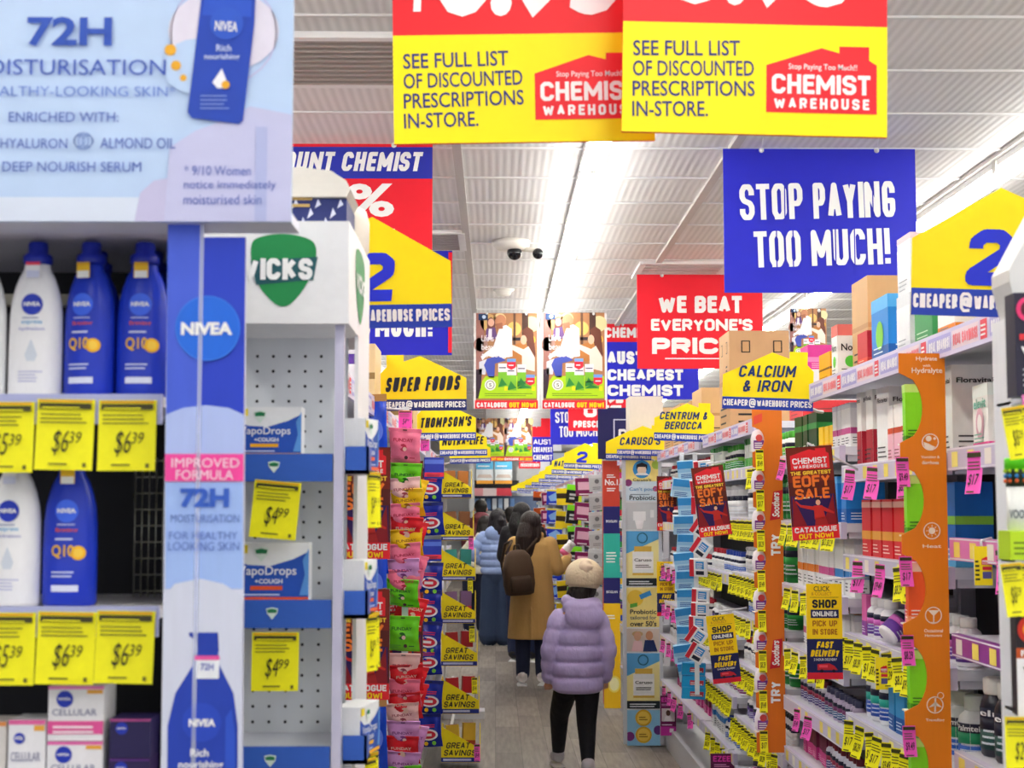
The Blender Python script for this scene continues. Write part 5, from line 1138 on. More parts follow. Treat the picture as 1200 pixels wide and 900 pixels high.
def shield(b, x, z, s, k): b.poly([(x - s, z + s * .8), (x, z + s), (x + s, z + s * .8), (x + s * .85, z), (x, z - s), (x - s * .85, z)], 'dfeee6', k); b.poly([(x - s * .8, z + s * .6), (x, z + s * .8), (x + s * .8, z + s * .6), (x + s * .7, z + .1 * s), (x - s * .7, z + .1 * s)], '1d7a4a', k + 1)
for i, z in enumerate(VL):
    b = MB(); b.box(x0, x1 - .024, .0305, .2, z - .008, z - .004, M('c6cad6', .35)); s_ = obj('shelf', b, o)
    b = MB(); b.box(x0, x1 - .024, .02, .03, z - .042, z, M('2f5fc0', .35)); b.face(FRONT, .02); shield(b, fx(320), z - .02, .009, 1); obj('lip', b.flat(), s_)
    b = MB(); b.box(x1 - .008, x1 + .028, .05, .17, z - .03, z - .024, M('c6cad6', .35)); b.box(x1 + .024, x1 + .028, .05, .17, z - .03, z + .012, M('2f5fc0', .35)); b.box(x1 - .008, x1 + .028, .05, .054, z - .03, z + .012, M('2f5fc0', .35)); obj('side_pocket', b, s_)
def drops(w, h, accent, side=.04):
    b = MB(); d = side; b.box(-w / 2, w / 2, -d / 2, d / 2, 0, h, 'f2f4f6'); b.face(FRONT, -d / 2)
    b.poly([(-w / 2, 0), (w / 2, 0), (w / 2, h * .85), (w * .3, h * .72), (0, h * .6), (-w * .3, h * .62), (-w / 2, h * .75)], '1f52b8', 1); b.poly([(w * .38, h * .1), (w * .5, h * .1), (w * .5, h * .9), (w * .42, h * .7), (w * .45, h * .45)], '5a9ae0', 2)
    b.rect(-w / 2, 0, w / 2, h * .07, accent, 2); shield(b, -w * .12, h * .8, h * .13, 2); b.rect(-w * .48, h * .82, -w * .3, h * .96, 'f2dc1a', 2)
    b.txt('VapoDrops', -w * .42, h * .4, w * .76, h * .2, WHITE, 3, .01); b.txt('+COUGH', -w * .2, h * .3, w * .36, h * .08, WHITE, 3, .03); b.rect(-w * .26, h * .19, w * .16, h * .26, accent, 3); b.bars(-w * .4, h * .1, w * .3, h * .15, 1, 'cfe0fa', 3)
    return b.flat().mesh('lozenge_box')
D1, D2, D3 = drops(.102, .076, 'f2b01c'), drops(.116, .088, 'ee5a24'), drops(.07, .08, 'f06a3a')
DL = lambda me: ('lozenge_box', 'box', me, [])
put(DL(D1), (at(317, 450, 2.37).x, 2.37, VL[0] - .0035), 0, 'lozenge box with yellow trim, upper shelf of the white stand', 'lozenge boxes on the white stand')
put(DL(D2), (at(322, 450, 2.37).x, 2.37, VL[1] - .0035), 0, 'lozenge box with orange trim, middle shelf of the white stand', 'lozenge boxes on the white stand')
put(DL(D3), (-.33 + x1 + .008, 2.41, VL[0] - .023), R(78), 'small lozenge box in the upper side pocket of white stand', 'lozenge boxes on the white stand')
put(DL(D3), (-.33 + x1 + .008, 2.41, VL[1] - .023), R(78), 'small lozenge box in the middle side pocket of white stand', 'lozenge boxes on the white stand')
put(DL(D1), (-.33 + x1 + .008, 2.41, VL[2] - .023), R(78), 'yellow trimmed lozenge box in the lowest side pocket of white stand', 'lozenge boxes on the white stand')
T4 = bigtag('499', .07, .086)
for px, py, ro, lab in ((326, 564, 5, 'yellow price ticket under the upper blue lip of white stand'), (323, 741, 0, 'yellow price ticket under the middle blue lip of white stand')):
    put(T4, at(px, py, YV + .014), (0, R(ro), 0), lab, 'price tickets on the white stand')
for i, z in enumerate(VL[:3]):
    for k in range(2):
        q = put(T4, (-.33 + x1 + .031, YV + .085 + .05 * k, z - .026), (0, 0, R(66)), f'narrow yellow ticket, {["upper", "middle", "lowest"][i]} side pocket of white stand, {["nearer", "farther"][k]} one', 'tickets on the side pockets of the white stand'); q.scale = (.5, .5, 1)
# things piled above the white stand
zt = z1 + .001
b = MB(); b.box(-.07, .045, -.06, .08, 0, .062, '2a3470'); b.face(FRONT, -.06)
for i in range(9): b.poly([(-.066 + .012 * i, .012 + .017 * (i % 3)), (-.061 + .012 * i, .032 + .015 * (i % 3)), (-.056 + .012 * i, .022 + .015 * (i % 3))], 'd3d8ee', 2)
b.bars(-.066, .048, -.01, .07, 2, 'b89a5a', 3)
obj('wrapped_pack', b.flat(), None, (-.285, 2.5, zt), 0, label='navy and white wrapped pack on top of the white remedy stand', cat='pack')
b = MB(); b.prism([(-.09, 0), (.045, 0), (.052, .012), (.045, .026), (.02, .042), (-.03, .048), (-.08, .044)], -.07, .07, 'd8d4cc'); b.v = [(x, -z, y) for x, y, z in b.v]
obj('paper_bundle', b, None, (-.285, 2.5, zt + .0635), 0, label='pale grey bundle lying over the navy pack on the white stand', cat='pack')
b = MB(); b.rings([[(.035 * q * cos(a), .05 * q * sin(a), z) for a in [i * pi / 7 for i in range(14)]] for z, q in ((0, .8), (.01, 1), (.06, 1), (.08, .85), (.09, .3))], M('e6ddd0')); obj('soft_pack', b, None, (-.255, 2.64, zt), 0, label='cream soft pack at the rear corner of the white stand top', cat='pack')
# ============================================================ left run of shelving
for i, (d0, d1) in enumerate(((2.9, 4.1), (4.12, 5.3), (5.32, 6.5), (6.52, 7.7), (7.72, 8.9), (8.92, 10.1), (10.12, 11.3), (11.32, 12.5))):
    bay(-1, d0, d1, [1.82, 1.56, 1.3, 1.04, .78, .5], f'grey shelving unit on the lolly side, {ORD[i]} from the white remedy stand', back='77777f')
topshelf(-1, 2.9, 7.6, 2.025, 'stock shelf above the hanging lolly bags'); topshelf(-1, 7.62, 12.5, 2.025, 'stock shelf above the yellow savings bins')
def left(pr, d, z, lab, grp=None, dx=.07): return put(pr, (XL - dx, d, z + .001), R(90 + random.uniform(-4, 4)), lab, grp)
for si, z in enumerate((1.82, 1.56, 1.3, 1.04, .78)):
    for k in range(4):
        left(P[['silvershort', 'whiteblue', 'shortor', 'yellowbox', 'whitered'][si]], 5.5 + .16 * k, z, f'{ORD[k]} pack behind the brown sale poster, {SN[si]} shelf, lolly side', f'packs behind the lolly side posters, {SN[si]} shelf')
b = MB()
def pile(b, w, h): b.rect(-w * .5, h * .45, w * .5, h * .55, '8a6a3a', 1)
stock(5.7, XL - .26, .25, .3, .24, 'ddbf90', label='cream carton behind the super foods sign', z=2.026, fn=pile)
stock(5.05, XL - .14, .13, .14, .17, '5a3aa0', [(.3, .6, 'f0eef6'), (.8, 1, 'e6e2f0')], None, 'e6e2f0', 'purple and white carton on the lolly side stock shelf', z=2.026)
for k, (d_, h_, c_) in enumerate(((7.75, .22, 'e4dccd'), (8.35, .2, 'cfae7e'), (9.0, .24, 'e8e6e2'), (9.7, .2, 'd2b184'))):
    stock(d_, XL - .34, .33, .5, h_, c_, label=f'{ORD[k]} pale carton on the stock shelf over the savings bins', z=2.026, fn=pile)
stock(4.55, XL - .3, .26, .3, .2, 'd8cdbb', label='beige carton on the stock shelf over the white stand', z=2.026)
b = MB(); b.prism([(-.14, 0), (.1, 0), (.02, .18), (-.06, .42), (-.14, .62)], -.01, .01, 'f1f1f1'); b.v = [(x, -z, y) for x, y, z in b.v]
obj('white_board', b, None, (-.6, 4.42, 2.026), R(-15), label='slanted white card standing on the stock shelf beside the percentage sign', cat='card')
b = MB(); b.lathe([(.0, 0), (.05, 0), (.055, .06), (.04, .1), (.0005, .11)], M('1c1c20', .3)); obj('dark_tub', b, None, (-.5, 3.3, 2.026), 0, label='black tub beside the yellow aisle number sign', cat='tub')
# soft bags on strips
def bag(w, h, c1, draw, c2=None):
    b = MB(); n, m = 12, 12; rr = []
    for side in (1, -1):
        vs = []
        for j in range(m + 1):
            v = j / m
            for i in range(n + 1):
                u = i / n
                bulge = .024 * (sin(pi * u) ** .6 if 0 < u < 1 else 0) * (sin(pi * min(1, v * 1.12)) ** .7 if 0 < v < .88 else 0)
                ww = w * (1 - .07 * sin(pi * v))
                vs.append(((u - .5) * ww, -side * bulge + .004 * sin(9 * u + 4 * v) + .003 * sin(17 * v + 5 * u), -h + v * h))
        b.add(vs, [(j * (n + 1) + i, j * (n + 1) + i + 1, (j + 1) * (n + 1) + i + 1, (j + 1) * (n + 1) + i) for j in range(m) for i in range(n)], M(c1, .2, var=.12), True)
    b.face(FRONT, -.0255); draw(b, w, h)
    s_ = MB(); s_.box(-w / 2, w / 2, -.0035, .0035, -h * .1, 0, c2 or c1); s_.box(-.008, .008, -.004, .004, -h * .06, -h * .03, '222222')
    return ('sweet_bag', 'sweet bag', b.flat().mesh('sweet_bag'), [('seal', s_.mesh('seal'))])
def d_fun(c):
    def f(b, w, h):
        b.txt('FUNDAY', -w * .3, -h * .36, w * .6, h * .1, c, 1, .02); b.disc(0, -h * .52, w * .11, c, 1, None, 9); b.disc(w * .05, -h * .56, w * .06, 'f6d0c0', 2, None, 9); b.disc(w * .1, -h * .8, w * .055, '4a2a2a', 1, None, 12); b.bars(-w * .36, -h * .84, -w * .02, -h * .74, 2, c, 1, .25); b.bars(w * .2, -h * .82, w * .4, -h * .76, 1, c, 1, .5)
    return f
def d_vita(b, w, h):
    b.bars(-w * .34, -h * .38, w * .3, -h * .26, 2, 'e8304a', 1); b.disc(.0, -h * .6, w * .36, 'f2f2f6', 1, h * .17); b.disc(0, -h * .6, w * .28, 'd82a40', 2, h * .12); b.bars(-w * .2, -h * .64, w * .22, -h * .56, 1, WHITE, 3, 1); b.disc(w * .2, -h * .85, w * .08, '7ac83a', 1, None, 9); b.disc(-w * .1, -h * .86, w * .08, 'f2c01c', 1, None, 9)
def d_plain(b, w, h): b.disc(0, -h * .5, w * .3, '5a7ae6', 1, h * .16); b.bars(-w * .3, -h * .85, w * .2, -h * .7, 2, 'e8eefc', 1)
BC = {'pink': ('f27a9a', 'c8284a'), 'red': ('e0202c', 'f8d8c8'), 'yellow': ('f4c81a', 'a86a10'), 'green': ('6cd422', '1a6a1a'), 'blush': ('f4c6c4', 'b04a5a'), 'lilac': ('d69ad8', '8a3a90')}
BG = {k: bag(.125, .125, v[0], d_fun(v[1])) for k, v in BC.items()}
clip_strip(473, 476, 905, 5.75, 'clear clip strip holding pink, red and green lolly bags', -1)
seq = [(502, 'pink', 1.0), (543, 'green', .0), (560, 'blush', 0), (573, 'yellow', 0), (590, 'pink', 0), (606, 'red', 0), (620, 'yellow', 0), (637, 'pink', 0), (655, 'lilac', 0), (668, 'pink', 0), (679, 'green', 0), (722, 'green', 1), (766, 'blush', 0), (779, 'red', 0), (796, 'pink', 0), (812, 'red', 0), (824, 'blush', 0), (845, 'lilac', 0), (863, 'red', 0), (881, 'lilac', 0), (898, 'green', 0)]
cnt = {}
for i, (y, c, big) in enumerate(seq):
    cnt[c] = cnt.get(c, 0) + 1
    yy = 5.69 + .0014 * i
    p = at(474 + random.uniform(-3, 3) - (3 if y > 780 else 0), y, yy)
    h_ = 1 if big else .62
    q = put(BG[c], (p.x, yy, p.z), (R(10 if big else 24), R(random.uniform(-5, 5)), R(random.uniform(-12, 8))), f'{ORD[cnt[c] - 1]} {c} lolly bag from the top of the bag strip', f'{c} lolly bags on the strip')
    q.scale = (1.0, 1, 1.05 if big else .9)
for i, (y, c) in enumerate(((560, 'yellow'), (610, 'red'), (650, 'pink'), (700, 'red'), (780, 'red'), (800, 'red'), (850, 'lilac'))):
    p = at(485, y, 5.83); cnt[c] += 1
    put(BG[c], (p.x, 5.83 + .0012 * i, p.z), (R(12), R(10), R(25)), f'{c} lolly bag peeking out behind the others, {ORD[i]} of these from the top', 'lolly bags hanging behind the front row')
PT = TAGS[PINK]
q = put(bigtag('499', .05, .07), at(475, 481, 5.772), 0, 'square pink price ticket above the topmost pink lolly bag'); q.data = q.data.copy(); q.data.materials[0] = M('ff4fc0', .5)
q = put(bigtag('499', .045, .06), at(498, 515, 8.02), 0, 'square pink price ticket above the dark blue lolly bags'); q.data = q.data.copy(); q.data.materials[0] = M('ff4fc0', .5)
VB = bag(.135, .17, '1c2c9a', d_vita, '16237c'); VBOX = carton(.1, .04, .11, '2438b0', [(.7, .9, '5a7ae0'), (.1, .3, 'e8304a')], None)
clip_strip(500, 510, 860, 8.0, 'clear clip strip holding dark blue fruit sweet bags', -1)
for i, (y, k) in enumerate(((534, 1), (549, 0), (589, 0), (630, 1), (659, 0), (692, 0), (728, 0), (752, 0), (797, 0), (836, 0))):
    p = at(503 + random.uniform(-2, 2), y, 7.95)
    if k: put(VBOX, (p.x + .02, 7.95, p.z - .12), R(8), f'{"upper" if i == 0 else "lower"} blue fruit sweet box among the dark blue bags', 'blue boxes among the dark blue bags')
    else: put(VB, (p.x, 7.95 - .0015 * i, p.z), (R(6), R(random.uniform(-4, 4)), R(random.uniform(-8, 8))), f'{ORD[i]} item from top of the dark blue bag strip, a bag', 'dark blue fruit sweet bags')
PB = bag(.1, .25, '1c46c8', d_plain, 'b8864a')
clip_strip(437, 466, 905, 5.3, 'clip strip of bright blue bags right behind the white stand', -1)
for i, y in enumerate((462, 588, 640, 690, 820)):
    p = at(436, y, 5.28); put(PB, (p.x, 5.28 - .002 * i, p.z), (R(5), R(-3), R(14)), f'{ORD[i]} bright blue bag from the top, behind the white stand', 'bright blue bags behind the white stand')
for (a_, c_, y0, y1, Y, lab) in ((433, 458, 524, 655, 4.15, 'brown sale poster beside the lolly bags, upper one'), (433, 457, 690, 820, 4.15, 'brown sale poster beside the lolly bags, lower one'), (474, 496, 540, 655, 5.9, 'brown sale poster peeking out behind the lolly bags, upper one'), (474, 496, 694, 790, 5.9, 'brown sale poster peeking out behind the lolly bags, lower one')):
    a2 = c_ - (y1 - y0) * 60 / 122
    arm_poster(a2, c_, y0, y1, Y, lab, sale_draw, 60, 122, 'sale_poster', side=-1, group='brown sale posters')
# ============================================================ yellow savings bins
o = empty('bin_rack', (at(519, 800, 12.3).x, 12.32, 0), label='white metal rack carrying the yellow savings bins', cat='rack')
b = MB(); b.box(.004, .024, 0, .03, 0, 1.98, M('f0f0f0', .3)); obj('post', b, o); b = MB(); b.box(.004, .33, -.02, .2, 0, .06, M('d8d8dc', .3)); obj('base', b, o)
BINS = ((583, 34, 12.0), (633, 36, 11.65), (680, 38, 11.3), (730, 38, 10.95), (780, 40, 10.6), (836, 42, 10.25), (893, 43, 9.9))
WH = ['top', 'second', 'third', 'fourth', 'fifth', 'sixth', 'lowest']
for i, (yb, pw, Y) in enumerate(BINS):
    a = at(517, yb, Y); k = Y / FPX; w = pw * k * 1.04; h = pw * k * .92; dp = min(.32, 12.29 - Y)
    o = empty('savings_bin', (a.x + w / 2, Y, a.z), label=f'yellow great savings bin with slanted front, {WH[i]} on the bin rack', cat='display bin', group='great savings bins')
    b = MB(); b.box(-w / 2, w / 2, .005, dp, -.004, .0, 'e6c81a')
    for s_ in (-1, 1): b.prism([(.005, 0), (dp, 0), (dp, h * .9), (.3 * dp + .02, h * 1.05), (.005, h if s_ < 0 else h * .4)], 0, .004, 'ecd012'); k0 = len(b.v) - 10; b.v[k0:] = [(s_ * w / 2 - s_ * z, x, y) for x, y, z in b.v[k0:]]
    obj('tray', b, o)
    b = MB(); b.box(-w / 2 + .01, -w / 2 + .03, dp, 12.32 - Y, .0, .02, M('e8e8ea', .3)); obj('mount_arm', b, o)
    b = MB(); b.face(FRONT, .0); b.prism([(-w / 2, 0), (w / 2, 0), (w / 2, h * .38), (-w / 2, h * 1.02)], -.004, 0, 'f7e310')
    b.rect(-w / 2, 0, w / 2, h * .13, '1f2f8a', 1); b.bars(-w * .45, h * .035, w * .45, h * .095, 1, 'c8cef0', 2, 1)
    b.blk('GREAT', -w * .38, h * .39, w * .6, h * .17, '1c1c20', 2, .18, .2, 0, .14); b.blk('SAVINGS', -w * .44, h * .18, w * .82, h * .17, '1c1c20', 2, .18, .2, 0, .14)
    obj('front_card', b.flat(), o)
    pr = carton(.08, .05, h * 1.0, ['b8763a', '8a5a3a', '2f8a8a', '7a5a8a', 'a01c28', 'b81c2a', 'd8b43a'][i], [(.2, .5, ['e0b070', 'e8d0a0', '8ac8b8', 'c83a4a', 'e8e0d8', 'f0f0f0', 'b04a2a'][i])], None)
    for q in range(2):
        put(('bargain_pack', 'pack', pr[2], []), (a.x + w * (.32 + .36 * q), Y + .1 + .09 * q, a.z + .001), (R(-3), R(-3 + 5 * q), R(12)), f'{"front" if q == 0 else "rear"} pack standing in the {WH[i]} yellow savings bin', 'packs in the savings bins')
for i, (y, x, c) in enumerate(((690, 551, TAG), (746, 553, TAG), (806, 556, TAG), (884, 559, PINK), (640, 552, PINK))):
    Yq = (11.3, 10.6, 10.25, 9.9, 11.65)[i]
    q = put(TAGS[c][0], at(x, y - 12, Yq - .01), R(10), f'{"pink" if c == PINK else "yellow"} ticket on the outer corner of the {["third", "fifth", "sixth", "lowest", "second"][i]} savings bin', 'tickets on the savings bins'); q.scale = (1.1, 1, 1.4)
# ============================================================ white stand at the near right
YS = 2.2
sx = lambda px, Y=YS: at(px, 450, Y).x
sz = lambda py, Y=YS: at(1180, py, Y).z
o = empty('white_stand', (sx(1175), YS, 0), label='white display stand of effervescent vitamins at the near end of the right run', cat='display stand')
L2 = lambda px: sx(px) - sx(1175)
b = MB(); b.box(L2(1184), L2(1184) + .012, .0, .076, .2, sz(372), M('eef0f6', .35)); obj('side_panel', b, o)
b = MB(); b.box(L2(1184) + .012, L2(1184) + .4, .06, .076, .2, sz(372), M('d3d6e4', .4)); obj('back_panel', b, o)
b = MB(); b.prism([(L2(1181), sz(318)), (L2(1181), sz(332)), (L2(1190), sz(372)), (L2(1600), sz(372)), (L2(1600), sz(150)), (L2(1245), sz(205))], -.02, .06, M('dcdcdc', .4)); b.v = [(x, z, y) for x, y, z in b.v]; obj('header', b, o)
b = MB(); b.box(L2(1184), L2(1184) + .4, .0, .076, .0, .2, M('c9ccd8', .4)); obj('base', b, o)
SZ = [470, 655, 832]
for i, py in enumerate(SZ):
    z = sz(py)
    b = MB(); b.box(L2(1184), L2(1184) + .4, -.09, .06, z - .005, z, M('d9dce8', .35)); s_ = obj('shelf', b, o)
    b = MB(); b.box(L2(1172), L2(1184) + .4, -.096, -.09, z - .012, z + .002, M(['ee7ac8', 'c3d83a', 'ee5ab8'][i], .4)); obj('price_rail', b, s_)
def vbox(w, h, base, ring, word, wc, body=None):
    b = MB(); b.box(-w / 2, w / 2, -.02, .02, 0, h, base); b.face(FRONT, -.02)
    if body: b.rect(-w / 2, 0, w / 2, h * .56, body, 1); b.rect(-w / 2, h * .56, w / 2, h * .66, 'c8541c', 1); b.txt('PLUS', -w * .44, h * .58, w * .3, h * .06, WHITE, 2, .02)
    b.disc(-w * .28, h * .84, w * .2, ring, 2); b.disc(-w * .28, h * .84, w * .13, 'f2a01c' if body else '5a1a2a', 3); b.disc(-w * .28, h * .84, w * .06, '3a6ad2' if body else '9ac83a', 4)
    b.txt(word, -w * .42, h * .36, w * .84, h * .12, wc, 3, .03); b.bars(-w * .4, h * .1, w * .4, h * .3, 4, wc, 3, .25)
    if not body: b.rect(-w * .44, h * .54, w * .2, h * .6, 'd8303a', 3); b.disc(-w * .36, h * .05, w * .03, '4ac23a', 3)
    return b.flat()
obj('vitamin_box', vbox(.09, .145, '26243a', 'e83a78', 'VOOST', WHITE), None, (sx(1183, 2.14) + .048, 2.14, sz(470) + .001), 0, label='dark vitamin box with pink and red circle, top shelf of near white stand', cat='box')
obj('vitamin_box', vbox(.1, .14, '241c24', 'd8301c', 'VOOST', '2a2a30', 'f0f0f2'), None, (sx(1181, 2.14) + .05, 2.14, sz(832) + .001), R(-8), label='black and white vitamin box with orange circle, lowest shelf of near white stand', cat='box')
o = empty('vitamin_tube', (sx(1192, 2.14), 2.14, sz(622)), label='white vitamin tube with green cap standing on the lime box', cat='tube')
b = MB(); b.lathe([(.0185, 0), (.0185, .062)], M('f4f6f4', .3)); b.wrap('VOOST', .0185, .018, .03, .012, '4a5a6a', R(-20)); obj('tube', b, o)
b = MB(); b.lathe([(.019, .062), (.019, .1), (.0005, .1)], M('2a3a2a', .4))
for r_ in range(3):
    for i in range(12): b.ball((.0195 * sin(i * pi / 6), -.0195 * cos(i * pi / 6), .07 + r_ * .007), .003, ['e2622a', '2a8ad2', 'b8e22a'][r_], 6, 4)
obj('print_band', b, o)
b = MB(); b.lathe([(.0205, .086), (.0205, .1), (.0195, .102), (.0005, .102)], M('5fe01a', .4)); obj('cap', b, o)
b = MB(); b.box(-.035, .035, -.025, .025, 0, .04, 'b9dc1e'); b.face(FRONT, -.025); b.disc(.012, .02, .011, 'f2f4e6', 1); b.disc(.012, .02, .007, '3a3a3a', 2); b.bars(-.03, .008, -.004, .03, 3, '5a7a10', 1, .3)
obj('vitamin_box', b.flat(), None, (sx(1191, 2.14) + .012, 2.14, sz(655) + .001), 0, label='small lime green vitamin box under the vitamin tube', cat='box')
for px, py, lab, ro in ((1185, 477, 'yellow ticket curling off the top rail of near white stand, inner one', 8), (1205, 474, 'yellow ticket on the top rail of near white stand, outer one', 4), (1184, 660, 'yellow ticket on the middle rail of near white stand, inner one', 6), (1206, 660, 'yellow ticket on the middle rail of near white stand, outer one', 0), (1195, 840, 'yellow ticket on the lowest rail of near white stand', 0)):
    q = put(bigtag('829', .028, .072) if py < 800 else bigtag('299', .04, .075), at(px, py, 2.1), (0, R(-ro), R(-8)), lab, 'yellow tickets on the near white stand')
# ============================================================ far part of the shop
XF = 1.0
for i in range(10):
    d0 = 12.62 + 2.5 * i
    bay(1, d0, d0 + 2.48, [1.82, 1.56, 1.3, 1.0, .7, .4], f'distant shelving unit on the vitamin side, {ORD[i]} beyond the slim display column', x=XF)
for i in range(1):
    d0 = 12.55 + 2.5 * i
    bay(-1, d0, d0 + 2.48, [1.82, 1.56, 1.3, 1.0, .7, .4], f'distant shelving unit on the lolly side, {ORD[i]} beyond the savings bins', back='77777f')
topshelf(1, 12.62, 37, 2.03, 'distant stock shelf behind the far yellow signs', x=XF)
FC = ['e03a8a', '2a5ad0', 'f2c81c', '3aa04a', 'd8303a', 'f0f0f0', '6a3a9a', 'e8842a', '1a1a2a', '58b8e0']
FARP = [carton(.17, .07, .17, c, [(.2, .5, FC[(i * 3 + 5) % 10]), (.8, 1, FC[(i * 7 + 2) % 10])], None, 'ffffff') for i, c in enumerate(FC)]
for si, z in enumerate((1.82, 1.56, 1.3, 1.0, .7)):
    for k in range(22):
        put(FARP[(k // 2 + si * 3) % 10], (XF + .055, 12.8 + .32 * k, z + .001), R(-90), f'small far package, {ORD[min(k, 21)]} beyond the slim display column, {SN[si]} shelf', f'far packages, {SN[si]} shelf')
for d, pr, num, lab in ((14.6, 705, '2', 'small far aisle number two sign on the vitamin side'), (17, 695, None, 'first far yellow sign beyond the small aisle number two sign'), (19.5, 681, None, 'second far yellow sign beyond the small aisle number two sign'), (22, 669, None, 'third far yellow sign beyond the small aisle number two sign'), (25, 656, None, 'fourth far yellow sign beyond the small aisle number two sign'), (28, 645, None, 'fifth far yellow sign beyond the small aisle number two sign'), (32, 632, None, 'sixth far yellow sign beyond the small aisle number two sign'), (36, 622, None, 'farthest yellow sign, close to the back counter')):
    house_sign(pr, 597 - .385 * FPX / d, d, 1, [] if num or d > 18 else ["NATURE'S WAY"], lab, w=.36 if d < 16 else .46, h=.25, num=num, arm=max(.01, XF - at(pr, 500, d).x - .012))
def pack_far(w, h, draw): return ('hanging_pack', 'pack', flatpack(w, h, 'd0d0d4', draw).mesh('hanging_pack'), [])
PG = pack_far(.14, .15, lambda b: (b.rect(-.07, -.15, .07, 0, 'c9cbcd', 1), b.disc(0, -.06, .02, '7a7c80', 2), b.bars(-.04, -.13, .04, -.1, 2, '8a8c90', 2), b.rect(-.07, -.03, .07, 0, 'dadcde', 2)))
PN = pack_far(.17, .2, lambda b: (b.rect(-.085, -.2, .085, 0, '15161a', 1), b.rect(-.085, -.06, .085, 0, '8af01e', 2), b.rect(.05, -.2, .085, -.06, 'd8e81a', 2), b.bars(-.05, -.16, .03, -.08, 2, 'd0d0d0', 3, .6)))
PU = pack_far(.2, .2, lambda b: (b.rect(-.1, -.2, .1, 0, '1c3ad0', 1), b.poly([(-.08, -.09), (.02, -.03), (.08, -.07), (.03, -.14), (-.05, -.15)], '8ab8f0', 2), b.bars(-.07, -.19, .07, -.16, 1, 'f0f4ff', 2), b.rect(-.1, -.02, .1, 0, 'f0e040', 2)))
PM = pack_far(.17, .18, lambda b: (b.rect(-.085, -.18, .085, 0, '8a1a5a', 1), b.rect(-.06, -.12, .06, -.04, 'f2c0d8', 2), b.bars(-.05, -.17, .05, -.14, 1, 'f8e8f0', 2)))
PO = pack_far(.2, .16, lambda b: (b.rect(-.1, -.16, .1, 0, 'd85a1c', 1), b.rect(-.1, -.16, .1, -.1, '3a1a2a', 2), b.disc(.04, -.06, .03, 'f8e0b0', 2)))
PY = pack_far(.2, .2, lambda b: (b.rect(-.1, -.2, .1, 0, 'f2d41c', 1), b.rect(-.1, -.12, .1, -.06, '3a2a1a', 2)))
for pr, px, d, ys, what in ((PG, 699, 13.5, range(556, 720, 22), 'grey hanging pack'), (PN, 674, 16.5, range(568, 740, 24), 'black and neon green hanging pack'), (PU, 650, 20, range(574, 715, 22), 'deep blue hanging pack'), (PY, 662, 18, range(572, 730, 27), 'yellow hanging pack'), (PM, 641, 22, range(577, 690, 21), 'plum hanging pack'), (PO, 632, 26, range(576, 670, 19), 'orange and brown hanging pack'), (PM, 684, 15.4, range(560, 730, 29), 'magenta hanging pack')):
    clip_strip(px, ys[0] - 4, ys[-1] + 20, d + .0, f'far clip strip of the {what}s').location.y += .02
    for i, y in enumerate(ys):
        p = at(px, y, d); put(pr, (p.x, d - .003 * (i % 2), p.z), (R(8), R(random.uniform(-6, 6)), R(random.uniform(-10, 10))), f'{ORD[i]} {what} from the top of its strip', f'{what}s on a far strip')
# back counter
YB = 40.0
o = empty('back_counter', (at(580, 600, YB).x, YB, 0), label='white counter with dark canopy and red boards at the end of the aisle', cat='counter')
def B(px0, px1, py0, py1, y0, y1, mat, name):
    a, c = at(px0, py1, YB), at(px1, py0, YB); b = MB(); b.box(a.x - o.location.x, c.x - o.location.x, y0, y1, max(a.z, 0), c.z, mat); return obj(name, b, o)
B(552, 640, 600, 700, .0, .6, M('e8eaee', .4), 'base'); B(552, 640, 581, 600, .5, .6, M('5a6a8a', .5), 'shelf_back'); B(552, 640, 599, 601, 0, .6, M('f2f2f4', .3), 'top')
B(556, 608, 563, 572, .0, .3, M('17171c', .3), 'canopy'); B(552, 600, 572, 581, .02, .06, M('f2e2e4', .5), 'board'); B(582, 600, 572, 581, .0, .02, M('e24a5a', .5), 'board'); B(556, 566, 572, 581, .0, .02, M('f2a8b0', .5), 'board')
for i in range(7): B(556 + 7 * i, 561 + 7 * i, 584, 597, .3, .45, M(['8fb0d8', 'e8eaf0', '5a86c0', 'd8dfe8', 'a0b8d8', 'f0f0f2', '6a90c8'][i], .5), 'stock_row')
B(550, 556, 540, 600, 0, .6, M('e0e2e6', .4), 'post'); B(606, 640, 545, 600, .55, .6, M('eceef0', .4), 'wall_panel')
for x0, lab in ((558, 'small pale blue poster over the dark counter canopy, nearer the savings bins'), (580, 'small pale blue poster over the dark counter canopy, nearer the far yellow signs')):
    def lb(p): p.r(0, 0, 20, 9, '5ab8e6'); p.r(0, 9, 20, 22, 'e8eef2', 1); p.bars(2, 3, 18, 6, 1, WHITE); p.p([(3, 15), (17, 15), (19, 19), (1, 19)], 'd8c8c0', 2); p.r(0, 22, 20, 26, 'f2a83a', 2)
    hung('hanging_poster', x0, x0 + 19, 541, 566, 38, lab, 'poster', lb, 'f0f2f4', 'pale blue posters over the back counter')
hung('hanging_sign', 608, 634, 541, 549, 36, 'tiny red sign reading prescriptions near the back counter', 'sign', lambda p: p.b_('PRESCRIPTIONS', 2, 24, 2, 6, WHITE, 2, .25), RED)
a, c = at(634, 700, 31), at(658, 510, 31)
b = MB(); b.box(a.x, c.x, 31, 31.4, 0, CEIL, M('dcdde6', .6)); struct('trim_2', b)
o = empty('wall_screen', (at(654, 546, 30.9).x, 30.99, at(654, 546, 30.9).z), label='grey screen fixed to the pale pillar beyond the far signs', cat='screen')
b = MB(); b.box(-.16, .16, -.06, 0, 0, .3, M('4a4c52', .3)); obj('casing', b, o); b = MB(); b.face(FRONT, -.061); b.rect(-.13, .04, .13, .26, M('9aa4b4', .2), 1); obj('panel', b.flat(), o)
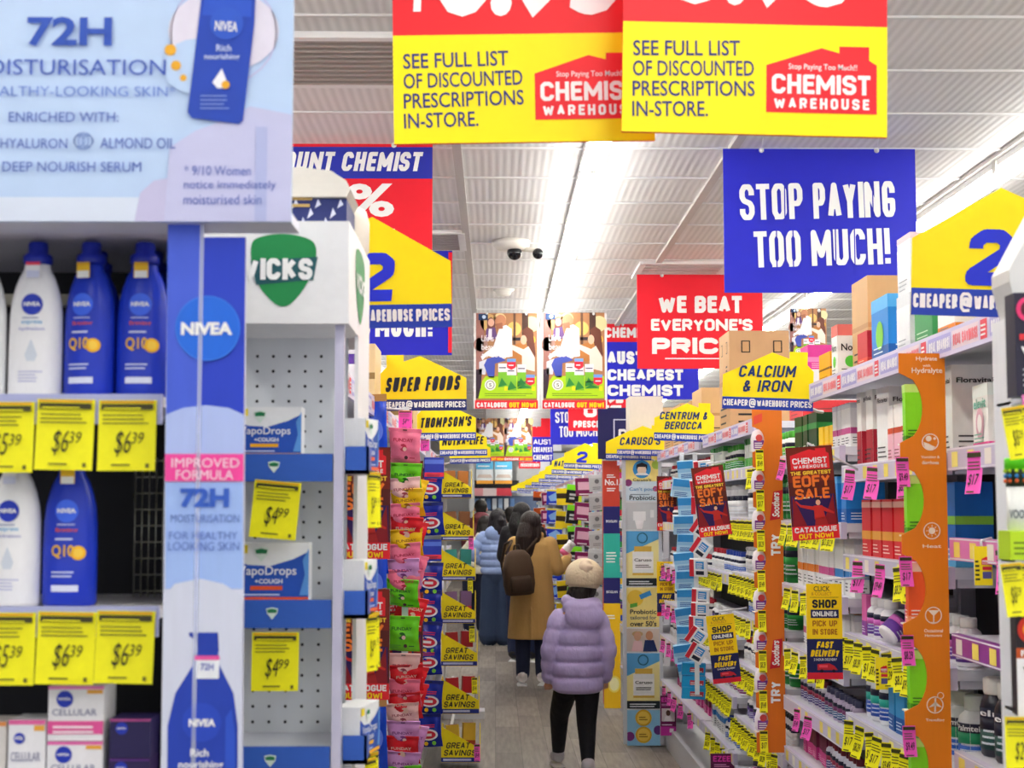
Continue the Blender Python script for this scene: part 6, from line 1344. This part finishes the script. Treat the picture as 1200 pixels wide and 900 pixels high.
# ============================================================ people
SKIN = 'd9a284'
def ell(z, rx, ry, cy=0, cx=0, n=20): return [(cx + rx * cos(2 * pi * i / n), cy + ry * sin(2 * pi * i / n), z) for i in range(n)]
def lerp(a, b, t): return tuple(x + (y - x) * t for x, y in zip(a, b))
def quilt(s_, per):
    q = (s_ / per) % 1; d = min(q, 1 - q) * per
    return .35 * sin(pi * q) - .75 * math.exp(-(d / .012) ** 2)
def torso(b, prof, mat, puff=0, per=.085, step=.012, lean=(0, 0)):
    zs = [p[0] for p in prof]; rr = []
    z = zs[0]; zt = zs[-1]
    while z < zt + 1e-6:
        j = max(i for i in range(len(prof)) if prof[i][0] <= z + 1e-9); j = min(j, len(prof) - 2)
        t = (z - prof[j][0]) / (prof[j + 1][0] - prof[j][0]); q = lerp(prof[j], prof[j + 1], t)
        f = 1 + quilt(z - zs[0], per) * puff
        h = (z - zs[0]) / (zt - zs[0])
        rr.append(ell(z, q[1] * f, q[2] * f, (q[3] if len(q) > 3 else 0) + lean[1] * h, lean[0] * h)); z += step
    b.rings(rr, mat)
def limb(b, pts, rad, mat, puff=0, per=.085, n=14):
    """smooth tapered limb through its joints"""
    P_, R_ = [], []; run = 0
    for i in range(len(pts) - 1):
        a, c = Vector(pts[i]), Vector(pts[i + 1]); L = (c - a).length; k = max(3, int(L / .012))
        for s_ in range(k):
            t = s_ / k; P_.append(a.lerp(c, t)); r = rad[i] + (rad[i + 1] - rad[i]) * t
            R_.append(r * (1 + puff * quilt(run + L * t, per)))
        run += L
    P_.append(Vector(pts[-1])); R_.append(rad[-1])
    for _ in range(6): P_ = [P_[0]] + [(P_[i - 1] + P_[i] * 2 + P_[i + 1]) / 4 for i in range(1, len(P_) - 1)] + [P_[-1]]
    b.tube(P_, R_, mat, n); b.ball(P_[0], R_[0], mat, 12, 8); b.ball(P_[-1], R_[-1] * .98, mat, 12, 8)
def hand(b, wr, el, H, side, mat, curl=.6, grip=None):
    """palm, four bent fingers of different length and a thumb, continuing the forearm"""
    d = (Vector(wr) - Vector(el)).normalized(); f = Vector((0, 1, 0)) if grip is None else Vector(grip)
    f = (f - d * f.dot(d)).normalized(); s_ = d.cross(f).normalized()
    s = H / 1.65; W = Vector(wr); pc = W + d * .05 * s
    b.tube([W, W + d * .03 * s, W + d * .085 * s], [.024 * s, .03 * s, .026 * s], mat, 10)
    for o_ in (-.018, .018): b.ball(pc + s_ * o_ * s + d * .02 * s, .02 * s, mat, 8, 6)
    for i in range(4):
        o_ = (-.03 + .02 * i) * s; L = (.068, .078, .074, .058)[i] * s; k = W + d * .083 * s + s_ * o_
        p1 = k + (d * cos(curl * .5) + f * sin(curl * .5)) * L * .45; p2 = p1 + (d * cos(curl * 1.3) + f * sin(curl * 1.3)) * L * .32; p3 = p2 + (d * cos(curl * 2) + f * sin(curl * 2)) * L * .25
        b.tube([k - d * .012 * s, k, p1, p2, p3], [.01 * s, .0095 * s, .009 * s, .0082 * s, .007 * s], mat, 8); b.ball(p3, .007 * s, mat, 6, 5)
    k = W + d * .03 * s + s_ * (-.026 * s) * side; t1 = k + (d * .55 - s_ * .6 * side + f * .35).normalized() * .034 * s; t2 = t1 + (d * .8 + f * .5).normalized() * .03 * s
    b.tube([k + s_ * .01 * s * side, k, t1, t2], [.012 * s, .0125 * s, .0105 * s, .008 * s], mat, 8); b.ball(t2, .008 * s, mat, 6, 5)
def person(loc, rz, H, label, body_vox, arms, legs, top, trousers, shoe, hair, head_turn=0, lean=(0, 0), skin=SKIN, head_drop=0, extra=None, lean_head=None):
    """arms/legs: joints for each side in body space (x right, y ahead); garments wrap the same joints"""
    o = empty('person', loc, (0, 0, rz), label=label, cat='person')
    b = MB(); mt = M(skin, .55)
    hx, hy = (lean_head or lean)
    nz, hz = .845 * H - head_drop, .925 * H - head_drop
    torso(b, [(.49 * H, .085 * H, .065 * H), (.55 * H, .088 * H, .066 * H), (.63 * H, .072 * H, .056 * H), (.72 * H, .088 * H, .062 * H), (.79 * H, .098 * H, .056 * H), (.825 * H - head_drop * .5, .05 * H, .036 * H)], mt, lean=lean)
    b.tube([(hx * .95, hy * .95, .79 * H - head_drop * .5), (hx, hy - .004, nz), (hx, hy, hz - .03 * H)], [.045 * H, .033 * H, .034 * H], mt, 12)
    T = Matrix.Rotation(head_turn, 3, 'Z')
    hp = lambda x, y, z: tuple(Vector((hx, hy, hz)) + T @ Vector((x * H, y * H, z * H)))
    b.ball(hp(0, -.004, .012), .058 * H, mt, 18, 12, .95, 1.12, 1.06); b.ball(hp(0, .016, -.026), .042 * H, mt, 16, 10, .95, 1.0, 1.1)
    b.tube([hp(0, .058, .008), hp(0, .068, -.008), hp(0, .064, -.014)], [.005 * H, .008 * H, .008 * H], mt, 8); b.tube([hp(-.018, .057, -.036), hp(.018, .057, -.036)], [.005 * H, .005 * H], mt, 8)
    for s_ in (-1, 1):
        b.ball(hp(s_ * .055, -.004, -.008), .016 * H, mt, 8, 8, .45, .8, 1.2)
        sh, el, wr = arms[0 if s_ < 0 else 1][:3]; limb(b, [sh, el, wr], [.034 * H, .026 * H, .017 * H], mt)
        g = arms[0 if s_ < 0 else 1]; hand(b, wr, el, H, s_, mt, g[3] if len(g) > 3 else .5, g[4] if len(g) > 4 else None)
        hp_, kn, an, toe = legs[0 if s_ < 0 else 1]; limb(b, [hp_, kn, an], [.056 * H, .036 * H, .023 * H], mt); b.tube([an, lerp(an, toe, .4), toe], [.024 * H, .024 * H, .016 * H], mt, 10)
    obj('body', solid(b, 'body', body_vox, 2), o)
    for s_ in (-1, 1):
        b = MB(); b.ball(hp(s_ * .022, .056, .004), .0065 * H, M('2a1a14', .2), 8, 6); obj('eye', b, o)
    b = MB(); b.ball(hp(0, .0605, -.036), .012 * H, M('a8545a', .5), 10, 6, 1.2, .4, .35); obj('mouth', b, o)
    b = MB(); top(b); col = b.mats[0]; obj('jacket', solid(b, 'jacket', .0085, 1), o)
    b = MB(); mt2, rad = trousers
    for (hp_, kn, an, toe) in legs: limb(b, [hp_, kn, lerp(kn, an, rad[3] if len(rad) > 3 else .97)], rad[:3], cloth(mt2, .8, (18, 18, 8), .5))
    b.ball((0, 0, .53 * H), .105 * H, cloth(mt2, .8, (18, 18, 8), .5), 14, 9, 1, .78, .95); obj('trousers', solid(b, 'trousers', .011, 3), o)
    for (hp_, kn, an, toe) in legs:
        b = MB(); b.tube([(an[0], an[1] - .03 * H, an[2] - .012 * H), lerp(an, toe, .35), lerp(an, toe, .8), toe], [.03 * H, .033 * H, .03 * H, .022 * H], M(shoe, .5), 12); b.ball((an[0], an[1] - .01 * H, an[2] + .005 * H), .033 * H, M(shoe, .5), 10, 8); b.ball(toe, .024 * H, M(shoe, .5), 10, 8)
        me = solid(b, 'shoe', .009, 2); q = obj('shoe', me, o)
        b = MB(); z0 = min(an[2], toe[2]) - .035 * H; b.tube([(an[0], an[1] - .04 * H, z0 + .012), lerp((an[0], an[1], z0 + .012), (toe[0], toe[1], z0 + .012), .5), (toe[0], toe[1], z0 + .012)], [.028 * H, .032 * H, .026 * H], M('f4f4f4', .5), 10); b.v = [(x, y, z0 + (z - z0) * .45) for x, y, z in b.v]; obj('sole', b, q)
    for nm, fn in hair.items():
        b = MB(); fn(b, hp); obj(nm, solid(b, nm, .009, 2), o)
    return o
def legs_(H, sx=.06, dl=0, dr=0, kl=0, kr=0):
    out = []
    for s_, dy, kb in ((-1, dl, kl), (1, dr, kr)):
        x = s_ * sx * H
        out.append(((x * .9, 0, .49 * H), (x, dy * .5 + .02 + kb, .27 * H), (x, dy, .062 * H), (x + s_ * .02 * H, dy + .1 * H, .032 * H)))
    return out
def hair_short(c, long=0, tail=0):
    def f(b, hp):
        m = cloth(c, .45, (90, 90, 6), .6); b.ball(hp(0, -.014, .022), .064 * 1.65, m, 16, 11, .98, 1.1, 1.0); b.ball(hp(0, -.035, -.012), .052 * 1.65, m, 14, 9, 1, .85, 1.1)
        if long:
            b.tube([hp(0, -.035, .0), hp(0, -.05, -.07), hp(0, -.052, -.07 - long * .5), hp(0, -.045, -.07 - long)], [.09, .105, .1, .045], m, 14)
            for s_ in (-1, 1): b.tube([hp(s_ * .045, -.005, .02), hp(s_ * .058, -.012, -.06), hp(s_ * .05, -.03, -.13)], [.035, .036, .02], m, 10)
        if tail: b.tube([hp(0, -.07, .02), hp(0, -.095, -.0), hp(0, -.085, -.07), hp(0, -.075, -.07 - tail)], [.03, .04, .036, .012], m, 12)
    return f
# --- girl in the lilac jacket
G = 1.28; gx, gd = .51, 9.62
LIL = cloth('c3b4e4', .42, (26, 26, 14), .5)
garms = [((-.118, 0, .985), (-.18, -.035, .80), (-.178, .04, .615), .7), ((.125, 0, .985), (.185, -.035, .80), (.175, .04, .615), .7)]
glegs = [((-.055, 0, .62), (-.085, .28, .36), (-.075, .44, .085), (-.085, .57, .045)), ((.06, 0, .62), (.06, .06, .34), (.06, 0, .085), (.075, .13, .045))]
def gtop(b):
    torso(b, [(.52, .138, .105), (.54, .152, .12), (.7, .156, .13), (.88, .148, .122), (.98, .125, .1), (1.05, .088, .08), (1.1, .07, .072)], LIL, .15, .098, .005)
    for a in garms: limb(b, [a[0], a[1], a[2]], [.06, .056, .046], LIL, .15, .09)
    b.ball((.025, -.06, 1.05), .11, LIL, 18, 12, 1.15, .8, .55); b.ball((.03, -.105, 1.0), .11, LIL, 18, 12, 1.15, .42, .75)
    b.tube([(.075 * sin(a), .06 * cos(a) - .01, 1.085 + .01 * cos(a)) for a in [i * pi / 8 for i in range(17)]], .035, LIL, 10); b.tube([(.03 + .085 * sin(a), .07 * cos(a) - .005, 1.07) for a in [i * pi / 8 for i in range(17)]], .034, LIL, 10)
def beanie(b, hp):
    m = cloth('e6d3b4', .95, (60, 60, 60), .6); b.ball(hp(0, -.006, .042), .12, m, 22, 14, 1.0, 1.06, .92)
def cuff(b, hp):
    m = cloth('dcc8a6', .95, (120, 120, 20), .6)
    for k in range(3): b.tube([hp(  .081 * sin(a), .087 * cos(a) - .006, .006 + .014 * k) for a in [i * pi / 11 for i in range(23)]], .0125, m, 8)
def pom(b, hp):
    m = M('e8d2b8', .95)
    for i in range(34):
        a, t = random.uniform(0, 2 * pi), random.uniform(-1, 1); q = math.sqrt(1 - t * t)
        b.ball(Vector(hp(.028, -.062, .085)) + Vector((.034 * q * cos(a), .034 * q * sin(a), .034 * t)), .019, m, 7, 5)
    b.ball(hp(.028, -.062, .085), .04, m, 10, 8)
def ghair(b, hp):
    m = cloth('1d1512', .45, (90, 90, 6), .6); b.ball(hp(0, -.02, -.02), .086, m, 14, 10, 1, 1, 1); b.tube([hp(0, -.05, -.03), hp(0, -.062, -.09), hp(0, -.05, -.12)], [.06, .055, .03], m, 12)
    b.tube([hp(-.05, .0, 0), hp(-.07, -.02, -.06), hp(-.085, -.01, -.1)], [.03, .03, .018], m, 10)
person((gx, gd, 0), R(4), G, 'girl seen from behind in a lilac puffer jacket, beige beanie and black leggings, walking', .009, garms, glegs, gtop, ('16161c', (.086, .064, .042, .93)), 'c9c6cc',
       {'beanie': beanie, 'beanie_cuff': cuff, 'pompom': pom, 'hair': ghair}, head_turn=R(-25), lean_head=(.045, .02))
# --- woman in the tan coat
Wd, wx = 14.6, .345
TAN = cloth('c0985a', .8, (14, 14, 6), .45)
warms = [((-.165, 0, 1.32), (-.225, .05, 1.06), (-.17, .22, .95), .6), ((.165, 0, 1.32), (.235, .0, 1.08), (.315, .2, 1.17), .9, (-.9, .3, .1))]
def wtop(b):
    torso(b, [(.44, .235, .165), (.6, .225, .16), (.85, .205, .15), (1.02, .19, .14), (1.2, .2, .145), (1.32, .185, .12), (1.39, .1, .085), (1.43, .07, .07)], TAN, .0)
    for a in warms: limb(b, [a[0], a[1], lerp(a[1], a[2], .92)], [.078, .07, .055], TAN)
    b.tube([(.085 * sin(a), .075 * cos(a) - .005, 1.41) for a in [i * pi / 8 for i in range(17)]], .03, TAN, 10)
    b.tube([(0, -.16, .44), (0, -.175, .75)], [.012, .008], TAN, 8)
person((wx, Wd, 0), R(-6), 1.62, 'woman with long dark hair in a knee length tan coat, holding a bottle', .009, warms, legs_(1.62, .055, .0, .05), wtop, ('1c2440', (.1, .075, .065)), 'f0f0f0',
       {'hair': hair_short('23140f', .2)}, head_turn=R(-38))
# her rucksack
o = empty('backpack', (wx - .12, Wd - .28, .86), (0, R(-4), R(10)), label='dark brown backpack worn by the woman in the tan coat', cat='backpack')
b = MB(); n = 24
def sq(z, rx, ry, cy=0): return [(rx * math.copysign(abs(cos(t)) ** .55, cos(t)), cy + ry * math.copysign(abs(sin(t)) ** .6, sin(t)), z) for t in [2 * pi * i / n for i in range(n)]]
b.rings([sq(z, rx, ry) for z, rx, ry in ((0, .1, .06), (.015, .13, .085), (.1, .145, .1), (.25, .14, .098), (.36, .115, .08), (.41, .07, .05), (.42, .03, .02))], M('4a3626', .8)); obj('main_bag', b, o)
b = MB(); b.rings([[(x, y - .1, z + .03) for x, y, z in sq(z, rx, ry)] for z, rx, ry in ((0, .07, .02), (.012, .1, .035), (.12, .1, .035), (.15, .085, .02))], M('3d2c1f', .8)); obj('front_pocket', b, o)
b = MB(); b.tube([(-.03, 0, .41), (-.02, 0, .46), (.02, 0, .46), (.03, 0, .41)], .01, M('2c2018', .8), 8); obj('carry_loop', b, o)
for s_ in (-1, 1): b = MB(); b.tube([(s_ * .09, .07, .38), (s_ * .12 + .1, .13, .5), (s_ * .15 + .1, .3, .47), (s_ * .16 + .08, .42, .3), (s_ * .14 + .06, .3, .12), (s_ * .1, .07, .06)], .014, M('3a2a1e', .8), 8); obj('strap', b, o)
BS = 1.25
o = empty('bottle', (wx + .285, Wd + .25, 1.2), (R(8), R(38), 0), label='white and pink bottle held up by the woman in the tan coat', cat='bottle'); o.scale = (BS,) * 3
b = MB(); b.lathe([(.034, 0), (.036, .01), (.036, .09), (.03, .105), (.028, .11)], M('f2eef0', .3)); obj('body', b, o); b = MB(); b.lathe([(.037, .02), (.037, .06)], M('e86a9a', .4)); obj('label_band', b, o); b = MB(); b.lathe([(.032, .11), (.032, .14), (.0005, .142)], M('f6f6f6', .3)); obj('cap', b, o)
# --- others, further away
def puffer(c, arms, z0, z1, rx, ry, puff=.12, hood=True, lean=(0, 0), r=(.075, .07, .055)):
    def f(b):
        m = cloth(c, .6); torso(b, [(z0, rx * .95, ry * .95), (z0 + .05, rx, ry), ((z0 + z1) / 2, rx, ry), (z1 - .12, rx * .95, ry * .9), (z1 - .04, rx * .55, ry * .6), (z1, rx * .4, ry * .5)], m, puff, .09, lean=lean)
        for a in arms: limb(b, [a[0], a[1], lerp(a[1], a[2], .95)], r, m, puff, .09)
        if hood: b.ball((lean[0], lean[1] - .1, z1 - .06), .13, m, 14, 10, 1.05, .6, .75)
    return f
a_blue = [((-.165, 0, 1.32), (-.31, -.06, 1.1), (-.17, .08, .98), .6), ((.165, 0, 1.32), (.2, .04, 1.07), (.1, .24, 1.0), .6)]
person((.015, 18.9, 0), R(-10), 1.64, 'woman in a pale blue puffer jacket and wide blue jeans, hand on hip', .012, a_blue, legs_(1.62, .06), puffer('93a8d8', a_blue, .86, 1.42, .2, .15), ('33425f', (.11, .115, .13)), 'ecebea', {'hair': hair_short('19131a', .06, .12)}, head_turn=R(30))
a_cr = [((-.03, .08, 1.22), (-.17, .14, 1.04), (-.09, .36, .93), .7), ((.27, .06, 1.22), (.24, .22, 1.0), (.02, .38, .93), .7)]
person((-.27, 20.5, 0), 0, 1.58, 'person in a cream padded jacket leaning, partly hidden by the savings bins', .012, a_cr, legs_(1.58, .055), puffer('d9d3c0', a_cr, .8, 1.34, .19, .14, .1, True, (.13, .08)), ('1c2238', (.1, .08, .075)), 'dcdcdc', {'hair': hair_short('1c1411', .1)}, lean=(.13, .08), head_drop=.03)
b = MB(); b.rings([[(x, y, z) for x, y, z in ell(z, rx, .02)] for z, rx in ((0, .05), (.02, .07), (.12, .07), (.14, .06))], M('f04a9a', .4)); obj('pink_pack', b, None, (-.31, 20.93, .85), 0, label='pink pack in the hands of the person in cream', cat='pack')
a_ma = [((-.19, 0, 1.46), (-.24, .02, 1.18), (-.22, .16, .98), .5), ((.19, 0, 1.46), (.24, .02, 1.18), (.22, .16, .98), .5)]
person((-.235, 24, 0), R(5), 1.8, 'tall person in a maroon hooded top with short black hair', .014, a_ma, legs_(1.8), puffer('7a3a42', a_ma, .9, 1.58, .22, .15, 0, True), ('20222c', (.11, .085, .07)), '333338', {'hair': hair_short('15120f')})
a_bk = [((-.18, 0, 1.4), (-.24, .03, 1.13), (-.15, .22, 1.02), .5), ((.18, 0, 1.4), (.24, .03, 1.13), (.15, .22, 1.02), .5)]
person((.3, 16.9, 0), R(-15), 1.72, 'person in a black jacket half hidden by the woman in tan', .012, a_bk, legs_(1.72), puffer('1c1a20', a_bk, .8, 1.5, .21, .15, 0, True), ('1f2a4c', (.11, .085, .075)), '2a2a30', {'hair': hair_short('161012', .04)}, head_turn=R(-30))
a_gr = [((-.18, 0, 1.38), (-.24, .05, 1.14), (-.12, .24, 1.12), .5), ((.18, 0, 1.38), (.24, .05, 1.14), (.12, .24, 1.12), .5)]
person((.22, 22.5, 0), R(12), 1.68, 'person in a light grey jacket and dark cap further down the aisle', .014, a_gr, legs_(1.68), puffer('b9bcbc', a_gr, .82, 1.46, .2, .15, .08, False), ('2a2c34', (.11, .085, .07)), '3a3a40', {'hair': hair_short('1a1614'), 'cap_brim': lambda b, hp: b.tube([hp(-.03, .06, .035), hp(0, .1, .03), hp(.03, .06, .035)], .02, M('1a1614', .6), 8)})
a_sm = [((-.17, 0, 1.36), (-.22, .03, 1.1), (-.2, .18, .95), .5), ((.17, 0, 1.36), (.22, .03, 1.1), (.2, .18, .95), .5)]
person((.055, 27, 0), R(-8), 1.66, 'dark haired person in charcoal, farthest one before the back counter', .014, a_sm, legs_(1.66), puffer('3a3a44', a_sm, .82, 1.44, .2, .15, 0, False), ('22242c', (.1, .08, .07)), '333338', {'hair': hair_short('17120f', .04)})
dup_ = [k for k, v in LABELS.items() if len(v) > 1]
if dup_: print('DUPLICATE LABELS', len(dup_), dup_[:12])
long_ = [k for k in LABELS if not 4 <= len(k.split()) <= 16]
if long_: print('BAD LENGTH', long_[:12])
